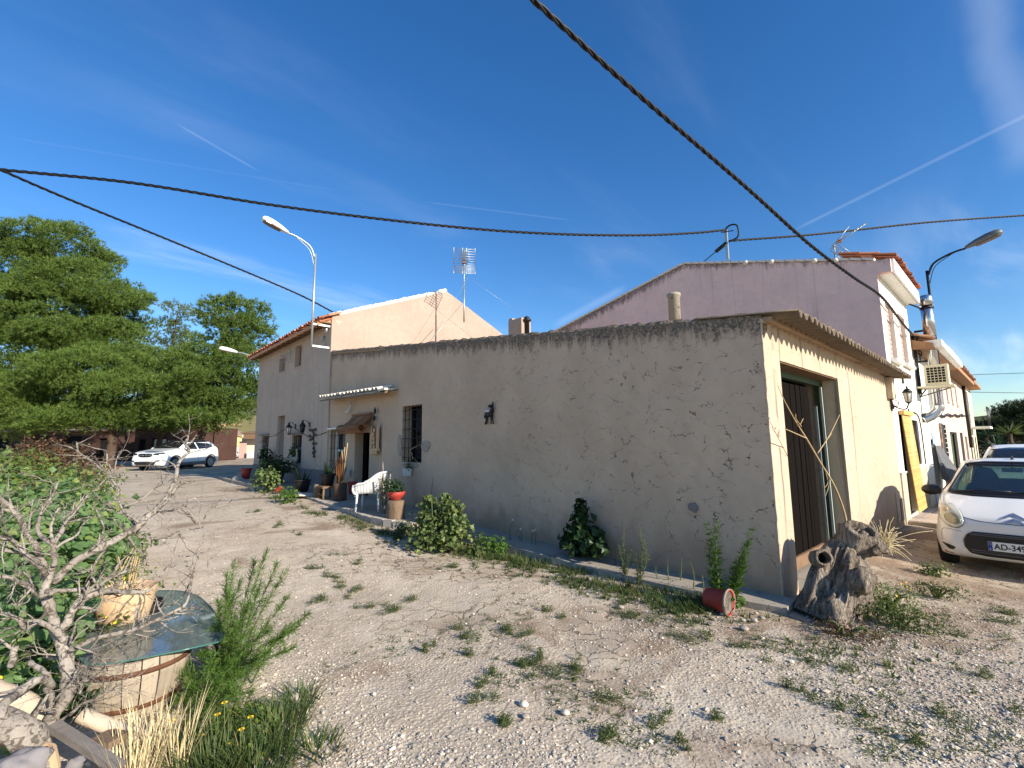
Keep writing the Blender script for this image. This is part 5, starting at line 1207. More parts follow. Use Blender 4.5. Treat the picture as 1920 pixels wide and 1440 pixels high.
def log_seg(mb, p, r, h, n=18, jit=.06, seed=0):
    prof = [(r * 1.05, 0), (r, h * .3), (r * .97, h * .7), (r, h), (r * .9, h + .006), (0, h + .008)]; o = len(mb.v); mb.lathe(prof, p, n)
    for i in range(o, len(mb.v)):
        v = Vector(mb.v[i]); d = Vector((v.x - p[0], v.y - p[1], 0)); q = 1 + jit * nz(d.x * 9 + seed, d.y * 9, v.z * 2) * 2; mb.v[i] = (p[0] + d.x * q, p[1] + d.y * q, v.z)
    return mb
def leaves(center, rad, n, size, shape='oval', up=0.6, fill=0.75, droop=0.0, zmin=None, flat=0.5, seed=1, lobes=None):
    # a cloud of small folded leaves inside an uneven volume -> (V, F) triangles
    r_ = np.random.default_rng(seed); V = []; F = []; c = Vector(center); k = 0
    while k < n:
        d = r_.normal(size=3); d /= np.linalg.norm(d) + 1e-9; rr = (fill + (1 - fill) * r_.random()) ** .6 if r_.random() < .75 else r_.random()
        q = 1 + .75 * nz(d[0] * 2.6 + seed, d[1] * 2.6, d[2] * 2.6)
        P = np.array([d[0] * rad[0], d[1] * rad[1], d[2] * rad[2]]) * rr * q + np.array(c)
        if zmin is not None and P[2] < zmin: P[2] = zmin + r_.random() * .05
        nrm = np.array([d[0], d[1], d[2] + up]) + r_.normal(size=3) * flat; nrm /= np.linalg.norm(nrm)
        a = np.cross(nrm, r_.normal(size=3)); a /= np.linalg.norm(a) + 1e-9; b = np.cross(nrm, a); s = size * r_.uniform(.6, 1.3)
        w = .36 if shape == 'oval' else (.16 if shape == 'narrow' else .5)
        pts = [P - a * s * .5, P + b * s * w + nrm * s * .10, P + a * s * .5 - nrm * s * .12 * (1 + droop), P - b * s * w + nrm * s * .10, P - nrm * s * .02]
        o = len(V); V += pts; F += [(o, o + 1, o + 4), (o + 1, o + 2, o + 4), (o + 2, o + 3, o + 4), (o + 3, o, o + 4)]; k += 1
    return V, F
def pot(parent, p, r, h, mat, name='pot', taper=.72, n=20, rim=.06, world=True):
    mb = MB(); mb.lathe([(r * taper, 0), (r * .95, h * .84), (r * .95, h * .86), (r * 1.04, h * .86), (r * 1.04, h), (r * .93, h), (r * .90, h * .86), (r * .5, h * .84), (0, h * .84)], p, n)
    return mb.build(name, mat, parent, world)
def blades(c, n, L_, w, spread, curve=.3, seed=0, up=1.0, segs=4, base=.03):
    r_ = np.random.default_rng(seed); V = []; F = []
    for k in range(n):
        a = r_.uniform(0, 2 * PI); rr = base * math.sqrt(r_.random()); b = Vector((c[0] + rr * math.cos(a), c[1] + rr * math.sin(a), c[2])); a += r_.normal() * .5
        ln_ = L_ * r_.uniform(.55, 1.1); lean = spread * r_.uniform(.3, 1.2); d = Vector((math.cos(a), math.sin(a), 0)); sd = Vector((-math.sin(a), math.cos(a), 0)); o = len(V)
        for j in range(segs + 1):
            f = j / segs; out_ = lean * ln_ * (f + curve * f * f); z = ln_ * up * (f - curve * lean * .8 * f * f); ww = w * (1 - f ** 1.6) * .5 + .0004
            q = b + d * out_ + Vector((0, 0, z)); V += [tuple(q - sd * ww), tuple(q + sd * ww)]
        F += [(o + 2 * j, o + 2 * j + 1, o + 2 * j + 3, o + 2 * j + 2) for j in range(segs)]
    return V, F
# stump with a red bowl of succulents
sp_ = gp(742, 978); t = thing('stump_seat', 'cut wooden stump carrying the red bowl by the white chair', 'stump', tuple(sp_))
mb = MB(); log_seg(mb, (sp_.x, sp_.y, sp_.z - .02), .165, .40, 20, .10, 3); mb.build('trunk', 'wood_log', t)
bw = sp_ + Vector((-.01, .0, .385)); t = thing('plant_bowl', 'shallow red bowl of dark succulents on the stump', 'plant pot', tuple(bw))
mb = MB(); mb.lathe([(.07, 0), (.085, .02), (.15, .08), (.175, .15), (.16, .16), (.14, .12), (0, .11)], bw, 22); mb.build('bowl', 'pot_red', t)
V, F = leaves(bw + Vector((-.02, .02, .23)), (.18, .21, .14), 340, .055, 'oval', .8, .6, 0, None, .6, 11); np_mesh('foliage', V, F, 'dark_leaf', t)
# pale knobbly cactus stems between chair and stump
cp = gp(722, 968); t = thing('dry_plant', 'pale dry stems and yellowing foliage behind the white chair', 'plant', tuple(cp))
for k in range(6):
    a = random.uniform(0, 6.28); mb = MB(); hh = random.uniform(.5, .95) if k else 1.06; b = cp + Vector((.05 * math.cos(a), .05 * math.sin(a), -.02)); mb.tube(catmull([b, b + Vector((.03 * math.cos(a), .05 * math.sin(a), hh * .5)), b + Vector((.10 * math.cos(a), .12 * math.sin(a), hh))], 4), [.018] * 5 + [.015] * 3 + [.012], 6); mb.build('stem', 'dead_wood', t)
V, F = leaves(cp + Vector((0, .02, .45)), (.13, .15, .36), 420, .06, 'narrow', .2, .5, .5, None, .8, 12); np_mesh('foliage', V, F, 'grey_leaf', t)
# stool with black aloe pot, log planter with dry palm, red pot behind
def stool(p, label):
    t = thing('stool', label, 'stool', tuple(p))
    mb = MB(); mb.box((p.x, p.y, p.z + .30), (.34, .36, .05)); mb.build('seat', 'wood_beam', t)
    for sx in (-1, 1):
        for sy in (-1, 1): mb = MB(); mb.tube([(p.x + sx * .12, p.y + sy * .13, p.z + .3), (p.x + sx * .14, p.y + sy * .15, p.z)], .025, 8); mb.build('leg', 'wood_beam', t)
    mb = MB()
    for sx in (-1, 1): mb.tube([(p.x + sx * .13, p.y - .14, p.z + .12), (p.x + sx * .13, p.y + .14, p.z + .12)], .014, 6)
    mb.build('stretcher', 'wood_beam', t); return t
sp1 = gp(612, 937); stool(sp1, 'low dark wooden stool under an aloe pot')
lg = gp(599, 935); t = thing('log_block', 'short upright log block left of the dark stool', 'log', tuple(lg)); mb = MB(); log_seg(mb, (lg.x - .02, lg.y + .05, lg.z - .02), .11, .36, 14, .1, 6); mb.build('trunk', 'wood_log', t)
def aloe(p, label, r, h, n, L_, seed, name='aloe_pot'):
    t = thing(name, label, 'plant pot', tuple(p)); pot(t, p, r, h, 'pot_black')
    V, F = blades(p + Vector((0, 0, h * .82)), n, L_, .034, .42, .5, seed, 1, 4, r * .5); np_mesh('leaves', V, F, 'dark_leaf', t); return t
aloe(sp1 + Vector((.04, .06, .322)), 'black aloe pot standing on the dark stool', .17, .28, 16, .48, 31)
aloe(gp(566, 922) + Vector((0, 0, 0)), 'black aloe pot on the pavement by the grey plinth', .21, .32, 18, .5, 32)
lp = gp(637, 941); t = thing('log_planter', 'bark covered log planter with rusty dry palm leaves', 'planter', tuple(lp))
mb = MB(); log_seg(mb, (lp.x, lp.y, lp.z - .02), .15, .44, 18, .14, 9); mb.build('trunk', 'bark', t)
mb = MB(); mb.tube([(lp.x - .1, lp.y + .14, lp.z + .40), (lp.x - .02, lp.y - .02, lp.z + .42), (lp.x + .02, lp.y - .22, lp.z + .50)], .02, 7); mb.build('branch', 'stem_dry', t)
V, F = blades(lp + Vector((0, 0, .38)), 46, .72, .04, .16, .5, 33, 1, 5, .07); np_mesh('leaves', V, F, 'dry_palm', t)
for k in range(3): mb = MB(); mb.tube(catmull([lp + Vector((.03 * k, -.03, .4)), lp + Vector((.02, -.06 - .05 * k, .8)), lp + Vector((.0 + .04 * k, -.02 - .06 * k, 1.15 + .1 * k))], 5), .012, 6); mb.build('stem', 'stem_dry', t)
rp = gp(655, 930) + Vector((.12, 0.1, 0)); t = thing('flower_pot', 'rust red pot half hidden by the log planter', 'plant pot', tuple(rp)); pot(t, rp, .12, .34, 'pot_red', taper=.6); mb = MB(); mb.lathe([(0, .28), (.10, .29)], rp, 12); mb.build('soil', 'soil', t)
rp = gp(461, 898); t = thing('flower_pot', 'plain red pot at the far corner of the farmhouse', 'plant pot', tuple(rp)); pot(t, rp, .175, .38, 'pot_red', taper=.66); mb = MB(); mb.lathe([(0, .33), (.15, .33)], rp, 12); mb.build('soil', 'soil', t)
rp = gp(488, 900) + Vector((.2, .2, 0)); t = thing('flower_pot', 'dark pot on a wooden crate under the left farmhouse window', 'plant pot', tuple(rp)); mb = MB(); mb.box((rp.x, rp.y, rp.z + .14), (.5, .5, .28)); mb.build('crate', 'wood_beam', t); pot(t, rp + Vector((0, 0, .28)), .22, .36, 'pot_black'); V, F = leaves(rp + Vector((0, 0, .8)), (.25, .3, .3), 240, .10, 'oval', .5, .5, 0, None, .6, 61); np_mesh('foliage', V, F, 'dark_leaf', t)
rp = gp(560, 903) + Vector((.35, .3, .35)); 
# potted bush in shade in front of the house door
rp = gp(516, 908); t = thing('potted_shrub', 'dark bushy shrub in shade before the farmhouse door', 'shrub', tuple(rp)); pot(t, rp, .24, .34, 'pot_black')
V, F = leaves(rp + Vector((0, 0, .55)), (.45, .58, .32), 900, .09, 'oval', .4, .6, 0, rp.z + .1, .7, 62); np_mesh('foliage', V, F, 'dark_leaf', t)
for k in range(4): mb = MB(); mb.tube([rp + Vector((0, 0, .3)), rp + Vector((random.uniform(-.3, .3), random.uniform(-.3, .3), .8))], .02, 6); mb.build('stem', 'stem_green', t)
# flat stones lying on the pavement
for k, (px, py, sx, lb) in enumerate(((569, 929, .42, 'flat pale slab on the pavement below the aloe pot'), (446, 904, .34, 'pale rounded rock at the pavement end by the red pot'))):
    p = gp(px, py) if k == 0 else on_ground(px, py); mb = MB(); mb.ball((p.x, p.y, p.z + .02 + .05 * k), (sx * .6, sx, .035 + .10 * k), 12, 7, .3, k * 3.1); tag(mb.build('rock', 'stone_pale'), lb, 'rock')
# plaster goose-like planters behind window bars
for pxy, lb in (((552, 868), 'pale trough planter with ivy on the middle farmhouse sill'), ((494, 868), 'pale trough planter with ivy on the far left farmhouse sill')):
    p = at_x(pxy[0], pxy[1], -.06); t = thing('sill_planter', lb, 'planter', tuple(p)); mb = MB(); mb.lathe([(.09, -.02), (.16, .18), (.15, .19), (.11, .1), (0, .1)], p, 12, sx=.7, sy=1.4); mb.build('trough', 'stone_plinth', t)
    mb = MB(); mb.tube(catmull([p + Vector((0, -.1, .12)), p + Vector((0, -.2, .26)), p + Vector((0, -.16, .40)), p + Vector((0, -.22, .44))], 4), [.05, .045, .04, .035, .03, .03, .03, .03, .03, .03, .035, .03, .01], 8); mb.build('swan_neck', 'stone_plinth', t)
    V, F = leaves(p + Vector((0, .1, .34)), (.12, .2, .24), 150, .09, 'oval', .3, .5, 0, None, .7, int(pxy[0])); np_mesh('foliage', V, F, 'weed_leaf', t)
# dead twigs on the window grille and in the wall pots
def twig(p, d, L_, r, mb, depth=2, rs=None, bend=.35):
    rs = rs or random; n = 5; P = [Vector(p)]; dd_ = Vector(d).normalized()
    for i in range(n): dd_ = (dd_ + Vector((rs.gauss(0, bend), rs.gauss(0, bend), rs.gauss(0, bend))) * .5).normalized(); P.append(P[-1] + dd_ * (L_ / n))
    mb.tube(P, [r * (1 - .75 * i / n) for i in range(n + 1)], 6 if r > .006 else 5, cap=True)
    if depth > 0:
        for k in range(rs.choice((2, 2, 3))):
            i = rs.randint(1, n - 1); nd_ = (dd_ + Vector((rs.gauss(0, .8), rs.gauss(0, .8), rs.gauss(0, .7)))).normalized(); twig(P[i], nd_, L_ * rs.uniform(.35, .65), r * (1 - .75 * i / n) * .7, mb, depth - 1, rs, bend)
rt = random.Random(5)
p = at_x(778, 858, -.02); mb = MB(); twig(p + Vector((0, .18, .1)), (-.1, -1, -.25), .55, .012, mb, 2, rt); twig(p + Vector((0, .22, .15)), (-.1, -.6, .3), .4, .010, mb, 2, rt); tag(mb.build('dry_branch', 'stem_dry', fixn=False), 'dry branch caught in the bars of the shed window', 'branch')
mb = MB(); twig(p1 + Vector((0, 0, .05)), (0, -.3, 1), .36, .010, mb, 1, rt); mb.build('stem', 'stem_dry', wp1, fixn=False); V, F = leaves(p1 + Vector((0, -.05, .12)), (.05, .09, .10), 50, .05, 'oval', .4, .4, 0, None, .8, 71); np_mesh('foliage', V, F, 'weed_leaf', wp1)
mb = MB(); twig(at_x(700, 792, -.04), (0, .2, 1), .01, .001, mb, 0, rt)
ORD = 'first second third fourth fifth sixth seventh eighth ninth tenth eleventh twelfth thirteenth fourteenth fifteenth sixteenth seventeenth eighteenth'.split()
# ================================================================== pines beyond the yard
def needles(clumps, seed, dens=55, nb=12, ln=.27, w=.032):
    # clumps: (centre, rx, ry, rz). Each is broken into boughs, each bough into tufts of needles
    r_ = np.random.default_rng(seed); V = []; F = []
    for c, rx, ry, rz in clumps:
        area = 4 * PI * ((rx * ry) ** 1.6 / 3 + (rx * rz) ** 1.6 / 3 + (ry * rz) ** 1.6 / 3) ** (1 / 1.6)
        nbough = max(6, int(area / 0.85))
        for _ in range(nbough):
            d = r_.normal(size=3); d[2] = d[2] * .9 + .12; d /= np.linalg.norm(d)
            rr = r_.uniform(.72, 1.08)
            bc = np.array(c) + d * np.array([rx, ry, rz]) * rr; br = r_.uniform(.5, .95)
            nt_ = int(dens * br * br * 1.5)
            dd = r_.normal(size=(nt_, 3)); dd[:, 2] = dd[:, 2] * .65 + .38; dd /= np.linalg.norm(dd, axis=1)[:, None]
            P = bc + dd * np.array([br, br, br * .62]) * r_.uniform(.55, 1.05, (nt_, 1))
            ax = dd * .7 + d * .5 + np.array([0, 0, .55]); ax /= np.linalg.norm(ax, axis=1)[:, None]
            for q, a in zip(P, ax):
                e = a + r_.normal(size=(nb, 3)) * .55; e /= np.linalg.norm(e, axis=1)[:, None]
                s = np.cross(e, r_.normal(size=(nb, 3))); s /= np.linalg.norm(s, axis=1)[:, None] + 1e-9
                l = ln * r_.uniform(.6, 1.1, (nb, 1)); o = len(V) * 0
                V.append(np.stack([q - s * w * .5, q + s * w * .5, q + e * l], 1).reshape(-1, 3))
    V = np.concatenate(V); F = np.arange(len(V)).reshape(-1, 3); return V, F
def pine(label, depth, trunk_px, clumps_px, seed, mat='pine_needles', dens=55, name='pine_tree', group='pines beyond the yard', th=.28, thick=.8):
    base = None; z = .4
    for _ in range(6): p = at_d(trunk_px[0], trunk_px[1], depth); 
    bx, by = p.x, p.y; base = Vector((bx, by, terr(bx, by)))
    t = thing(name, label, 'tree', tuple(base), group); k = depth / F_PX; cl = []; rr = random.Random(seed)
    for c in clumps_px:
        px, py, rx, ry = c[:4]; off = c[4] if len(c) > 4 else rr.uniform(-1.2, 1.2)
        cl.append((at_d(px, py, depth + off), rx * k * .93, rx * k * thick, ry * k * .95))
    V, F = needles(cl, seed, dens); np_mesh('crown', V, F, mat, t)
    top = max(c[0].z for c in cl); tp = max(cl, key=lambda c: c[0].z)[0]
    P = catmull([base - Vector((0, 0, .3)), base.lerp(Vector((tp.x, tp.y, top)), .35) + Vector((.25, -.2, 0)), base.lerp(Vector((tp.x, tp.y, top)), .7) + Vector((-.2, .2, 0)), Vector((tp.x, tp.y, top))], 5)
    mb = MB(); mb.tube(P, [th * (1 - .8 * i / (len(P) - 1)) for i in range(len(P))], 10, jit=.08); mb.build('trunk', 'bark', t)
    for c, rx, ry, rz in cl:
        h = min(.85, max(.22, (c.z - base.z) / max(1, top - base.z) * .8)); a = P[int(h * (len(P) - 1))]; mb = MB()
        mb.tube(catmull([a, a.lerp(c, .5) + Vector((0, 0, -.25)), c], 4), [th * .4 * (1 - .75 * i / 8) for i in range(9)], 6); mb.build('limb', 'bark', t)
    return t
pine('huge dense pine with a domed crown at the left edge', 31, (60, 850), [(100, 470, 92, 52, 1), (20, 520, 95, 70, 0), (-70, 560, 100, 120, 0), (150, 545, 92, 50, -.5), (75, 590, 120, 50, -1.5), (205, 562, 60, 28, -1), (165, 635, 85, 36, -1.6), (15, 665, 105, 45, -2), (215, 610, 50, 30, 0)], 1, th=.38, dens=60)
pine('broad low pine whose boughs spread over the white car side', 28, (205, 845), [(195, 690, 82, 38, 0), (110, 735, 105, 34, -.5), (235, 745, 95, 36, -1), (60, 780, 80, 30, -1), (165, 790, 90, 22, -1.2), (20, 735, 70, 36, 0), (150, 700, 80, 30, -1.5), (20, 790, 60, 20, -1), (215, 775, 60, 20, 0)], 2, th=.3, dens=60)
pine('thin pale pine seen between the two denser pines', 36, (325, 850), [(332, 592, 32, 20, 0), (310, 628, 42, 26, .5), (345, 640, 24, 18, 0), (292, 662, 46, 28, 0)], 3, 'pine_pale', 26, th=.18)
pine('bright green pine rising beside the farmhouse corner', 29, (352, 850), [(438, 592, 60, 30, 0), (455, 622, 52, 24, .3), (405, 660, 52, 28, 0), (445, 690, 62, 34, -.3), (372, 690, 50, 26, -.5), (420, 735, 60, 28, 0), (365, 760, 70, 24, -.8), (440, 768, 36, 16, 0), (395, 720, 70, 26, -1), (460, 655, 36, 22, .2), (385, 788, 60, 10, -1)], 4, th=.26, dens=58)
pine('small bushy pine hanging over the white car roof', 33, (290, 850), [(300, 690, 60, 34, 0), (265, 715, 50, 30, 0), (320, 735, 62, 28, -.5), (290, 775, 72, 24, -1), (345, 790, 52, 16, -.6), (235, 795, 40, 18, 0)], 5, th=.22, dens=56)
# dark trees and yuccas at the end of the street
pine('dark bushy tree at the far end of the street', 34, (1905, 850), [(1905, 785, 40, 22, 0), (1880, 805, 36, 22, 0), (1925, 770, 30, 20, 0), (1950, 800, 60, 50, 0), (1905, 830, 50, 26, 0)], 6, 'dark_needles', 50, 'evergreen_tree', 'trees at the street end', .2)
pine('low dark evergreen between the cream house and the yuccas', 36, (1850, 860), [(1845, 806, 22, 14, 0), (1862, 825, 36, 22, 0), (1845, 845, 30, 18, 0)], 7, 'dark_needles', 50, 'evergreen_tree', 'trees at the street end', .15)
def yucca(px, py, d, label, seed):
    c = at_d(px, py, d); b = Vector((c.x, c.y, terr(c.x, c.y))); t = thing('yucca', label, 'plant', tuple(b), 'yuccas at the street end')
    mb = MB(); mb.tube([b, c], [.12, .09], 8); mb.build('trunk', 'bark', t)
    r_ = np.random.default_rng(seed); V = []; F = []
    for k in range(46):
        dd_ = r_.normal(size=3); dd_[2] = abs(dd_[2]) * .9 - .2; dd_ = Vector(dd_).normalized(); s = dd_.cross(Vector(r_.normal(size=3))).normalized(); L_ = r_.uniform(.55, .95); o = len(V)
        V += [tuple(c - s * .025), tuple(c + s * .025), tuple(c + dd_ * L_ * .6 + s * .03), tuple(c + dd_ * L_), tuple(c + dd_ * L_ * .6 - s * .03)]; F += [(o, o + 1, o + 2, o + 4), (o + 4, o + 2, o + 3, o + 3)]
    V2 = V; mb = MB(); mb.add(V2, [tuple(dict.fromkeys(f)) for f in F]); mb.build('leaves', 'dark_leaf' if seed % 2 else 'weed_leaf', t, fixn=False)
yucca(1850, 818, 27, 'left spiky yucca before the dark trees', 1); yucca(1893, 812, 26, 'right spiky yucca before the dark trees', 2); yucca(1868, 838, 25, 'low spiky yucca in the middle above the white van', 3)

# ================================================================== ruined sheds and buildings beyond the pines
def far_block(name, label, cat, corner_px, d0, w_, dep, h, mat, yaw, ops=(), roofmat='tile_clay', slope=.0, open_mat='dark_void'):
    c = at_d(corner_px[0], corner_px[1], d0); b = Vector((c.x, c.y, terr(c.x, c.y) - .3)); t = thing(name, label, cat, (0, 0, 0))
    mb = MB(); wall(mb, (0, 0, 0), (1, 0, 0), (0, -1, 0), 0, w_, 0, lambda u: h - slope * (u - 0), [(a, b_, c_, d_, .3) for a, b_, c_, d_ in ops], .8, .02, .3); mb.build('front_wall', mat, t, world=False)
    mb = MB(); mb.add([(0.01, 0.3, 0), (w_ - .01, .3, 0), (w_ - .01, dep, 0), (.01, dep, 0), (.01, .3, h - .05), (w_ - .01, .3, h - .05 - slope * w_), (w_ - .01, dep, h - .05 - slope * w_), (.01, dep, h - .05)], [(1, 2, 6, 5), (2, 3, 7, 6), (3, 0, 4, 7)]); mb.build('rear_wall', mat, t, world=False)
    mb = MB(); mb.add([(-.15, -.2, h), (w_ + .15, -.2, h - slope * (w_ + .15)), (w_ + .15, dep + .1, h - slope * (w_ + .15) + .3), (-.15, dep + .1, h + .3), (-.15, -.2, h + .12), (w_ + .15, -.2, h + .12 - slope * (w_ + .15)), (w_ + .15, dep + .1, h + .42 - slope * (w_ + .15)), (-.15, dep + .1, h + .42)], [(0, 1, 2, 3), (4, 5, 6, 7), (0, 1, 5, 4), (1, 2, 6, 5), (2, 3, 7, 6), (3, 0, 4, 7)]); mb.build('roof', roofmat, t, world=False)
    for a, b_, c_, d_ in ops:
        mb = MB(); mb.box(((a + b_) / 2, .27, (c_ + d_) / 2), (b_ - a, .02, d_ - c_)); mb.build('window', open_mat, t, world=False)
    t.location = b; t.rotation_euler = (0, 0, yaw); return t
CY = math.atan2(CR.y, CR.x)
fb = far_block('ruined_shed', 'rust brown ruined shed under the pines behind the white car', 'shed', (250, 850), 40, 6.5, 4, 3.2, 'rust_plaster', CY - .12, [(.4, 1.1, .5, 2.2), (1.6, 3.0, 1.3, 2.3), (3.9, 4.6, .2, 2.1)])
mb = MB(); mb.box((2.3, .24, 1.85), (1.3, .03, .7)); mb.build('bright_hole_panel', 'plastic_white', fb, world=False)  # white panel: brightness of the open window hole put in as colour
far_block('ruined_shed', 'long dark rust coloured outbuilding at the left under the big pine', 'shed', (-80, 850), 42, 15, 4, 3.0, 'rust_plaster', CY + .05, [(3, 4.4, .2, 2.4), (6.2, 7.6, .2, 2.6), (9, 10.5, .2, 2.6), (12, 13.2, .2, 2.4)])
yb = far_block('yellow_building', 'bright yellow farm building with white base beyond the yard', 'building', (391, 850), 58, 5.0, 6, 3.6, 'yellow_plaster', CY + .25, [], 'tile_pale', .24)
mb = MB(); mb.box((2.5, -.03, .75), (5.0, .06, 1.5)); mb.build('base_wall', 'plastic_white', yb, world=False)
tb = far_block('small_house', 'small cream house with brown porch beside the farmhouse corner', 'house', (452, 850), 50, 4.2, 4, 2.9, 'cream_plaster', CY + .1, [(1.6, 2.6, .9, 2.0)], 'wood_beam', 0, 'glass_dark')
mb = MB(); mb.box((.3, -.35, 1.1), (.75, .04, 1.9)); mb.build('door', 'shutter_pink', tb, world=False)
mb = MB(); mb.box((2.2, -.5, 2.55), (3.2, 1.1, .5)); mb.build('porch_roof', 'wood_beam', tb, world=False)
mb = MB(); mb.box((1.4, -.6, .55), (.9, .5, .9)); mb.build('water_tank', 'plastic_white', tb, world=False)
# pale dry bush at the yellow building and flowering shrub by the white car
for k, (px, py, d, rad, mat, lb, sz) in enumerate(((425, 845, 52, (1.6, 1.2, .8), 'grey_leaf', 'pale grey bush in front of the yellow building', .16), (402, 800, 34, (.55, .55, .5), 'amber_leaf', 'reddish flowering shrub branch above the white car rear', .14))):
    c = at_d(px, py, d); g = terr(c.x, c.y); t = thing('shrub', lb, 'shrub', (c.x, c.y, g)); V, F = leaves(c, rad, 500, sz, 'oval', .5, .5, 0, None, .7, 81 + k); np_mesh('foliage', V, F, mat, t); mb = MB(); mb.tube([(c.x, c.y, g - .1), c], [.06, .03], 6); mb.build('stem', 'bark', t)

# ================================================================== plants along the shed wall and in the yard
def plant_clump(label, base, rad, n, size, mat, seed, zc=None, shape='oval', stems=6, up=.5, name='plant', cat='plant', stem_mat='stem_green', group=None, lift=None):
    t = thing(name, label, cat, tuple(base), group); zc = zc if zc is not None else rad[2] * .95
    V, F = leaves(base + Vector((0, 0, zc)), rad, n, size, shape, up, .55, 0, base.z + .01, .65, seed); np_mesh('foliage', V, F, mat, t)
    rr = random.Random(seed); mb = MB()
    for k in range(stems):
        a = rr.uniform(0, 6.28); q = base + Vector((rad[0] * .6 * math.cos(a), rad[1] * .6 * math.sin(a), zc + rad[2] * rr.uniform(-.2, .5))); mb.tube(catmull([base + Vector((rr.uniform(-.04, .04), rr.uniform(-.04, .04), -.03)), base.lerp(q, .5) + Vector((0, 0, .05)), q], 4), [.012 * (1 - .6 * i / 8) for i in range(9)], 5)
    mb.build('stem', stem_mat, t, fixn=False); return t
def gpt(px, py): return on_ground(px, py)
# bright bush by the pavement end, built of several leafy shoots
b = gpt(822, 1032); b.z += .02
t = thing('bush', 'bright sunlit leafy bush growing by the end of the porch pavement', 'bush', tuple(b)); V = []; F = []
for k, (dx_, dy_, z, r, n) in enumerate(((-.02, .06, .28, .30, 520), (.12, .42, .26, .28, 440), (.1, -.28, .24, .26, 420), (.05, .30, .52, .19, 300), (.02, .06, .46, .2, 240), (.08, -.20, .58, .17, 300), (.10, -.36, .40, .15, 200), (.02, -.14, .74, .09, 110), (.05, .34, .68, .09, 110), (-.1, .1, .12, .36, 320))):
    v, f = leaves(b + Vector((dx_, dy_, z)), (r, r, r * .9), n, .062, 'wide', .5, .5, 0, b.z + .02, .65, 200 + k); o = len(V); V += v; F += [tuple(i + o for i in q) for q in f]
np_mesh('foliage', V, F, 'bush_leaf', t); mb = MB()
for k in range(10): a = random.uniform(0, 6.28); mb.tube(catmull([b, b + Vector((.12 * math.cos(a), .16 * math.sin(a), .3)), b + Vector((.18 * math.cos(a), .3 * math.sin(a), random.uniform(.45, .75)))], 4), [.014] * 5 + [.007] * 4, 5)
mb.build('stem', 'stem_green', t, fixn=False)
# lower left lobe in shadow: separate leafy plant by the rocks
plant_clump('low pale green plant spilling beside the bright bush', gpt(920, 1036), (.20, .36, .13), 380, .07, 'fleabane_leaf', 220, .11, 'narrow', 5)
plant_clump('small leafy weed hugging the footing right of the bright bush', gpt(890, 1040), (.14, .22, .08), 170, .05, 'weed_leaf', 221, .07, 'oval', 3)
# tall dark leafy plant in shade
b = Vector((-.22, 2.36, .09)); t = thing('leafy_weed', 'tall dark nightshade like plant in the shade against the shed wall', 'plant', tuple(b)); V = []; F = []
for k, (dx_, dy_, z, rx, rz, n) in enumerate(((0, 0, .62, .09, .14, 46), (0, .02, .48, .14, .12, 60), (0, .10, .33, .17, .12, 70), (0, -.12, .30, .18, .12, 70), (-.04, .2, .20, .16, .10, 60), (-.05, -.28, .18, .17, .12, 70), (-.06, -.02, .14, .22, .1, 80))):
    v, f = leaves(b + Vector((dx_, dy_, z)), (rx, rx, rz), n, .125, 'oval', .3, .6, .6, b.z + .01, .6, 240 + k); o = len(V); V += v; F += [tuple(i + o for i in q) for q in f]
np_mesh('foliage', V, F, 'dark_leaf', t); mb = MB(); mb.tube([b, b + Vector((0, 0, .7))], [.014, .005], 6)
for s in (-1, 1): mb.tube([b + Vector((0, 0, .1)), b + Vector((-.03, .18 * s, .3))], [.009, .004], 5)
mb.build('stem', 'stem_green', t)
# wispy upright weeds: stem + many narrow leaves all the way up
def horseweed(label, base, tips, r0, n, L_, mat, seed, group=None, leafw=.2, name='tall_weed'):
    t = thing(name, label, 'weed', tuple(base), group); rr = np.random.default_rng(seed); V = []; F = []
    for kk, tp in enumerate(tips):
        tp = Vector(tp); mid = base.lerp(tp, .5) + Vector((rr.normal() * .02, rr.normal() * .02, .02)); P = catmull([base, mid, tp], 8)
        mb = MB(); mb.tube(P, [.008 * (1 - .8 * i / (len(P) - 1)) for i in range(len(P))], 5); mb.build('stem', 'stem_green', t, fixn=False)
        for k in range(n):
            f = rr.random() ** .85; p = P[min(len(P) - 1, int(f * (len(P) - 1)))] + Vector(rr.normal(size=3)) * .008; a = rr.uniform(0, 2 * PI); el = rr.uniform(.2, 1.0)
            d = Vector((math.cos(a) * math.cos(el), math.sin(a) * math.cos(el), math.sin(el))); s = d.cross(Vector((0, 0, 1))).normalized(); l = L_ * (1.15 - .7 * f) * rr.uniform(.6, 1.2) * r0; o = len(V); w_ = l * leafw * .5
            V += [tuple(p), tuple(p + d * l * .5 + s * w_), tuple(p + d * l - Vector((0, 0, l * .15))), tuple(p + d * l * .5 - s * w_)]; F.append((o, o + 1, o + 2, o + 3))
    np_mesh('leaves', V, F, mat, t); return t
def tip(px, py, b): return at_x(px, py, b.x)
b = gpt(1352, 1140); b2 = gpt(1366, 1138)
horseweed('bright green fleabane leaning left beside the red bucket', b, [tip(1322, 975, b), tip(1345, 970, b), tip(1330, 1010, b)], 1.0, 230, .10, 'fleabane_leaf', 301)
horseweed('bright green fleabane leaning right beside the red bucket', b2, [tip(1414, 985, b2), tip(1405, 1010, b2), tip(1400, 1040, b2)], 1.0, 230, .10, 'fleabane_leaf', 302)
plant_clump('low rosette of weeds at the foot of the bright fleabanes', gpt(1362, 1136), (.12, .16, .07), 150, .06, 'fleabane_leaf', 303, .06, 'oval', 3)
b = gpt(1172, 1088); horseweed('left grey green seeding stalk before the shed wall', b, [tip(1170, 985, b), tip(1160, 1020, b), tip(1184, 1030, b)], .7, 150, .10, 'grey_leaf', 304, None, .16)
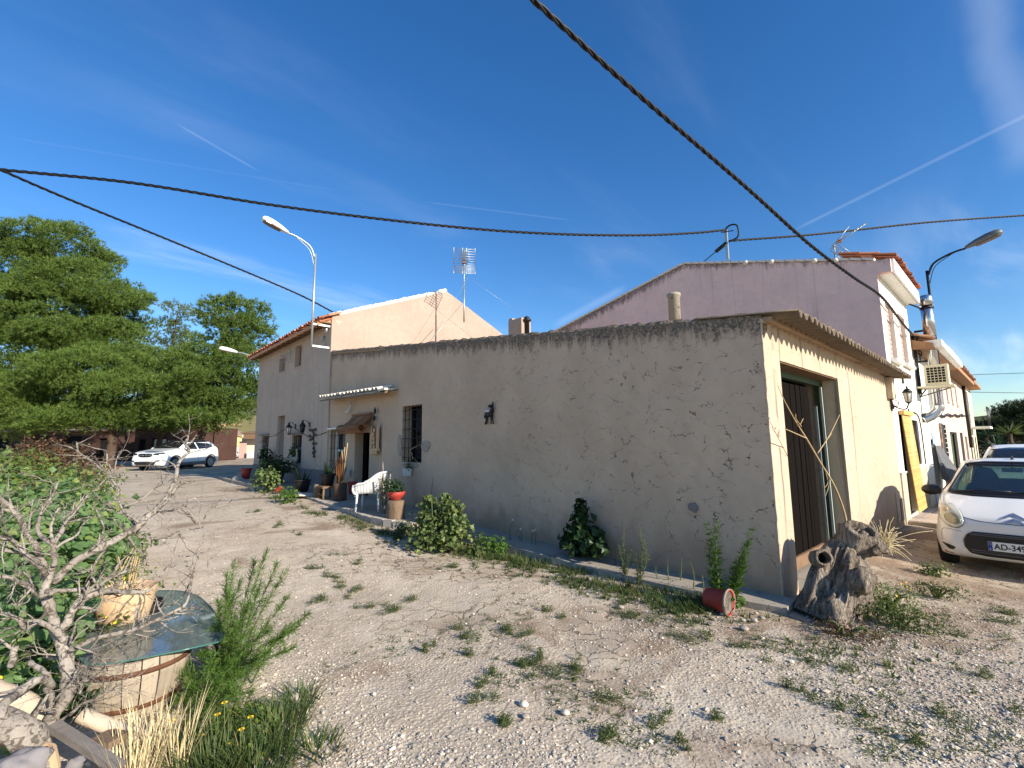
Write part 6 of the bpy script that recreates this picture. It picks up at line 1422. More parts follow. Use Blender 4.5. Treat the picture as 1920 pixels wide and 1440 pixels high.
b = gpt(1198, 1096); horseweed('tallest grey green seeding stalk before the shed wall', b, [tip(1199, 980, b), tip(1208, 1010, b), tip(1192, 1030, b)], .7, 170, .10, 'grey_leaf', 305, None, .16)
for k, (px, py, tx, ty) in enumerate(((1275, 1100, 1278, 1045), (1255, 1100, 1252, 1048), (1300, 1115, 1295, 1052), (1238, 1098, 1230, 1060), (1320, 1120, 1316, 1076), (1155, 1072, 1152, 1010))):
    b = gpt(px, py); horseweed('thin pale seedling stalk, %s from the left along the footing' % ORD[(3, 2, 4, 1, 5, 0)[k]], b, [tip(tx, ty, b)], .45, 40, .10, 'grey_leaf', 310 + k, 'thin seedling stalks along the footing', .15)
for k, (px, py, tx, ty) in enumerate(((978, 1030, 976, 992), (996, 1034, 999, 996), (1005, 1036, 1004, 994), (960, 1024, 962, 975))):
    b = gpt(px, py); t = horseweed('thin weed with a pale fluffy seed head, %s from the left' % ORD[(1, 2, 3, 0)[k]], b, [tip(tx, ty, b)], .4, 18, .10, 'grey_leaf', 330 + k, 'seed head weeds by the wall', .15); mb = MB(); mb.ball(tip(tx, ty, b), .020, 8, 6, .3, k); mb.build('seed_head', 'stalk_white', t)
b = at_x(812, 975, -.05); b = Vector((-.12, b.y, .2)); horseweed('tall thin weed against the wall above the bright bush', b, [tip(812, 893, b)], .5, 90, .10, 'weed_leaf', 340)
b = gpt(758, 972); horseweed('reddish dry sprig between the stump and the bush', gpt(765, 985), [tip(776, 944, b)], .3, 10, .08, 'rust_leaf', 341)
# grass and weeds growing along the edge of the footing: too many blades to count
def grass_line(name, label, pts, n, L_, seed, mat='grass_blade', spread=.16, w_=.007):
    r_ = np.random.default_rng(seed); V = []; F = []; P = catmull([Vector((p.x, p.y, p.z)) for p in pts], 12)
    for k in range(n):
        f = r_.random() * (len(P) - 1); i = int(f); c = P[i].lerp(P[min(i + 1, len(P) - 1)], f - i) + Vector((r_.normal() * spread, r_.normal() * spread, 0))
        if nz(c.x * 2.5, c.y * 2.5, seed) < -.02 and r_.random() < .85: continue
        c.z = gz(c.x, c.y); v, ff = blades(c, 7, L_ * r_.uniform(.5, 1.3), w_, .7, .5, int(r_.integers(1e9)), 1, 3, .02); o = len(V); V += v; F += [tuple(q + o for q in g) for g in ff]
    tag(np_mesh(name, V, F, mat), label, kind='stuff')
grass_line('grass', 'dark grass fringe along the outer edge of the footing', [gpt(*q) for q in ((860, 1034), (940, 1048), (1020, 1064), (1110, 1086), (1200, 1112), (1290, 1136), (1320, 1142))], 620, .11, 401, 'grass_blade', .15)
grass_line('grass', 'small leafy weeds mixed into the footing edge grass', [gpt(*q) for q in ((860, 1034), (940, 1050), (1020, 1068), (1110, 1092), (1200, 1120), (1290, 1142), (1320, 1148))], 900, .06, 405, 'weed_leaf', .22, .010)
grass_line('grass', 'thin green grass along the porch kerb', [gpt(*q) for q in ((480, 915), (520, 935), (570, 955), (640, 972), (700, 995), (760, 1010))], 520, .10, 402, 'weed_leaf', .12)
grass_line('grass', 'low dry grass round the gnarled log', [gpt(*q) for q in ((1500, 1215), (1560, 1225), (1620, 1200), (1700, 1190))], 170, .05, 403, 'grass_blade', .26)
# porch-edge plants left
plant_clump('sunlit pale leafed plant in front of the potted shrub', gpt(500, 922), (.35, .55, .32), 520, .085, 'bush_leaf', 410, .36, 'wide', 5)
plant_clump('small round pale green plant at the start of the kerb', gpt(538, 942), (.26, .30, .17), 360, .06, 'fleabane_leaf', 411, .16, 'oval', 4)
b = gpt(517, 926); mb = MB(); mb.lathe([(.06, 0), (.075, .13), (.085, .13), (.085, .16), (.07, .16), (.06, .04), (0, .04)], (0, 0, 0), 14, rot=Matrix.Rotation(1.0, 4, 'Y')); o = mb.build('flower_pot', 'pot_red', None); o.location = b + Vector((0, 0, .07)); tag(o, 'small tipped over orange pot between plants at the porch edge', 'plant pot')
plant_clump('low dry plant below the rocks near the porch end', gpt(760, 1000), (.15, .22, .10), 200, .05, 'weed_leaf', 412, .09, 'oval', 3)
for k, (px, py, s, lb) in enumerate(((792, 1000, .10, 'pale rock half hidden by the bright bush'), (770, 975, .09, 'grey rock beside the stump under the wall'))):
    p = gpt(px, py); mb = MB(); mb.ball((p.x, p.y, p.z + .05), (s, s * 1.4, s * .9), 12, 8, .35, k + 1.7); tag(mb.build('rock', 'stone_pale'), lb, 'rock')
# weed tufts in the yard: each one a thing
TUFTS = [(850, 1065, .10), (720, 1018, .10), (640, 1040, .10), (670, 1055, .10), (745, 1020, .08), (700, 1138, .15), (760, 1125, .13), (735, 1140, .13), (660, 1112, .11), (640, 1098, .09), (625, 1082, .10), (870, 1188, .11), (950, 1182, .11), (985, 1188, .10), (1010, 1232, .08), (872, 1230, .08), (985, 1252, .09), (1040, 1260, .12), (1080, 1250, .08), (1130, 1310, .14), (900, 1320, .09), (915, 1278, .09), (940, 1355, .07), (1140, 1380, .08), (1290, 1200, .16), (1320, 1195, .10), (1280, 1165, .12), (1220, 1160, .16), (1165, 1140, .10), (1070, 1095, .14), (1560, 1325, .08), (1390, 1215, .10), (1440, 1215, .12), (1510, 1235, .09), (1700, 1385, .08), (1840, 1265, .07), (1870, 1320, .06), (1841, 1195, .12), (1871, 1165, .12), (1885, 1150, .10), (1760, 1340, .06), (1500, 1300, .06), (1350, 1345, .07), (1250, 1340, .06), (1280, 1395, .06), (600, 1125, .08), (590, 1065, .08), (520, 985, .10), (560, 1000, .08), (470, 960, .10), (1035, 1150, .08), (800, 1215, .06)]
def band(px, py):
    if px > 1400: return 'mud right of the red bucket'
    if px > 1100: return 'gravel near the red bucket' if py < 1250 else 'coarse gravel below the red bucket'
    return 'gravel along the porch kerb' if py < 1070 else ('middle of the yard' if py < 1200 else 'coarse gravel at the near edge')
for k, (px, py, r) in enumerate(TUFTS):
    p = gpt(px, py); p.z = gz(p.x, p.y); bd = band(px, py); bx = sorted(q[0] for q in TUFTS if band(q[0], q[1]) == bd); t = thing('weed_tuft', '%s weed tuft from the left in the %s' % (ORD[bx.index(px)], bd), 'weed', tuple(p), 'weed tufts in the gravel yard')
    V, F, v, f = [], [], [], []; rr = random.Random(k); hd_ = rr.uniform(0, 3.1)
    for j in range(rr.randint(3, 6)):
        e = rr.gauss(0, r * .9); q = p + Vector((math.cos(hd_) * e + rr.gauss(0, r * .3), math.sin(hd_) * e + rr.gauss(0, r * .3), .006)); q.z = gz(q.x, q.y) + .006; r2 = r * rr.uniform(.25, .6)
        a, b_ = leaves(q, (r2 * 1.2, r2 * 1.2, r2 * .10), int(40 + 520 * r2), .019, 'narrow', .9, .2, 0, q.z + .001, .7, 500 + 7 * k + j); o = len(V); V += a; F += [tuple(i + o for i in g) for g in b_]
        a, b_ = blades(q, int(8 + 60 * r2), r2 * .8, .004, 1.5, .5, 600 + 7 * k + j, .7, 3, r2 * .7); o = len(v); v += a; f += [tuple(i + o for i in g) for g in b_]
    np_mesh('leaves', V, F, 'weed_leaf', t)
    np_mesh('blades', v, f, 'grass_blade', t)['kind'] = 'stuff'
def sprigs():
    r_ = np.random.default_rng(77); V = []; F = []
    for k in range(5200):
        px, py = r_.uniform(230, 1915), 930 + 500 * r_.random(); g = on_ground_fast(px, py)
        if g is None or g[0] > -.55 and g[1] > -.2 or nz(g[0] * .9 + 11, g[1] * .9, 2) + .5 * nz(g[0] * 3, g[1] * 3, 6) < .22 - .10 * (px > 1450): continue
        v, f = blades((g[0], g[1], gz(*g)), 5, r_.uniform(.012, .04), .006, 1.3, .4, int(r_.integers(1e9)), .7, 2, .02); o = len(V); V += v; F += [tuple(i + o for i in q) for q in f]
    tag(np_mesh('ground_weeds', V, F, 'weed_leaf'), 'tiny weed sprigs sprouting through the gravel yard', kind='stuff')
sprigs()
# bigger weeds by the log and the car
plant_clump('broad yellow flowered weed mass right of the gnarled log', gpt(1690, 1175), (.26, .34, .11), 900, .04, 'weed_leaf', 701, .09, 'narrow', 8)
plant_clump('feathery weed with yellow florets close behind the log foot', gpt(1665, 1150), (.20, .28, .15), 620, .04, 'lemon_leaf', 702, .13, 'narrow', 6)
plant_clump('thin green weed in the sun below the white hatchback', gpt(1760, 1120), (.20, .3, .09), 520, .036, 'weed_leaf', 703, .08, 'narrow', 6)
plant_clump('weed sprig in the shade edge by the hatchback wheel', gpt(1750, 1080), (.14, .2, .10), 240, .035, 'bush_leaf', 704, .08, 'oval', 5)
plant_clump('dry brownish weeds at the front foot of the log', gpt(1590, 1190), (.2, .3, .05), 420, .035, 'rust_leaf', 705, .04, 'narrow', 4)
for k, (px, py) in enumerate(((1688, 1095), (1700, 1100), (1706, 1107), (1680, 1118), (1697, 1092))):
    p = gpt(px, py + 35); q = at_x(px, py, p.x); t = thing('yellow_flower', 'yellow floret on a thin stalk by the log, %s from the left' % ORD[(1, 3, 4, 0, 2)[k]], 'flower', tuple(p), 'yellow florets by the log'); mb = MB(); mb.tube([p, q], .002, 4); mb.build('stem', 'stem_green', t); mb = MB(); mb.ball(q, (.012, .012, .008), 7, 4); mb.build('petals', 'yellow_flower', t)
# ================================================================== near left corner: barrel, glass sheet, pot, dead shrub, driftwood
def m_glass(name, tint, mixf, dust=.03):
    m, t, b, o = newmat(name)
    tr = t.nodes.new('ShaderNodeBsdfTransparent'); tr.inputs[0].default_value = (*tint, 1)
    gl = t.nodes.new('ShaderNodeBsdfGlossy'); gl.inputs['Roughness'].default_value = 0.03; gl.inputs['Color'].default_value = (.9, .95, 1, 1)
    fr = t.nodes.new('ShaderNodeFresnel'); fr.inputs['IOR'].default_value = 1.5
    f = mth(t, 'ADD', mth(t, 'MULTIPLY', fr.outputs[0], .30 if name == 'car_glass' else .42), mixf, True)
    df = t.nodes.new('ShaderNodeBsdfDiffuse'); df.inputs[0].default_value = (.36, .40, .38, 1); md = t.nodes.new('ShaderNodeMixShader'); md.inputs[0].default_value = dust; t.links.new(tr.outputs[0], md.inputs[1]); t.links.new(df.outputs[0], md.inputs[2])
    ms = t.nodes.new('ShaderNodeMixShader'); t.links.new(f, ms.inputs[0]); t.links.new(md.outputs[0], ms.inputs[1]); t.links.new(gl.outputs[0], ms.inputs[2]); t.links.new(ms.outputs[0], o.inputs[0])
m_glass('glass_sheet', (.56, .70, .68), .05, .30); m_glass('car_glass', (.62, .72, .66), .02)
simple('glass_edge', (.06, .16, .13), .15, .1, 8, 0)
simple('barrel_wood', (.37, .30, .215), .85, .3, 5, .3, stretch=(9, 9, .7), island=.15)
simple('rust', (.115, .05, .025), .95, .6, 16, .5)
bc = Vector((-4.915, 2.09, 0)); bz = terr(bc.x, bc.y) - .02; ZT = .375
t = thing('barrel', 'weathered pale wooden barrel half with a rusty hoop under the glass sheet', 'barrel', (bc.x, bc.y, bz))
ns = 20
for k in range(ns):
    a0 = 2 * PI * (k + .04) / ns; a1 = 2 * PI * (k + .96) / ns; mb = MB(); vs = []
    for z, r in ((bz, .225), (bz + .12, .262), (ZT - .10, .280), (ZT - .012, .272)):
        rr = r + random.uniform(-.004, .004); vs += [(bc.x + q * math.cos(a), bc.y + q * math.sin(a), z) for a in (a0, a1) for q in (rr, rr - .022)]
    fs = []
    for j in range(3): o = j * 4; fs += [(o, o + 2, o + 6, o + 4), (o + 1, o + 5, o + 7, o + 3), (o, o + 4, o + 5, o + 1), (o + 2, o + 3, o + 7, o + 6)]
    fs += [(0, 1, 3, 2), (12, 14, 15, 13)]; mb.add(vs, fs); mb.build('stave', 'barrel_wood', t)
for z, h, r in ((ZT - .085, .028, .2845), (bz + .045, .026, .248)):
    mb = MB(); mb.lathe([(r, z), (r, z + h), (r - .006, z + h), (r - .006, z), (r, z)], bc, 30); mb.build('hoop', 'rust', t)
mb = MB(); mb.lathe([(.26, ZT - .03), (0, ZT - .03)], bc, 24); mb.build('lid', 'barrel_wood', t)
# curved glass sheet (an old car window shape)
def gz_(px, py): return at_z(px, py, ZT)
back = [gz_(*q) for q in ((128, 1190), (142, 1152), (185, 1128), (250, 1113), (320, 1108), (365, 1116), (395, 1140), (414, 1170), (420, 1192), (410, 1205))]
frontp = [gz_(*q) for q in ((335, 1222), (260, 1237), (203, 1246), (165, 1248), (146, 1233), (135, 1212))]
poly = [(p.x, p.y) for p in catmull(back, 3)] + [(p.x, p.y) for p in frontp]
t = thing('glass_sheet', 'round cornered greenish glass sheet lying on the wooden barrel', 'glass sheet', (bc.x, bc.y, ZT))
mb = MB(); mb.prism(poly, lambda u, v, w_: Vector((u, v, ZT + w_)), .008); mb.build('pane', 'glass_sheet', t)
mb = MB(); mb.tube([Vector((u, v, ZT + .004)) for u, v in poly + poly[:1]], .0052, 6); mb.build('edge', 'glass_edge', t)
# terracotta pot on the glass, dry bulb stems behind
pc = at_z(233, 1172, ZT); pc = Vector((pc.x, pc.y + .10, ZT + .009))
t = thing('terracotta_pot', 'squat pale terracotta pot standing on the glass sheet', 'plant pot', tuple(pc))
pr_ = 97 / 2 * (pc - CAM).dot(CF) / F_PX
mb = MB(); mb.lathe([(pr_ * .74, 0), (pr_ * .80, .012), (pr_ * .97, .16), (pr_ * 1.0, .215), (pr_ * 1.01, .225), (pr_ * .93, .225), (pr_ * .9, .17), (0, .16)], pc, 28); mb.build('pot', 'terracotta', t)
mb = MB(); mb.lathe([(0, .163), (pr_ * .88, .168)], pc, 18); mb.build('soil', 'soil', t)
V, F = blades(pc + Vector((.0, .02, .16)), 46, .24, .010, .9, .9, 900, 1, 4, .05); np_mesh('dry_leaves', V, F, 'straw', t)
mb = MB(); rr = random.Random(4)
for k in range(7): b = pc + Vector((rr.uniform(-.04, .04), .03 + rr.uniform(-.03, .03), .15)); mb.tube(catmull([b, b + Vector((rr.uniform(-.03, .03), 0, .16)), b + Vector((rr.uniform(-.06, .06), rr.uniform(-.05, .05), rr.uniform(.26, .36)))], 4), .0045, 6)
mb.build('dry_stem', 'stem_dry', t)
q = at_d(268, 1100, 3.5); q.z = terr(q.x, q.y); t = thing('black_pot', 'black plastic pot half hidden behind the terracotta pot', 'plant pot', tuple(q)); pot(t, q, .13, .40, 'pot_black')

# dead shrub: bleached branching wood; polylines surveyed in the photo with their own distances
dead = thing('dead_shrub', 'bleached dead shrub with a thick trunk and many bare forking branches', 'dead shrub', tuple(on_ground(85, 1420)))
rb = random.Random(12)
def limb(pts, d0, d1, r0, r1, name='branch', twigs=0, n=5):
    m = len(pts); D = [d0 + (d1 - d0) * i / (m - 1) for i in range(m)]
    P = [at_d(px, py, d) for (px, py), d in zip(pts, D)]; C_ = catmull(P, n)
    mm = len(C_); rs = []
    for i, p in enumerate(C_):
        f = i / (mm - 1); d = d0 + (d1 - d0) * f; rs.append(.60 * (r0 * (1 - f) + r1 * f) * d / F_PX * (1 + .22 * nz(p.x * 22, p.y * 22, p.z * 22)))
        C_[i] = p + Vector((nz(p.x * 15, p.z * 15, 1), nz(p.y * 15, p.z * 15, 2), nz(p.z * 15, p.x * 15, 3))) * (.008 + rs[-1] * .18)
    mb = MB(); mb.tube(C_, rs, 9 if r0 > 5 else 6, jit=.10 if r0 > 5 else .05)
    for _ in range(twigs * 3 + 1):
        i = rb.randint(mm // 4, mm - 2); d = (C_[i + 1] - C_[i]).normalized(); nd_ = (d * .6 + Vector((rb.gauss(0, .6), rb.gauss(0, .6), rb.gauss(.1, .6)))).normalized()
        twig(C_[i], nd_, rb.uniform(.08, .24), max(.0022, rs[i] * .55), mb, 2, rb, .4)
    return mb.build(name, 'dead_wood', dead, fixn=False)
limb([(62, 1440), (87, 1378), (110, 1325), (131, 1298), (126, 1255), (119, 1210), (104, 1178)], 2.20, 2.45, 21, 17, 'trunk', 0, 6)
limb([(104, 1182), (96, 1150), (87, 1106), (92, 1078), (104, 1060)], 2.45, 2.55, 13, 12, 'trunk')
limb([(87, 1378), (62, 1372), (30, 1376), (-10, 1390)], 2.20, 2.1, 24, 26, 'trunk')
limb([(118, 1180), (135, 1148), (158, 1122), (183, 1112), (225, 1108), (262, 1110), (285, 1105)], 2.45, 2.65, 13, 5, twigs=3)
limb([(98, 1092), (142, 1052), (188, 1027), (225, 1008), (258, 988), (280, 966), (298, 952)], 2.55, 2.95, 12, 9, twigs=4)
limb([(298, 952), (316, 925), (332, 892), (334, 868), (355, 847), (346, 832), (351, 823)], 2.95, 3.25, 7, 2.4, twigs=2)
limb([(290, 958), (312, 938), (327, 918), (345, 906), (368, 903)], 2.95, 3.1, 6, 2.2)
limb([(255, 990), (243, 968), (225, 950), (221, 918), (205, 892), (182, 872), (160, 857), (146, 845), (145, 830)], 2.85, 3.2, 4.6, 2.2, twigs=2)
limb([(160, 859), (142, 861), (124, 870)], 3.1, 3.15, 2.4, 1.2)
limb([(205, 892), (201, 868), (200, 848), (188, 843), (172, 838)], 3.05, 3.2, 2.6, 1.1, twigs=1)
limb([(205, 870), (212, 892), (220, 857), (233, 844), (245, 849)], 3.05, 3.2, 2.4, 1.1)
limb([(207, 895), (224, 893), (233, 885), (230, 874)], 3.0, 3.1, 2, 1)
limb([(230, 950), (262, 938), (287, 918), (306, 906), (313, 888)], 2.95, 3.15, 2.8, 1.1, twigs=2)
limb([(297, 957), (325, 957), (355, 963), (362, 975), (377, 980), (395, 952), (418, 932)], 2.9, 3.1, 4, 1.4, twigs=2)
limb([(395, 952), (418, 943), (438, 942)], 3.08, 3.15, 1.8, 1)
limb([(310, 957), (340, 948), (362, 934), (375, 944), (396, 951)], 2.9, 3.0, 3, 1.5, twigs=1)
limb([(262, 988), (258, 1005), (300, 1010), (337, 996), (380, 990)], 2.85, 3.05, 4, 1.2, twigs=2)
limb([(337, 1002), (352, 1025), (370, 1042), (366, 1066), (357, 1090), (345, 1112), (326, 1135)], 2.8, 2.7, 3.6, 1.8, twigs=2)
limb([(298, 1082), (312, 1066), (332, 1045), (352, 1043), (372, 1041)], 2.75, 2.85, 3, 1.4, twigs=1)
limb([(388, 1065), (393, 1048), (415, 1036)], 2.8, 2.9, 1.6, .8)
limb([(100, 1022), (86, 1012), (75, 1003), (70, 980), (80, 952), (92, 940), (105, 918), (111, 900)], 2.5, 2.7, 7, 3, twigs=2)
limb([(100, 1018), (97, 990), (104, 970), (111, 952)], 2.5, 2.6, 5, 3)
limb([(102, 1020), (112, 1000), (118, 985), (134, 966), (150, 950), (168, 926)], 2.5, 2.75, 7, 3.4, twigs=3)
limb([(104, 1028), (122, 1015), (140, 1007), (150, 998), (155, 985), (166, 974)], 2.5, 2.7, 5, 1.6)
limb([(196, 1020), (190, 1008), (195, 990), (185, 965), (175, 948)], 2.75, 2.85, 4, 1.6, twigs=1)
limb([(104, 1060), (101, 1040), (100, 1022)], 2.53, 2.5, 9, 8)
limb([(82, 1062), (72, 1035), (60, 1017), (45, 993), (38, 972), (22, 953), (0, 934), (-20, 918)], 2.5, 2.3, 9, 5, twigs=2)
limb([(86, 1078), (68, 1056), (50, 1042), (25, 1018), (10, 1012), (-15, 1008)], 2.45, 2.2, 8, 4, twigs=2)
limb([(75, 1052), (50, 1038), (28, 1036), (0, 1030), (-20, 1026)], 2.45, 2.25, 6, 4)
limb([(38, 1028), (20, 1008), (10, 985), (0, 966)], 2.35, 2.2, 3.6, 1.6, twigs=1)
limb([(62, 1105), (48, 1096), (34, 1088), (18, 1081), (-10, 1082)], 2.4, 2.2, 7, 5)
limb([(66, 1105), (50, 1078), (40, 1070), (32, 1082), (31, 1062), (46, 1052), (72, 1057)], 2.45, 2.4, 2.2, 1.4, twigs=1)
limb([(108, 1106), (92, 1115), (72, 1117), (58, 1106), (42, 1098), (30, 1090)], 2.45, 2.3, 6, 3)
limb([(88, 1108), (140, 1106), (182, 1104), (198, 1088), (222, 1078), (243, 1068)], 2.48, 2.7, 7, 3, twigs=3)
limb([(60, 1105), (48, 1118), (38, 1128), (36, 1135)], 2.35, 2.3, 3.4, 2)
limb([(20, 1133), (36, 1136), (52, 1128), (56, 1120)], 2.3, 2.32, 2.4, 1.4)
limb([(119, 1200), (108, 1186), (78, 1168), (58, 1174), (45, 1178), (36, 1165), (18, 1154), (-10, 1150)], 2.4, 2.2, 9, 5, twigs=2)
limb([(84, 1128), (86, 1150), (74, 1162), (60, 1160)], 2.45, 2.4, 8, 3)
limb([(128, 1222), (150, 1210), (180, 1197), (223, 1187), (268, 1173), (307, 1157), (343, 1137), (354, 1113), (358, 1080), (364, 1040)], 2.36, 2.75, 8, 2.2, twigs=3)
limb([(130, 1205), (137, 1185), (145, 1163), (165, 1150), (186, 1138), (192, 1122)], 2.36, 2.5, 3.4, 2, twigs=1)
limb([(132, 1207), (146, 1191), (162, 1178), (177, 1166), (196, 1163), (212, 1150)], 2.36, 2.5, 3, 1.6)
limb([(140, 1212), (165, 1222), (185, 1232), (198, 1243), (202, 1258)], 2.36, 2.45, 3, 2, twigs=2)
limb([(203, 1250), (222, 1238), (232, 1222), (246, 1198)], 2.45, 2.52, 2.4, 1, twigs=1)
limb([(268, 1182), (285, 1183), (302, 1178), (318, 1162), (326, 1144)], 2.6, 2.7, 3, 1.6)
limb([(310, 1160), (300, 1140), (296, 1128)], 2.65, 2.7, 2.6, 1.4, twigs=2)
limb([(100, 1290), (84, 1274), (67, 1276), (45, 1290), (25, 1305), (8, 1322), (-6, 1362)], 2.3, 2.0, 11, 14, 'trunk')
limb([(88, 1292), (98, 1304), (96, 1322)], 2.28, 2.25, 9, 6)
limb([(112, 1228), (92, 1228), (76, 1226), (62, 1216)], 2.4, 2.3, 3, 1.4, twigs=1)
for q in ([(118, 1330), (135, 1300), (150, 1282), (165, 1268)], [(130, 1340), (160, 1318), (190, 1300), (212, 1292), (232, 1288)], [(110, 1352), (140, 1330), (170, 1314), (198, 1308)], [(150, 1300), (158, 1280), (170, 1272), (160, 1262)], [(140, 1262), (155, 1250), (168, 1255), (180, 1248)]):
    limb(q, 2.3, 2.35, 4, 1.4, twigs=3)
limb([(20, 1250), (24, 1230), (28, 1214)], 2.35, 2.35, 10, 9)
limb([(58, 1240), (72, 1252), (90, 1268)], 2.35, 2.3, 7, 8)
# driftwood logs and split board lying at its foot
def lying(name, label, pts, ds, r, mat='dead_wood', cat='log', n=12):
    P = [at_d(px, py, d) for (px, py), d in zip(pts, ds)]; C_ = catmull(P, 5); mb = MB()
    mb.tube(C_, [r * (1 + .14 * nz(p.x * 9, p.y * 9, p.z * 9)) for p in C_], n, smooth=True, jit=.07); return tag(mb.build(name, mat), label, cat)
simple('pale_log', (.50, .40, .29), .9, .3, 7, .5, stretch=(2, 2, 2))
simple('grey_board', (.16, .14, .125), .9, .35, 7, .5)
lying('log', 'pale peeled log under the dead shrub at the left edge', [(-40, 1290), (20, 1312), (85, 1348)], [2.25, 2.27, 2.3], .055, 'pale_log')
lying('log', 'short pale log lying before the barrel foot', [(150, 1340), (210, 1364), (275, 1388)], [2.35, 2.38, 2.4], .034, 'pale_log')
mb = MB(); a = at_d(100, 1360, 2.22); b_ = at_d(225, 1440, 2.15); mb.bar(a, b_, .05, .03); tag(mb.build('board', 'grey_board'), 'dark grey split board slanting below the dead shrub', 'board')
mb = MB(); a = at_d(205, 1385, 2.3); mb.box(a, (.10, .12, .03), Matrix.Rotation(.6, 3, 'Z')); tag(mb.build('wood_block', 'wood_log'), 'small cut wood block between the pale log and the straw', 'block')
lying('log', 'big grey weathered log in the very corner of the yard', [(-60, 1345), (20, 1362), (70, 1395)], [2.05, 2.05, 2.1], .06, 'dead_wood', 'log', 14)
mb = MB(); p = at_d(48, 1412, 1.95); mb.ball(p - Vector((0, 0, .04)), (.08, .06, .055), 22, 14, .6, 2.2); tag(mb.build('rock', 'plinth_grey'), 'smooth pale rock in the near left corner', 'rock')
mb = MB(); p = at_d(142, 1418, 2.1); mb.ball(p - Vector((0, 0, .03)), (.035, .03, .025), 12, 8, .4, 5.2); tag(mb.build('rock', 'plinth_grey'), 'fist sized grey stone among the driftwood twigs', 'rock')
p = at_d(80, 1422, 2.02); mb = MB(); vs = []
for z in (0, .012):
    for i in range(7): a = -.6 + i * .25; vs.append((p.x + (.08 + z) * math.cos(a) - .05, p.y + (.08 + z) * math.sin(a), p.z + .03)); vs.append((p.x + (.10 + z) * math.cos(a) - .05, p.y + (.10 + z) * math.sin(a), p.z - .05 + .02 * nz(i * 2.1, 1)))
fs = [(2 * i, 2 * i + 1, 2 * i + 3, 2 * i + 2) for i in range(6)] + [(14 + 2 * i, 16 + 2 * i, 17 + 2 * i, 15 + 2 * i) for i in range(6)] + [(2 * i, 2 * i + 2, 16 + 2 * i, 14 + 2 * i) for i in range(6)] + [(2 * i + 1, 15 + 2 * i, 17 + 2 * i, 2 * i + 3) for i in range(6)] + [(0, 14, 15, 1), (12, 13, 27, 26)]
mb.add(vs, fs); tag(mb.build('pot_shard', 'terracotta'), 'orange broken pot shard beside the smooth corner rock', 'shard')

# broad-leafed mallow plants: single large leaves are parts, the small ones under them stay one mass
def lobed_leaf():
    pts = [(0, 0)]; n = 21
    for k in range(n):
        a = -2.5 + 5.0 * k / (n - 1); r = .5 * (1 + .13 * math.cos(a * 5.6)) * (1 - .04 * abs(a)); pts.append((r * math.cos(a), r * math.sin(a)))
    vs = [(x, y, .10 * (x * x + y * y) * 2 - .02 * math.cos(math.atan2(y, x) * 5.6) * math.hypot(x, y)) for x, y in pts]
    me = bpy.data.meshes.new('lobed_leaf'); me.from_pydata(vs, [], [(0, k, k + 1) for k in range(1, n)]); me.materials.append(MATS['mallow_leaf']); me.update(); return me
LEAF = lobed_leaf()
def mallow(label, px, py, d, rad, nleaf, nfill, size, seed):
    c = at_d(px, py, d); base = Vector((c.x, c.y, terr(c.x, c.y))); t = thing('mallow_plant', label, 'plant', tuple(base)); rr = random.Random(seed); zc = max(rad[2] * .6, c.z - rad[2] * .4)
    for k in range(nleaf):
        dv = Vector((rr.gauss(0, 1), rr.gauss(0, 1) - .35, abs(rr.gauss(0, .9)))).normalized(); q = 1 + .25 * nz(dv.x * 2 + seed, dv.y * 2, dv.z * 2)
        P = Vector((base.x + dv.x * rad[0] * q, base.y + dv.y * rad[1] * q, max(base.z + .05, c.z - rad[2] + dv.z * rad[2] * 1.0 * q)))
        nrm = (dv * .5 + Vector((rr.gauss(0, .3), rr.gauss(-.25, .3), .9))).normalized(); X = nrm.cross(Vector((rr.gauss(0, 1), rr.gauss(0, 1), .2))).normalized(); Y = nrm.cross(X)
        s = size * rr.uniform(.65, 1.2); o = bpy.data.objects.new('leaf', LEAF); COL.objects.link(o); o.parent = t; o.matrix_parent_inverse = Matrix.Translation(t.location).inverted()
        o.matrix_basis = Matrix(((X.x * s, Y.x * s, nrm.x * s, P.x), (X.y * s, Y.y * s, nrm.y * s, P.y), (X.z * s, Y.z * s, nrm.z * s, P.z), (0, 0, 0, 1)))
    V, F = leaves(Vector((base.x, base.y, c.z - rad[2] * .75)), (rad[0] * .92, rad[1] * .92, rad[2] * 1.2), nfill, size * .62, 'wide', .6, .5, .2, base.z, .6, seed); o = np_mesh('undergrowth', V, F, 'mallow_leaf', t); o['kind'] = 'stuff'
    mb = MB()
    for k in range(9): a = rr.uniform(0, 6.28); mb.tube(catmull([base, base + Vector((.2 * rad[0] * math.cos(a), .2 * rad[1] * math.sin(a), (c.z - base.z) * .5)), base + Vector((.7 * rad[0] * math.cos(a), .7 * rad[1] * math.sin(a), (c.z - base.z)))], 4), .008, 5)
    mb.build('stem', 'stem_green', t, fixn=False); return t
mallow('large bright mallow plant at the left edge behind the dead shrub', 40, 985, 3.9, (.55, .62, .42), 230, 1500, .115, 1)
mallow('bright broad leafed mallow plant beside the gravel yard', 140, 960, 4.8, (.52, .70, .40), 220, 1400, .115, 2)
mallow('farther mallow plant under the reddish dry stems', 60, 915, 6.0, (.70, .85, .45), 170, 1300, .13, 3)
mallow('dark green mallow plant low at the left edge', 25, 1110, 2.9, (.40, .45, .22), 110, 1200, .085, 4)
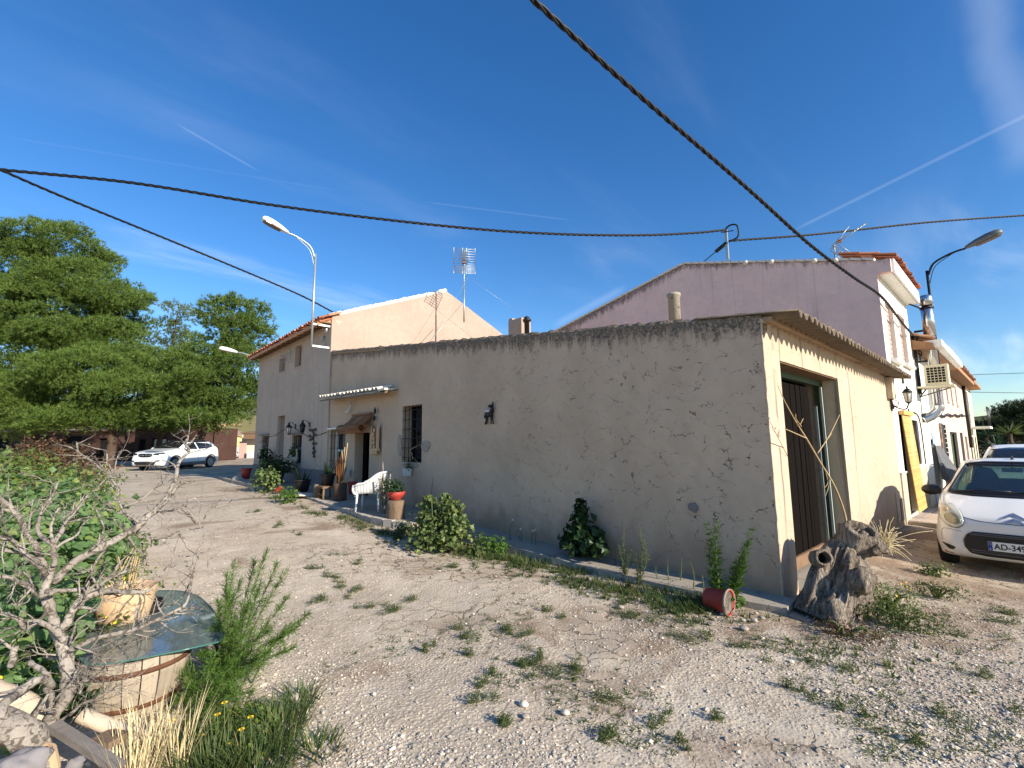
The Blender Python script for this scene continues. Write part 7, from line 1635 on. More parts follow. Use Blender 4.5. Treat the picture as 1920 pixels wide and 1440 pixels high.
def weedmass(label, px, py, d, rad, n, size, mat, seed, flowers=0, shape='oval', lift=.8, cat='weeds'):
    c = at_d(px, py, d); base = Vector((c.x, c.y, terr(c.x, c.y))); t = thing('weeds', label, cat, tuple(base))
    V, F = leaves(Vector((c.x, c.y, base.z + rad[2] * lift)), rad, n, size, shape, .5, .4, 0, base.z + .005, .65, seed); np_mesh('foliage', V, F, mat, t)
    rr = random.Random(seed); mb = MB()
    for k in range(12): q = Vector((c.x + rr.uniform(-.8, .8) * rad[0], c.y + rr.uniform(-.8, .8) * rad[1], base.z + rad[2] * rr.uniform(.8, 1.6))); mb.tube([Vector((q.x + rr.uniform(-.04, .04), q.y, base.z - .02)), q], [.004, .002], 4)
    mb.build('stem', 'stem_green', t, fixn=False)
    if flowers:
        mb = MB()
        for k in range(flowers): mb.ball((c.x + rr.uniform(-.9, .9) * rad[0], c.y + rr.uniform(-.9, .9) * rad[1], base.z + rad[2] * rr.uniform(.9, 1.75)), .013, 6, 4)
        mb.build('blossoms', 'yellow_flower', t)
    return t
weedmass('small leafed weeds with yellow blossoms left of the glass sheet', 120, 1150, 3.2, (.42, .55, .20), 1900, .045, 'weed_leaf', 1001, 16)
weedmass('dense green weeds in the left corner below the mallows', 20, 1215, 2.55, (.28, .42, .20), 1500, .045, 'mallow_leaf', 1002, 10)
weedmass('yellow green clover like weeds behind the terracotta pot', 190, 1040, 4.1, (.42, .62, .24), 1900, .05, 'lemon_leaf', 1003, 8)
weedmass('amber tinged weeds at the gravel edge behind the pot', 268, 1062, 3.9, (.17, .35, .20), 800, .045, 'amber_leaf', 1004)
weedmass('dark weeds between the barrel and the dead trunk', 165, 1290, 2.75, (.18, .22, .13), 700, .04, 'dark_leaf', 1005)
weedmass('sprawling green weeds along the yard edge beyond the mallows', 205, 950, 5.8, (.40, .95, .22), 1500, .06, 'bush_leaf', 1006, 6)
weedmass('tall yellow green weeds at the far left of the verge', 25, 885, 9.5, (.8, 1.3, .62), 1900, .09, 'lemon_leaf', 1007)
weedmass('yellow flowering weeds at the far edge of the verge', 120, 888, 10.5, (1.0, 1.6, .42), 1700, .10, 'bush_leaf', 1008, 12)
weedmass('dry rust coloured bush standing under the pines', 92, 838, 15.5, (1.0, 1.3, .7), 2200, .09, 'rust_leaf', 1009, 0, 'oval', 1.3)
weedmass('dark tangled undergrowth under the pines left of the car', 105, 868, 20, (1.9, 1.4, .5), 2000, .12, 'rust_leaf', 1010)
weedmass('grey green undergrowth by the big pine foot', 30, 850, 18, (2.2, 1.4, .8), 1500, .15, 'grey_leaf', 1011)
weedmass('reddish dead stalks at the mallow edge by the gravel', 165, 925, 6.4, (.28, .5, .42), 420, .05, 'rust_leaf', 1012, 0, 'narrow')
# tall reddish dry stems
for k, (px, y0, y1) in enumerate(((43, 880, 815), (109, 900, 830), (147, 905, 845), (157, 915, 872), (172, 935, 880), (185, 930, 890), (62, 885, 845))):
    b = at_d(px, y0 + 20, 6.3 + .2 * k); b = Vector((b.x, b.y, terr(b.x, b.y))); q = at_d(px + 3, y1, 6.3 + .2 * k); t = thing('dry_stalk', 'thin reddish dry weed stalk, %s from the left on the verge' % ORD[(0, 2, 3, 4, 5, 6, 1)[k]], 'weed', tuple(b), 'dry stalks on the verge'); mb = MB(); P = catmull([b, b.lerp(q, .5) + Vector((.02, .02, 0)), q], 5); mb.tube(P, [.006 * (1 - .6 * i / 10) for i in range(11)], 5)
    for j in range(9): i = rb.randint(3, 10); a = rb.uniform(0, 6.28); mb.tube([P[i], P[i] + Vector((.10 * math.cos(a), .10 * math.sin(a), .08))], [.003, .0015], 4)
    mb.build('stem', 'rust', t, fixn=False)
# feathery green shrub right of the barrel
def feather(label, base, tips, n, L_, mat, seed, width=.11):
    t = thing('feathery_shrub', label, 'shrub', tuple(base)); rr = np.random.default_rng(seed); V = []; F = []; mb = MB()
    for tp in tips:
        b = base + Vector((rr.normal() * .05, rr.normal() * .06, 0)); tp = Vector(tp); P = catmull([b, b.lerp(tp, .5) + Vector((rr.normal() * .03, rr.normal() * .03, .04)), tp], 9); mb.tube(P, [.006 * (1 - .8 * i / (len(P) - 1)) for i in range(len(P))], 5)
        for k in range(n):
            f = rr.random() ** .9; i = min(len(P) - 2, int(f * (len(P) - 1))); p = P[i].lerp(P[i + 1], rr.random()); d = (P[i + 1] - P[i]).normalized() * .75 + Vector(rr.normal(size=3)) * .62 + Vector((0, 0, .25)); d.normalize(); s = d.cross(Vector(rr.normal(size=3))).normalized()
            l = width * (1.2 - .75 * f) * rr.uniform(.5, 1.2)
            for q in range(4):
                pp_ = p + d * (l * q / 4); dd_ = (d + Vector(rr.normal(size=3)) * .45).normalized(); o = len(V); w_ = .0024
                V += [tuple(pp_ - s * w_), tuple(pp_ + s * w_), tuple(pp_ + dd_ * L_ * rr.uniform(.6, 1.2))]; F.append((o, o + 1, o + 2))
    np_mesh('foliage', V, F, mat, t); mb.build('stem', 'stem_green', t, fixn=False); return t
bf = on_ground(425, 1290)
def tq(px, py, k=0.0): return at_d(px, py, (bf - CAM).dot(CF) + k)
feather('tall feathery bright green shrub right of the glass sheet', bf, [tq(*q) for q in ((500, 1035, .3), (478, 1050, .4), (440, 1048, .5), (425, 1075, .2), (520, 1055, .3), (535, 1075, .1), (452, 1090, .0), (490, 1090, -.1), (425, 1110, .3), (410, 1130, -.1), (540, 1120, .2), (470, 1130, -.3), (580, 1150, .2), (560, 1175, 0), (540, 1190, -.2), (505, 1180, -.3), (440, 1170, -.3), (400, 1180, 0), (380, 1225, -.1), (500, 1225, -.3), (550, 1215, .1))], 190, .035, 'feather_leaf', 1101)
bf2 = on_ground(390, 1345)
def tq2(px, py, k=0.0): return at_d(px, py, (bf2 - CAM).dot(CF) + k)
feather('low dark feathery shrub in the shade beside the barrel', bf2, [tq2(*q) for q in ((350, 1235, .25), (370, 1225, .2), (400, 1230, .1), (340, 1265, .1), (430, 1245, .1), (455, 1265, 0), (360, 1290, -.05), (410, 1280, -.1), (440, 1300, -.1), (470, 1300, .1), (335, 1310, 0))], 120, .035, 'feather_leaf', 1102, .12)
weedmass('yellow green ground weeds before the feathery shrub', 430, 1370, 2.62, (.24, .26, .05), 700, .035, 'lemon_leaf', 1103)
# dry straw and green grass clumps with yellow daisies
def tuft(label, px, py, n, L_, w_, spread, mat, seed, base=.08, name='grass_clump'):
    p = on_ground(px, py); p.z = gz(p.x, p.y); t = thing(name, label, 'grass', tuple(p)); V, F = blades(p, n, L_, w_, spread, .5, seed, 1, 4, base); np_mesh('blades', V, F, mat, t); return t
tuft('tall clump of dry pale straw in front of the barrel', 285, 1425, 80, .34, .005, .28, 'straw', 1201, .09, 'straw_clump')
tuft('second pale straw clump at the bottom edge left of the daisies', 250, 1470, 70, .30, .005, .28, 'straw', 1202, .10, 'straw_clump')
tuft('thin straw clump beside the barrel right side', 330, 1440, 60, .34, .005, .35, 'straw', 1203, .08, 'straw_clump')
tuft('broad green grass clump at the yard edge lower centre', 520, 1372, 330, .15, .007, .6, 'grass_blade', 1204, .16)
tuft('green grass clump at the bottom edge under the daisies', 480, 1440, 380, .16, .007, .6, 'grass_blade', 1205, .17)
tuft('small grass clump spreading on the gravel right of the shrub', 560, 1320, 160, .12, .006, .7, 'grass_blade', 1206, .12)
tuft('long green grass clump in the bottom edge near the straw', 400, 1450, 300, .18, .008, .5, 'weed_leaf', 1207, .15)
tuft('grass clump between the feathery shrub and the straw', 395, 1400, 200, .16, .007, .5, 'grass_blade', 1208, .12)
tuft('low grass clump on the gravel at the bottom edge', 590, 1410, 150, .10, .006, .8, 'grass_blade', 1209, .13)
DPX = [(323, 1352), (453, 1368), (377, 1380), (434, 1394), (488, 1414), (361, 1432), (428, 1432), (421, 1318), (455, 1432), (510, 1432), (470, 1345), (408, 1340)]
for k, (px, py) in enumerate(DPX):
    d = 2.45; q = at_d(px, py, d); p = Vector((q.x, q.y, terr(q.x, q.y))); t = thing('yellow_daisy', 'yellow daisy on a thin green stalk, %s from the left' % ORD[sorted(DPX).index((px, py))], 'flower', tuple(p), 'yellow daisies in the corner grass')
    mb = MB(); mb.tube([p, p.lerp(q, .5) + Vector((.01, .01, 0)), q], .0022, 5); mb.build('stem', 'stem_green', t)
    mb = MB(); nn = 10; r = .017 if k not in (4, 5) else .022
    for j in range(nn): a = 2 * PI * j / nn; a2 = a + .26; a0 = a - .26; mb.add([q, q + Vector((r * .7 * math.cos(a0), r * .7 * math.sin(a0), .004)), q + Vector((r * math.cos(a), r * math.sin(a), .002)), q + Vector((r * .7 * math.cos(a2), r * .7 * math.sin(a2), .004))], [(0, 1, 2, 3)])
    mb.build('petals', 'yellow_flower', t, fixn=False); mb = MB(); mb.ball(q + Vector((0, 0, .003)), (.006, .006, .004), 8, 5); mb.build('disc', 'amber_leaf', t)
mb = MB(); p = on_ground(480, 1385); mb.ball((p.x, p.y, p.z + .035), (.045, .03, .03), 12, 8, .4, 3.3); tag(mb.build('rock', 'pale_log'), 'buff flat stone in the grass under the daisies', 'rock')
for k, (px, py, s) in enumerate(((550, 1310, .035), (540, 1303, .02), (982, 1322, .026), (1060, 1338, .022), (985, 1345, .02), (1395, 1180, .03), (1163, 1140, .03))):
    p = on_ground(px, py); mb = MB(); mb.ball((p.x, p.y, p.z + s * .3), (s, s * 1.3, s * .6), 10, 7, .35, k * 2.3 + .4); tag(mb.build('rock', 'stone_pale'), ('pale loose stone at the grass edge, larger one', 'pale loose stone at the grass edge, smaller one', 'largest pale stone in the near coarse gravel', 'pale stone lying right of the largest yard stone', 'little pale stone just below the largest yard stone', 'pale stone in the mud just right of the bucket', 'pale stone in the weeds left of the red bucket')[k], 'rock', 'loose stones on the yard')

# ================================================================== gnarled hollow log, dry stick, red bucket at the shed corner
gb = on_ground(1556, 1162); gb = Vector((gb.x + .19, gb.y + .08, terr(gb.x, gb.y)))
dG = (gb - CAM).dot(CF); gt_ = at_d(1612, 1008, dG + .22)
gl = thing('tree_stump', 'gnarled grey hollow tree stump leaning at the shed corner', 'stump', tuple(gb))
AXp = catmull([gb - Vector((0, 0, .10)), gb.lerp(gt_, .38) + Vector((-.015, 0, .0)), gb.lerp(gt_, .72) + Vector((-.01, .03, .02)), gt_], 22)
def m_stump():
    m, t, b, o = newmat('stump_wood'); p = pos(t)
    g = noise_(t, mapping(t, p, (9, 9, 1.6), (0, R_(14), 0)), 2.2, 7, .68, 1.3); n2 = noise_(t, p, 30, 6, .7); n3 = noise_(t, p, 3.2, 4, .6)
    col = mixc(t, mrange(t, n3.outputs['Fac'], .35, .65), (.52, .43, .335), (.35, .28, .21))
    col = mixc(t, mrange(t, g.outputs['Fac'], .40, .48, .85, 0), col, (.035, .027, .02)); col = mixc(t, mrange(t, n2.outputs['Fac'], .56, .70, 0, .55), col, (.50, .45, .38)); col = mixc(t, mrange(t, n2.outputs['Fac'], .28, .40, .5, 0), col, (.05, .04, .03))
    setc(t, b, col); b.inputs['Roughness'].default_value = .95; b.inputs['Specular IOR Level'].default_value = .1
    bump(t, b, mth(t, 'ADD', mrange(t, g.outputs['Fac'], .40, .62), mth(t, 'MULTIPLY', n2.outputs['Fac'], .6)), 1.0, .03)
m_stump()
def stump_mesh():
    m = len(AXp); n = 120; V = []
    for i, c in enumerate(AXp):
        f = i / (m - 1); d = (AXp[min(i + 1, m - 1)] - AXp[max(i - 1, 0)]).normalized(); x = d.cross(Vector((0, 1, 0))).normalized(); y = d.cross(x)
        r0 = .285 - .085 * f + .015 * max(0, .25 - f) * 4 - .05 * S(.55, .8, f) * (1 - S(.8, 1, f))
        for k in range(n):
            a = 2 * PI * k / n; cx_, sx_ = math.cos(a), math.sin(a)
            q = 1 + .20 * nz(cx_ * 1.6 + 5, sx_ * 1.6, f * 2.2) + .13 * nz(cx_ * 4, sx_ * 4, f * 2.0 + 3) + .06 * nz(cx_ * 10, sx_ * 10, f * 4) + .035 * nz(cx_ * 24, sx_ * 24, f * 7)
            g = abs(nz(cx_ * 3.2 + 2, sx_ * 3.2, f * .9 + 9)); q -= .16 * max(0, .10 - g) / .10
            V.append(c + (x * cx_ * 1.05 + y * sx_ * .92) * r0 * q)
    F = [(i * n + k, i * n + (k + 1) % n, (i + 1) * n + (k + 1) % n, (i + 1) * n + k) for i in range(m - 1) for k in range(n)]
    mb = MB(); mb.add(V, F, True); top = V[-n:]; c = AXp[-1]; dn = (AXp[-2] - AXp[-1]).normalized()
    ring = [c + (p - c) * .58 for p in top]; pit = [c + (p - c) * .42 + dn * .24 for p in top]
    mb.add(top + ring + pit, [(k, (k + 1) % n, n + (k + 1) % n, n + k) for k in range(n)] + [(n + k, n + (k + 1) % n, 2 * n + (k + 1) % n, 2 * n + k) for k in range(n)] + [tuple(range(2 * n, 3 * n))], True)
    o = mb.build('trunk', 'stump_wood', gl); return o
st_ = stump_mesh()
def knob(px, py, k, r, nm, sq=(1, 1, 1), jit=.35, seed=1.0, mat='stump_wood'):
    p = at_d(px, py, dG + k); mb = MB(); mb.ball(p, (r * sq[0], r * sq[1], r * sq[2]), 20, 14, jit, seed); mb.build(nm, mat, gl)
knob(1614, 1087, -.16, .115, 'burl', (1.0, 1.0, 1.05), .3, 2.0)
knob(1640, 1024, .02, .085, 'burl', (1.2, 1.0, 1.0), .5, 4.0)
knob(1657, 1030, .06, .045, 'burl', (1.3, 1, .9), .5, 5.0)
for px, py, k, r, dv in ((1545, 1046, -.06, .075, (-.75, -.5, .25)), (1616, 994, .06, .135, (-.30, -.40, .85))):
    c = at_d(px, py, dG + k); d = Vector(dv).normalized(); x = d.orthogonal().normalized(); y = d.cross(x); n = 22; V = []
    for rr_, off in ((1.1, -.16), (1.05, 0), (.72, .015), (.60, -.10)):
        for j in range(n): a = 2 * PI * j / n; q = 1 + .22 * nz(math.cos(a) * 1.8 + px, math.sin(a) * 1.8, rr_); V.append(c + (x * math.cos(a) + y * math.sin(a)) * r * rr_ * q + d * off * (1 + .3 * nz(a * 2, px)))
    mb = MB(); mb.add(V, [(i * n + j, i * n + (j + 1) % n, (i + 1) * n + (j + 1) % n, (i + 1) * n + j) for i in range(3) for j in range(n)], True); ko = mb.build('hollow_knot', 'stump_wood', gl)
    mb = MB(); mb.add(V[-n:], [tuple(range(n))]); mb.build('hollow', 'dark_void', ko)
for k in (0, 3):   # flaring roots
    a = (-2.6, -1.9, -1.1, .2, 2.6)[k]; b = gb + Vector((.22 * math.cos(a), .2 * math.sin(a), .14)); e = gb + Vector((.42 * math.cos(a), .40 * math.sin(a), -.05)); mb = MB(); mb.tube(catmull([b, b.lerp(e, .5) + Vector((0, 0, .02)), e], 4), [.10, .095, .09, .08, .075, .07, .06, .05, .04], 9, jit=.15); mb.build('root', 'stump_wood', gl)
t = thing('straw_tuft', 'tuft of curling dry straw caught on the stump top', 'straw', tuple(at_d(1664, 1012, dG + .1))); c = at_d(1660, 1022, dG + .08); rr = random.Random(8); mb = MB()
for k in range(70): a = rr.uniform(-.7, 2.2); L_ = rr.uniform(.08, .30); d = Vector((math.cos(a) * .7, -.3 * math.cos(a) + rr.gauss(0, .4), math.sin(a))); mb.tube(catmull([c + Vector((rr.gauss(0, .03), rr.gauss(0, .03), rr.gauss(0, .04))), c + d * L_ * .6, c + d * L_ + Vector((.05, 0, -.10 * rr.random()))], 3), .0022, 4, cap=False)
mb.build('stems', 'straw', t, fixn=False)
# long dry stick leaning in front of the garage door
def stick():
    mb = MB(); P = [at_y(1590, 1000, -.30), at_y(1583, 960, -.28), at_y(1565, 912, -.26), at_y(1540, 870, -.24), at_y(1512, 822, -.22), at_y(1492, 790, -.20), at_y(1470, 750, -.18), at_y(1458, 722, -.16)]
    C_ = catmull(P, 4); mb.tube(C_, [.012 * (1 - .75 * i / (len(C_) - 1)) for i in range(len(C_))], 7)
    for q, r in (([(1513, 822), (1490, 812), (1472, 804)], .006), ([(1533, 850), (1553, 820), (1566, 795), (1574, 778)], .007), ([(1503, 800), (1493, 786), (1492, 776)], .004), ([(1500, 797), (1506, 785)], .004), ([(1553, 822), (1560, 812)], .003), ([(1548, 885), (1552, 905), (1546, 915)], .004), ([(1556, 905), (1548, 930)], .003)):
        Q = [at_y(a, b, -.22) for a, b in q]; mb.tube(catmull(Q, 4) if len(Q) > 2 else Q, [r * (1 - .6 * i / 20) for i in range(len(catmull(Q, 4)) if len(Q) > 2 else 2)], 5)
    return tag(mb.build('dry_branch', 'stem_dry', fixn=False), 'tall bare dry branch leaning before the dark garage door', 'branch')
stick()
# fallen red bucket
p = on_ground(1326, 1140); a0 = p.copy(); d = Vector((CR.x, CR.y, 0)) * .68 - Vector((CF.x, CF.y, 0)) * .74; d.normalize()
t = thing('bucket', 'faded red plastic bucket lying on its side by the wall', 'bucket', tuple(p)); rot = Vector((0, 0, 1)).rotation_difference(d).to_matrix(); o = Vector((a0.x, a0.y, p.z + .098)) 
mb = MB(); mb.lathe([(0, 0), (.088, 0), (.096, .012), (.108, .20), (.118, .202), (.118, .222), (.106, .222), (.104, .20), (.086, .02), (0, .016)], o, 26, rot=rot); mb.build('body', 'pot_red', t)
mb = MB(); mb.lathe([(.1185, .205), (.123, .205), (.123, .226), (.1185, .226), (.1185, .205)], o, 26, rot=rot); mb.build('rim', 'stone_pale', t)
x = d.cross(Vector((0, 0, 1))).normalized(); mb = MB(); e = o + d * .21; mb.tube([e + x * (.125 * math.cos(a)) + (Vector((0, 0, -.06)) + d * .10) * math.sin(a) for a in np.linspace(0, PI, 13)], .003, 5); mb.build('handle', 'iron_grey', t)
# loose stones at the bucket and footing end
for k in range(11):
    q = on_ground(1300 + rb.uniform(20, 130), 1150 + rb.uniform(0, 26)); s = rb.uniform(.008, .026); mb = MB(); mb.ball((q.x, q.y, q.z + s * .3), (s, s * 1.4, s * .6), 9, 6, .75, k * 1.3); tag(mb.build('rubble_stone', 'stone_pale'), 'small broken stone scattered by the fallen red bucket', 'stone', 'rubble stones by the bucket')
# ================================================================== cars
def m_paint():
    m, t, b, o = newmat('car_white'); n = noise_(t, objc(t), 3, 5, .6)
    setc(t, b, mixc(t, mrange(t, n.outputs['Fac'], .45, .7, 0, .25), (.80, .80, .77), (.68, .65, .58))); b.inputs['Roughness'].default_value = .32; b.inputs['Coat Weight'].default_value = .7; b.inputs['Coat Roughness'].default_value = .06
m_paint()
simple('car_black', (.012, .012, .013), .35, .2, 8, .02, spec=.5)
simple('car_rubber', (.018, .018, .018), .85, .2, 12, .1)
simple('car_grey', (.13, .13, .135), .5, .2, 8, .03)
simple('car_seat', (.035, .035, .04), .9, .2, 10, .1)
simple('chrome', (.62, .62, .62), .38, .02, 5, 0, metal=1.0)
simple('alloy', (.36, .37, .39), .35, .1, 8, 0, metal=.8)
simple('plate_white', (.80, .79, .72), .5, .03, 8, 0)
simple('plate_blue', (.02, .06, .28), .5, .03, 8, 0)
simple('head_glass', (.62, .62, .50), .12, .15, 6, .05, spec=.6, coat=.8)
simple('head_inner', (.34, .33, .24), .25, .3, 9, .05, metal=.5)
simple('amber_lens', (.65, .48, .25), .2, .1, 6, 0)
simple('red_scuff', (.32, .10, .06), .7, .3, 10, 0)
def interp(xs, ys, x):
    # monotone-ish cubic along the car
    i = max(0, min(len(xs) - 2, next((k for k in range(len(xs) - 1) if x <= xs[k + 1]), len(xs) - 2)))
    h = xs[i + 1] - xs[i]; t = (x - xs[i]) / h
    def sl(k):
        if k == 0 or k == len(xs) - 1: return (ys[min(k + 1, len(xs) - 1)] - ys[max(k - 1, 0)]) / (xs[min(k + 1, len(xs) - 1)] - xs[max(k - 1, 0)])
        a = (ys[k] - ys[k - 1]) / (xs[k] - xs[k - 1]); b = (ys[k + 1] - ys[k]) / (xs[k + 1] - xs[k])
        return 0 if a * b <= 0 else 2 * a * b / (a + b)
    m0, m1 = sl(i), sl(i + 1)
    return (2 * t ** 3 - 3 * t ** 2 + 1) * ys[i] + (t ** 3 - 2 * t ** 2 + t) * h * m0 + (-2 * t ** 3 + 3 * t ** 2) * ys[i + 1] + (t ** 3 - t ** 2) * h * m1
def car_shell(T, nx, nseg):
    xs = T['x']; L_ = xs[-1]
    X = sorted(set([L_ * (.5 - .5 * math.cos(PI * i / nx)) * .35 + L_ * i / nx * .65 for i in range(nx + 1)])); rows = []
    for x in X:
        g = lambda k: interp(xs, T[k], x)
        zb, ws, wm, zm, zl, wb, zt, wt = g('zb'), g('ws'), g('wm'), g('zm'), g('zl'), g('wb'), g('zt'), g('wt')
        half = [(0, zb), (ws * .55, zb), (ws * .93, zb + .015), (ws, zb + .09), (wm, zm), (wb * 1.0, zl), (wt + (wb - wt) * .30, zl + (zt - zl) * .62), (wt, zt - .045 * min(1, (zt - zl) / .2)), (wt * .62, zt - .004), (0, zt + .006)]
        P = catmull([Vector((0, a, b)) for a, b in half], nseg); rows.append([(x, p.y, p.z) for p in P])
    return rows
def build_car(name, label, T, wheels, parts, pos_, yaw, see_through=None, wheel_r=.28, scale=1.0, arch=True):
    t = thing(name, label, 'car'); rows = car_shell(T, 96, 5); m = len(rows[0]); V = []; F = []
    for r in rows: V += r
    n = len(rows)
    for r in rows: V += [(x, -y, z) for x, y, z in r]
    for i in range(n - 1):
        for j in range(m - 1):
            F.append((i * m + j, i * m + j + 1, (i + 1) * m + j + 1, (i + 1) * m + j)); o = n * m; F.append((o + i * m + j, o + (i + 1) * m + j, o + (i + 1) * m + j + 1, o + i * m + j + 1))
    for i in (0, n - 1):
        loop = [i * m + j for j in range(m)] + [n * m + i * m + j for j in range(m - 1, -1, -1)]; F.append(tuple(loop))
    me = bpy.data.meshes.new('shell'); me.from_pydata(V, [], F); b = bmesh.new(); b.from_mesh(me); bmesh.ops.remove_doubles(b, verts=b.verts, dist=.0008); bmesh.ops.dissolve_degenerate(b, edges=b.edges, dist=.0005)
    bmesh.ops.recalc_face_normals(b, faces=b.faces); b.to_mesh(me)
    bvh = BVHTree.FromBMesh(b); b.free()
    body = bpy.data.objects.new('body', me); COL.objects.link(body)
    if arch:
        for wx, ww in wheels:
            for s in (-1, 1):
                mb = MB(); mb.tube([(wx, s * (ww - .24), wheel_r), (wx, s * (ww + .3), wheel_r)], wheel_r + .055, 30); c = mb.build('cut', 'car_black'); md = body.modifiers.new('b', 'BOOLEAN'); md.object = c; md.operation = 'DIFFERENCE'; md.solver = 'EXACT'
        dg = bpy.context.evaluated_depsgraph_get(); me2 = bpy.data.meshes.new_from_object(body.evaluated_get(dg)); body.modifiers.clear(); body.data = me2
        for o in [q for q in COL.objects if q.name.startswith('cut')]: bpy.data.objects.remove(o)
        me = me2
    me.materials.clear(); me.materials.append(MATS['car_white'])
    me.polygons.foreach_set('material_index', np.zeros(len(me.polygons), dtype=np.int32))
    me.polygons.foreach_set('use_smooth', np.array([len(p.vertices) < 8 for p in me.polygons], dtype=bool))
    if see_through:
        b = bmesh.new(); b.from_mesh(me); kill = []
        for f in b.faces:
            c = f.calc_center_median()
            if see_through(c, f.normal): kill.append(f)
        bmesh.ops.delete(b, geom=kill, context='FACES'); b.to_mesh(me); b.free()
    me.update(); body.parent = t
    def scan(poly, rows_, cols):
        zs = [p[1] for p in poly]; z0, z1 = min(zs), max(zs); out_ = []
        for i in range(rows_ + 1):
            z = z0 + (z1 - z0) * (1e-3 + .998 * i / rows_); us = []
            for (a, za), (c, zc) in zip(poly, poly[1:] + poly[:1]):
                if (za - z) * (zc - z) <= 0 and za != zc: us.append(a + (c - a) * (z - za) / (zc - za))
            out_.append([(min(us) + (max(us) - min(us)) * j / cols, z) for j in range(cols + 1)])
        return out_
    def decal(nm, poly, mat, side='front', off=.004, th=.006, rr=10, cc=14, par=None, ring=None):
        G = scan(poly, rr, cc); pts = []
        for row in G:
            for u, z in row:
                if side == 'front': o, d = Vector((-2, u, z)), Vector((1, 0, 0))
                elif side == 'rear': o, d = Vector((9, u, z)), Vector((-1, 0, 0))
                elif side == 'top': o, d = Vector((u, z, 5)), Vector((0, 0, -1))
                elif side == 'L': o, d = Vector((u, 3, z)), Vector((0, -1, 0))
                else: o, d = Vector((u, -3, z)), Vector((0, 1, 0))
                h, nrm, ix, ds = bvh.ray_cast(o, d)
                if h is None: h, nrm, ix, ds = bvh.find_nearest(o + d * 2.2)
                if nrm.dot(d) > 0: nrm = -nrm
                pts.append((h, nrm))
        k = cc + 1; nn_ = len(pts); VV = [h + q * (off + th) for h, q in pts] + [h + q * (off - .012) for h, q in pts]; FF = []
        for i in range(rr):
            for j in range(cc): FF.append((i * k + j, i * k + j + 1, (i + 1) * k + j + 1, (i + 1) * k + j)); FF.append(tuple(nn_ + q for q in (i * k + j, (i + 1) * k + j, (i + 1) * k + j + 1, i * k + j + 1)))
        bd = [j for j in range(k)] + [i * k + cc for i in range(1, rr + 1)] + [rr * k + j for j in range(cc - 1, -1, -1)] + [i * k for i in range(rr - 1, 0, -1)]
        for a, c in zip(bd, bd[1:] + bd[:1]): FF.append((a, c, nn_ + c, nn_ + a))
        mb = MB(); mb.add(VV, FF, True); return mb.build(nm, mat, par or t, world=False)
    def frame(nm, poly, mat, wd, side='front', off=.006, par=None):
        pts = []; P = [Vector((a, c, 0)) for a, c in poly]; P = P + P[:1]
        for a, c in zip(P, P[1:]):
            for i in range(8): pts.append(a.lerp(c, i / 8))
        pts.append(pts[0]); Q = []
        for p in pts:
            if side == 'front': h = bvh.ray_cast(Vector((-2, p.x, p.y)), Vector((1, 0, 0)))
            elif side == 'rear': h = bvh.ray_cast(Vector((9, p.x, p.y)), Vector((-1, 0, 0)))
            elif side == 'L': h = bvh.ray_cast(Vector((p.x, 3, p.y)), Vector((0, -1, 0)))
            else: h = bvh.ray_cast(Vector((p.x, -3, p.y)), Vector((0, 1, 0)))
            if h[0] is not None: Q.append(h[0] + h[1] * off * (1 if h[1].dot(Vector((-1, 0, 0)) if side == 'front' else h[1]) >= 0 else -1))
        mb = MB(); mb.tube(Q, wd, 6); return mb.build(nm, mat, par or t, world=False)
    for wx, ww in wheels:
        for s in (-1, 1):
            y = s * (ww - .085); mb = MB(); rot = Matrix.Rotation(R_(90) * -s, 3, 'X'); mb.lathe([(wheel_r * .66, -.085), (wheel_r * .9, -.09), (wheel_r, -.06), (wheel_r, .06), (wheel_r * .93, .088), (wheel_r * .68, .082), (wheel_r * .66, .05)], (wx, y, wheel_r), 28, rot=rot); wo = mb.build('wheel', 'car_rubber', t, world=False)
            mb = MB(); mb.lathe([(0, .0), (wheel_r * .62, .0)], (wx, y, wheel_r), 24, rot=rot); mb.build('hub_back', 'car_black', wo, world=False)
            mb = MB(); mb.lathe([(wheel_r * .69, .05), (wheel_r * .69, .086), (wheel_r * .61, .08), (wheel_r * .60, .05)], (wx, y, wheel_r), 28, rot=rot); mb.lathe([(.001, .07), (.05, .07), (.055, .05)], (wx, y, wheel_r), 14, rot=rot)
            for k in range(10):
                a = 2 * PI * (k // 2) / 5 + (.16 if k % 2 else -.16); a2 = 2 * PI * (k // 2) / 5 + (.09 if k % 2 else -.09); p0_ = rot @ Vector((.045 * math.cos(a), .045 * math.sin(a), .062)); p1_ = rot @ Vector((wheel_r * .63 * math.cos(a2), wheel_r * .63 * math.sin(a2), .068)); mb.bar(p0_ + Vector((wx, y, wheel_r)), p1_ + Vector((wx, y, wheel_r)), .02, .024, up=(0, 1, 0.01))
            mb.build('rim', 'alloy', wo, world=False)
    parts(t, decal, frame, bvh)
    t.location = pos_; t.rotation_euler = (0, 0, yaw); t.scale = (scale,) * 3
    return t
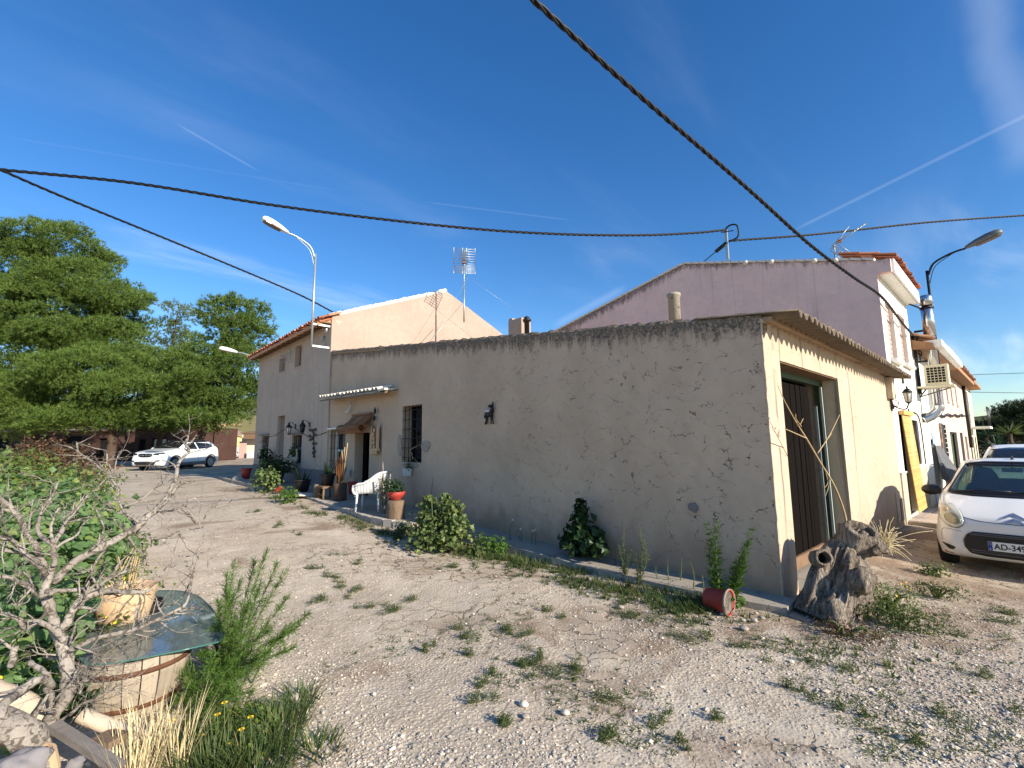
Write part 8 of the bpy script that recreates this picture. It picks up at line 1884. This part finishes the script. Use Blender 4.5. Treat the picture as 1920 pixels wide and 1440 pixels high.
# small rounded hatchback seen head-on
TC = dict(x=[0, .05, .14, .30, .55, .78, .98, 1.25, 1.6, 2.0, 2.5, 2.95, 3.22, 3.38, 3.44],
          zb=[.31, .24, .20, .18, .17, .17, .17, .17, .17, .17, .17, .18, .20, .26, .33],
          ws=[.56, .64, .70, .765, .795, .80, .80, .80, .80, .80, .80, .79, .75, .68, .58],
          wm=[.58, .67, .735, .79, .812, .815, .815, .815, .815, .815, .815, .805, .77, .70, .60],
          zm=[.45, .45, .46, .48, .50, .52, .54, .55, .56, .57, .58, .60, .60, .58, .55],
          zl=[.62, .68, .735, .80, .865, .905, .93, .94, .95, .96, .985, 1.0, .97, .90, .82],
          wb=[.48, .565, .635, .71, .755, .775, .785, .785, .785, .785, .78, .765, .72, .64, .55],
          zt=[.665, .735, .79, .86, .935, .99, 1.115, 1.265, 1.405, 1.465, 1.46, 1.415, 1.30, 1.10, .92],
          wt=[.38, .47, .545, .62, .665, .675, .645, .60, .565, .56, .56, .545, .52, .48, .42])
WS = [(-.665, 1.005), (-.50, 1.385), (-.30, 1.41), (.30, 1.41), (.50, 1.385), (.665, 1.005), (.40, .995), (-.40, .995)]
def inpoly(p, poly):
    x, y = p; c = False
    for (a, b), (d, e) in zip(poly, poly[1:] + poly[:1]):
        if (b > y) != (e > y) and x < (d - a) * (y - b) / (e - b) + a: c = not c
    return c
SW1 = [(1.20, 1.0), (1.62, 1.34), (2.02, 1.36), (2.06, 1.0)]; SW2 = [(2.16, 1.02), (2.13, 1.36), (2.62, 1.34), (2.92, 1.10), (2.86, 1.04)]
RW = [(-.5, 1.06), (-.44, 1.33), (.44, 1.33), (.5, 1.06)]
def hatch_open(c, nrm):
    if c.x < 1.75 and inpoly((c.y, c.z), WS) and nrm.x < -.15 and c.z > 1.0: return True
    if c.x > 2.9 and inpoly((c.y, c.z), RW): return True
    if abs(c.y) > .5 and (inpoly((c.x, c.z), SW1) or inpoly((c.x, c.z), SW2)): return True
    return False
def hatch_parts(t, decal, frame, bvh):
    def B(mb, n, m, par=None): return mb.build(n, m, par or t, world=False)
    ws = decal('windscreen', WS, 'car_glass', 'front', -.002, .004, 12, 20)
    frame('windscreen_seal', WS, 'car_black', .020, 'front', .002, ws)
    decal('windscreen_shade', [(-.49, 1.375), (-.495, 1.41), (-.3, 1.432), (.3, 1.432), (.495, 1.41), (.49, 1.375)], 'car_black', 'front', .001, .003, 3, 20, ws)
    decal('scuttle', [(-.675, .985), (-.66, 1.03), (.66, 1.03), (.675, .985), (.4, .965), (-.4, .965)], 'car_black', 'front', .001, .006, 4, 24)
    for s in (1, -1):
        p0_ = Vector((.80, .5 * s if s > 0 else -.05, 1.0)); 
        q = [bvh.ray_cast(Vector((-2, y, z)), Vector((1, 0, 0)))[0] for y, z in (((.60, 1.01), (.30, 1.035), (.02, 1.03)) if s > 0 else ((.05, 1.01), (-.30, 1.04), (-.56, 1.03)))]
        mb = MB(); mb.tube([v + Vector((-.02, 0, .012)) for v in q], .009, 6); B(mb, 'wiper', 'car_black')
    rw = decal('rear_window', RW, 'car_glass', 'rear', -.002, .004, 8, 14); frame('rear_seal', RW, 'car_black', .02, 'rear', .002, rw)
    for sd in ('L', 'R'):
        for poly in (SW1, SW2): q = decal('side_window', poly, 'car_glass', sd, -.002, .004, 8, 10); frame('window_seal', poly, 'car_black', .014, sd, .002, q)
        frame('door_gap', [(1.10, .28), (1.12, .98), (2.10, .99), (2.12, .28)], 'car_black', .004, sd, .0)
    # big dark mouth with the plate, slim fog slots
    mo = [(-.455, .52), (-.49, .45), (-.485, .36), (-.43, .285), (-.28, .262), (.28, .262), (.43, .285), (.485, .36), (.49, .45), (.455, .52), (.39, .565), (-.39, .565)]
    g = decal('grille', mo, 'car_black', 'front', .002, .010, 14, 26)
    for z in (.545, .525, .33, .305): mb = MB(); mb.tube([bvh.ray_cast(Vector((-2, y, z)), Vector((1, 0, 0)))[0] + Vector((-.018, 0, 0)) for y in np.linspace(-.42, .42, 15)], .006, 6); B(mb, 'bar', 'car_grey', g)
    for s in (1, -1):
        fg = [(s * .585, .375), (s * .60, .35), (s * .66, .305), (s * .70, .305), (s * .715, .33), (s * .72, .375), (s * .70, .40)]
        fg = [(s * .575, .335), (s * .60, .300), (s * .645, .300), (s * .705, .36), (s * .715, .375), (s * .66, .365)]
        decal('fog_slot', fg, 'car_black', 'front', .002, .006, 6, 10)
        # upright oval headlamp leaning outwards
        hl = []
        for k in range(26):
            a = 2 * PI * k / 26; u = .150 * math.cos(a); v = .135 * math.sin(a); hl.append((s * (.605 + u * .92 + v * .30 * 0 - .0), .735 + v + .028 * math.sin(2 * a) * 0 + u * .30))
        h = decal('headlight', hl, 'head_glass', 'front', .002, .012, 14, 14); frame('headlight_rim', hl, 'car_black', .0055, 'front', .006, h)
        hi = [(s * (.575 + .085 * math.cos(2 * PI * k / 18)), .70 + .065 * math.sin(2 * PI * k / 18) + .02 * math.cos(2 * PI * k / 18)) for k in range(18)]; decal('reflector', hi, 'head_inner', 'front', .012, .006, 8, 8, h)
        hi = [(s * (.655 + .026 * math.cos(2 * PI * k / 14)), .80 + .024 * math.sin(2 * PI * k / 14)) for k in range(14)]; decal('indicator', hi, 'amber_lens', 'front', .012, .006, 6, 6, h)
    # bonnet and bumper shut lines
    for ln in ([(-.48, .735), (-.3, .70), (0, .69), (.3, .70), (.48, .735)],):
        mb = MB(); mb.tube([bvh.ray_cast(Vector((-2, y, z)), Vector((1, 0, 0)))[0] + Vector((-.001, 0, .001)) for y, z in [(p.x, p.y) for p in catmull([Vector((a, b, 0)) for a, b in ln], 6)]], .0045, 5); B(mb, 'bonnet_gap', 'car_black')
    for s in (1, -1):
        mb = MB(); mb.tube([bvh.ray_cast(Vector((-2, y * s, z)), Vector((1, 0, 0)))[0] + Vector((-.001, 0, .001)) for y, z in [(p.x, p.y) for p in catmull([Vector((.50, .55, 0)), Vector((.62, .565, 0)), Vector((.70, .55, 0)), Vector((.715, .46, 0)), Vector((.705, .41, 0))], 5)]], .0028, 5); B(mb, 'bumper_gap', 'car_grey')
    decal('scuff', [(.60, .232), (.61, .25), (.70, .262), (.72, .255), (.70, .24)], 'red_scuff', 'front', .001, .002, 3, 8)
    # chevron badge
    for z in (.775, .715):
        mb = MB()
        for s in (-1, 1):
            pr = [(0, z + .045), (s * .095, z - .005), (s * .095, z - .032), (0, z + .012)]
            pts = [bvh.ray_cast(Vector((-2, y, zz)), Vector((1, 0, 0)))[0] for y, zz in pr]; mb.add([p + Vector((-.016, 0, .004)) for p in pts] + [p + Vector((.01, 0, 0)) for p in pts], [(0, 1, 2, 3), (0, 4, 5, 1), (1, 5, 6, 2), (2, 6, 7, 3), (3, 7, 4, 0)])
        B(mb, 'badge', 'chrome')
    # registration plate
    zc_ = .405; xp = bvh.ray_cast(Vector((-2, 0, zc_)), Vector((1, 0, 0)))[0].x - .035
    mb = MB(); mb.box((xp, 0, zc_), (.012, .52, .112)); pl = B(mb, 'number_plate', 'plate_white')
    mb = MB(); mb.box((xp - .0072, .238, zc_), (.002, .042, .108)); B(mb, 'plate_band', 'plate_blue', pl)
    mb = MB(); mb.box((xp + .02, 0, zc_), (.03, .56, .15)); B(mb, 'plate_holder', 'car_black', pl)
    cu = bpy.data.curves.new('txt', 'FONT'); cu.body = 'AD-349'; cu.size = .105; cu.extrude = .0012; cu.offset = .0022; to = bpy.data.objects.new('txt', cu); COL.objects.link(to); dg = bpy.context.evaluated_depsgraph_get(); tm = bpy.data.meshes.new_from_object(to.evaluated_get(dg)); bpy.data.objects.remove(to)
    vx = np.array([v.co[:] for v in tm.vertices]); x0, x1 = vx[:, 0].min(), vx[:, 0].max(); k = .285 / (x1 - x0); z0, z1 = vx[:, 1].min(), vx[:, 1].max(); kz = .075 / (z1 - z0)
    for v in tm.vertices: a, b_, c_ = v.co; v.co = (xp - .0075 - c_, .206 - (a - x0) * k, zc_ - .0375 + (b_ - z0) * kz)
    tm.materials.append(MATS['car_black']); lt = link('plate_lettering', tm, pl, False)
    cu = bpy.data.curves.new('txt', 'FONT'); cu.body = 'F'; cu.size = .03; cu.extrude = .001; to = bpy.data.objects.new('txt', cu); COL.objects.link(to); dg = bpy.context.evaluated_depsgraph_get(); tm = bpy.data.meshes.new_from_object(to.evaluated_get(dg)); bpy.data.objects.remove(to)
    for v in tm.vertices: a, b_, c_ = v.co; v.co = (xp - .0092 - c_, .246 - a, zc_ - .048 + b_)
    tm.materials.append(MATS['plate_white']); link('plate_country_letter', tm, pl, False)
    mb = MB(); 
    for k in range(12): a = 2 * PI * k / 12; mb.box((xp - .0085, .238 + .013 * math.cos(a), zc_ + .026 + .013 * math.sin(a)), (.001, .004, .004))
    B(mb, 'plate_stars', 'yellow_flower', pl)
    # black mirrors
    for s in (1, -1):
        mb = MB(); mb.ball((1.10, s * .895, 1.005), (.075, .125, .082), 16, 10); mo_ = B(mb, 'mirror', 'car_black')
        mb = MB(); mb.bar((1.12, s * .72, .955), (1.11, s * .85, .965), .05, .04); B(mb, 'mirror_arm', 'car_black', mo_)
    # aerial stub
    mb = MB(); mb.tube([(1.85, 0, 1.46), (1.88, 0, 1.49), (1.95, 0, 1.505)], [.02, .014, .006], 7); B(mb, 'roof_aerial', 'car_black')
    # inside: floor, dashboard, seats with tall integrated headrests, mirror
    mb = MB(); mb.box((1.9, 0, .42), (2.2, 1.30, .06)); mb.box((2.98, 0, .80), (.05, 1.2, .55)); B(mb, 'cabin_floor', 'car_seat')
    mb = MB(); mb.box((1.12, 0, .86), (.42, 1.34, .20)); mb.ball((1.26, .34, .95), (.10, .22, .05), 12, 6); B(mb, 'dashboard', 'car_black')
    for s in (1, -1):
        mb = MB(); mb.prism([(-.24, .45), (-.25, .95), (-.17, 1.08), (-.13, 1.22), (-.08, 1.30), (0, 1.325), (.08, 1.30), (.13, 1.22), (.17, 1.08), (.25, .95), (.24, .45)], lambda u, v, w_: Vector((1.98 + (v - .5) * .22 + w_, s * .34 + u, v)), .10); B(mb, 'seat', 'car_seat')
        mb = MB(); mb.prism([(-.2, .5), (-.2, .98), (.2, .98), (.2, .5)], lambda u, v, w_: Vector((2.78 + w_, s * .30 + u, v)), .12); B(mb, 'rear_seat', 'car_seat')
    mb = MB(); mb.box((1.46, -.0, 1.315), (.03, .22, .06)); mb.bar((1.46, 0, 1.34), (1.54, 0, 1.40), .02); B(mb, 'inner_mirror', 'car_black')
    mb = MB(); rot = Matrix.Rotation(R_(62), 3, 'Y'); mb.lathe([(.17, -.012), (.185, 0), (.17, .012), (.155, 0), (.17, -.012)], (1.48, -.34, .98), 24, rot=rot); B(mb, 'steering_wheel', 'car_black')
hatch = build_car('hatchback_car', 'small white hatchback parked facing the camera at the right edge', TC, [(.62, .80), (2.96, .80)], hatch_parts, (3.555, -1.576, -.186), R_(-1.0), hatch_open, .275)
# sport utility car parked under the pines; a second one further down the street
TS = dict(x=[0, .06, .18, .40, .75, 1.10, 1.30, 1.65, 2.05, 2.5, 3.1, 3.7, 4.1, 4.35, 4.47],
          zb=[.36, .28, .24, .22, .21, .21, .21, .21, .21, .21, .21, .22, .24, .30, .38],
          ws=[.66, .76, .84, .89, .90, .90, .90, .90, .90, .90, .90, .89, .87, .80, .70],
          wm=[.68, .79, .87, .915, .925, .925, .925, .925, .925, .925, .925, .915, .89, .82, .72],
          zm=[.55, .55, .56, .58, .60, .62, .63, .64, .65, .66, .67, .68, .68, .68, .66],
          zl=[.80, .86, .90, .94, .98, 1.01, 1.03, 1.04, 1.05, 1.06, 1.08, 1.11, 1.12, 1.08, .98],
          wb=[.60, .70, .78, .84, .875, .885, .885, .885, .885, .885, .885, .87, .84, .76, .66],
          zt=[.86, .93, .97, 1.02, 1.07, 1.12, 1.20, 1.38, 1.54, 1.60, 1.60, 1.555, 1.45, 1.28, 1.08],
          wt=[.50, .60, .68, .735, .76, .765, .745, .70, .655, .64, .63, .615, .58, .53, .48])
def suv_parts(t, decal, frame, bvh):
    def B(mb, n, m, par=None): return mb.build(n, m, par or t, world=False)
    decal('windscreen', [(-.74, 1.14), (-.60, 1.50), (-.3, 1.53), (.3, 1.53), (.60, 1.50), (.74, 1.14)], 'glass_dark', 'front', .002, .005, 10, 16)
    decal('roof', [(2.02, -.58), (1.98, 0), (2.02, .58), (3.7, .56), (3.95, 0), (3.7, -.56)][::1], 'car_black', 'top', .003, .005, 10, 16) if False else decal('roof', [(2.05, -.56), (3.85, -.54), (3.95, 0), (3.85, .54), (2.05, .56), (2.0, 0)], 'car_black', 'top', .003, .005, 10, 16)
    decal('rear_window', [(-.55, 1.16), (-.48, 1.44), (.48, 1.44), (.55, 1.16)], 'glass_dark', 'rear', .002, .005, 8, 12)
    for sd in ('L', 'R'):
        decal('side_window', [(1.52, 1.09), (2.02, 1.44), (2.45, 1.47), (2.52, 1.09)], 'glass_dark', sd, .002, .005, 8, 10)
        decal('side_window', [(2.62, 1.09), (2.57, 1.47), (3.35, 1.46), (3.85, 1.33), (3.70, 1.16)], 'glass_dark', sd, .002, .005, 8, 12)
        frame('window_trim', [(1.48, 1.07), (2.02, 1.47), (3.35, 1.49), (3.92, 1.34)][:4], 'chrome', .008, sd, .004)
        frame('door_gap', [(1.45, .40), (1.50, 1.06), (2.56, 1.07), (2.56, .40)], 'car_grey', .005, sd, .0); frame('door_gap', [(2.58, .40), (2.58, 1.07), (3.55, 1.09), (3.30, .62), (3.15, .40)], 'car_grey', .005, sd, .0)
        decal('side_cladding', [(1.32, .24), (1.32, .40), (3.16, .42), (3.16, .24)], 'car_grey', sd, .004, .012, 4, 14)
        s = 1 if sd == 'L' else -1
        for x in (2.40, 3.35): mb = MB(); h = bvh.ray_cast(Vector((x, 3 * s, .97)), Vector((0, -s, 0)))[0]; mb.bar(h + Vector((-.09, .02 * s, 0)), h + Vector((.09, .02 * s, 0)), .025, .02); B(mb, 'door_handle', 'car_white')
        for wx in (.93, 3.60):
            mb = MB(); mb.tube([bvh.find_nearest(Vector((wx + .43 * math.cos(a), 1.0 * s, .35 + .43 * math.sin(a))))[0] for a in np.linspace(.05, PI - .05, 15)], .03, 6); B(mb, 'arch_trim', 'car_grey')
        decal('roof_edge', [(1.93, 1.485), (2.1, 1.57), (3.3, 1.57), (3.62, 1.485)], 'car_black', sd, .003, .005, 4, 14)
        decal('headlight', [(s * .44, .88), (s * .46, .82), (s * .66, .80), (s * .84, .87), (s * .80, .93)], 'glass_dark', 'front', .003, .010, 6, 12)
        decal('fog_light', [(s * .56, .52), (s * .60, .46), (s * .78, .50), (s * .76, .56)], 'car_black', 'front', .003, .008, 5, 8)
        decal('tail_light', [(s * .46, 1.00), (s * .48, .92), (s * .80, .90), (s * .79, 1.02)], 'pot_red', 'rear', .003, .010, 5, 10)
        mb = MB(); mb.ball((1.60, s * 1.0, 1.12), (.085, .13, .085), 12, 8); B(mb, 'mirror', 'car_white')
        mb = MB(); mb.tube([bvh.ray_cast(Vector((x, s * .60, 5)), Vector((0, 0, -1)))[0] + Vector((0, 0, .035)) for x in np.linspace(2.1, 3.9, 12)], .018, 6); B(mb, 'roof_rail', 'car_black')
    decal('grille', [(-.40, .86), (-.36, .74), (-.2, .70), (.2, .70), (.36, .74), (.40, .86), (.3, .885), (-.3, .885)], 'car_black', 'front', .003, .010, 6, 16)
    decal('lower_grille', [(-.62, .44), (-.5, .32), (.5, .32), (.62, .44), (.5, .48), (-.5, .48)], 'car_black', 'front', .003, .010, 5, 16)
    mb = MB()
    for s in (-1, 1): mb.tube([bvh.ray_cast(Vector((-2, s * y, z)), Vector((1, 0, 0)))[0] + Vector((-.03, 0, 0)) for y, z in ((.05, .79), (.16, .80), (.36, .83))], .014, 6)
    mb.lathe([(.07, -.01), (.07, .01), (.055, .01), (.055, -.01), (.07, -.01)], bvh.ray_cast(Vector((-2, 0, .79)), Vector((1, 0, 0)))[0] + Vector((-.03, 0, 0)), 18, rot=Matrix.Rotation(R_(90), 3, 'Y')); B(mb, 'badge', 'chrome')
    x = bvh.ray_cast(Vector((-2, 0, .58)), Vector((1, 0, 0)))[0].x - .02; mb = MB(); mb.box((x, 0, .58), (.014, .52, .11)); B(mb, 'number_plate', 'plate_white')
    decal('skid_plate', [(-.55, .245), (-.5, .31), (.5, .31), (.55, .245)], 'alloy', 'front', .003, .008, 3, 14)
suv = build_car('utility_car', 'white sport utility car with black roof parked under the pines', TS, [(.93, .92), (3.60, .92)], suv_parts, (-2.664, 29.299, terr(-2.7, 29.3)), 3.895 + PI, None, .345)
v = at_d(1905, 852, 11.5)
van = copy_tree(suv); van['label'] = 'white car with roof rails parked behind the small hatchback'; van.location = (9.1, -1.75, -.15)
for ch in list(van.children):
    if ch.name.split('.')[0] in ('roof', 'roof_edge'): bpy.data.objects.remove(ch)
van.rotation_euler = (0, 0, R_(-1));
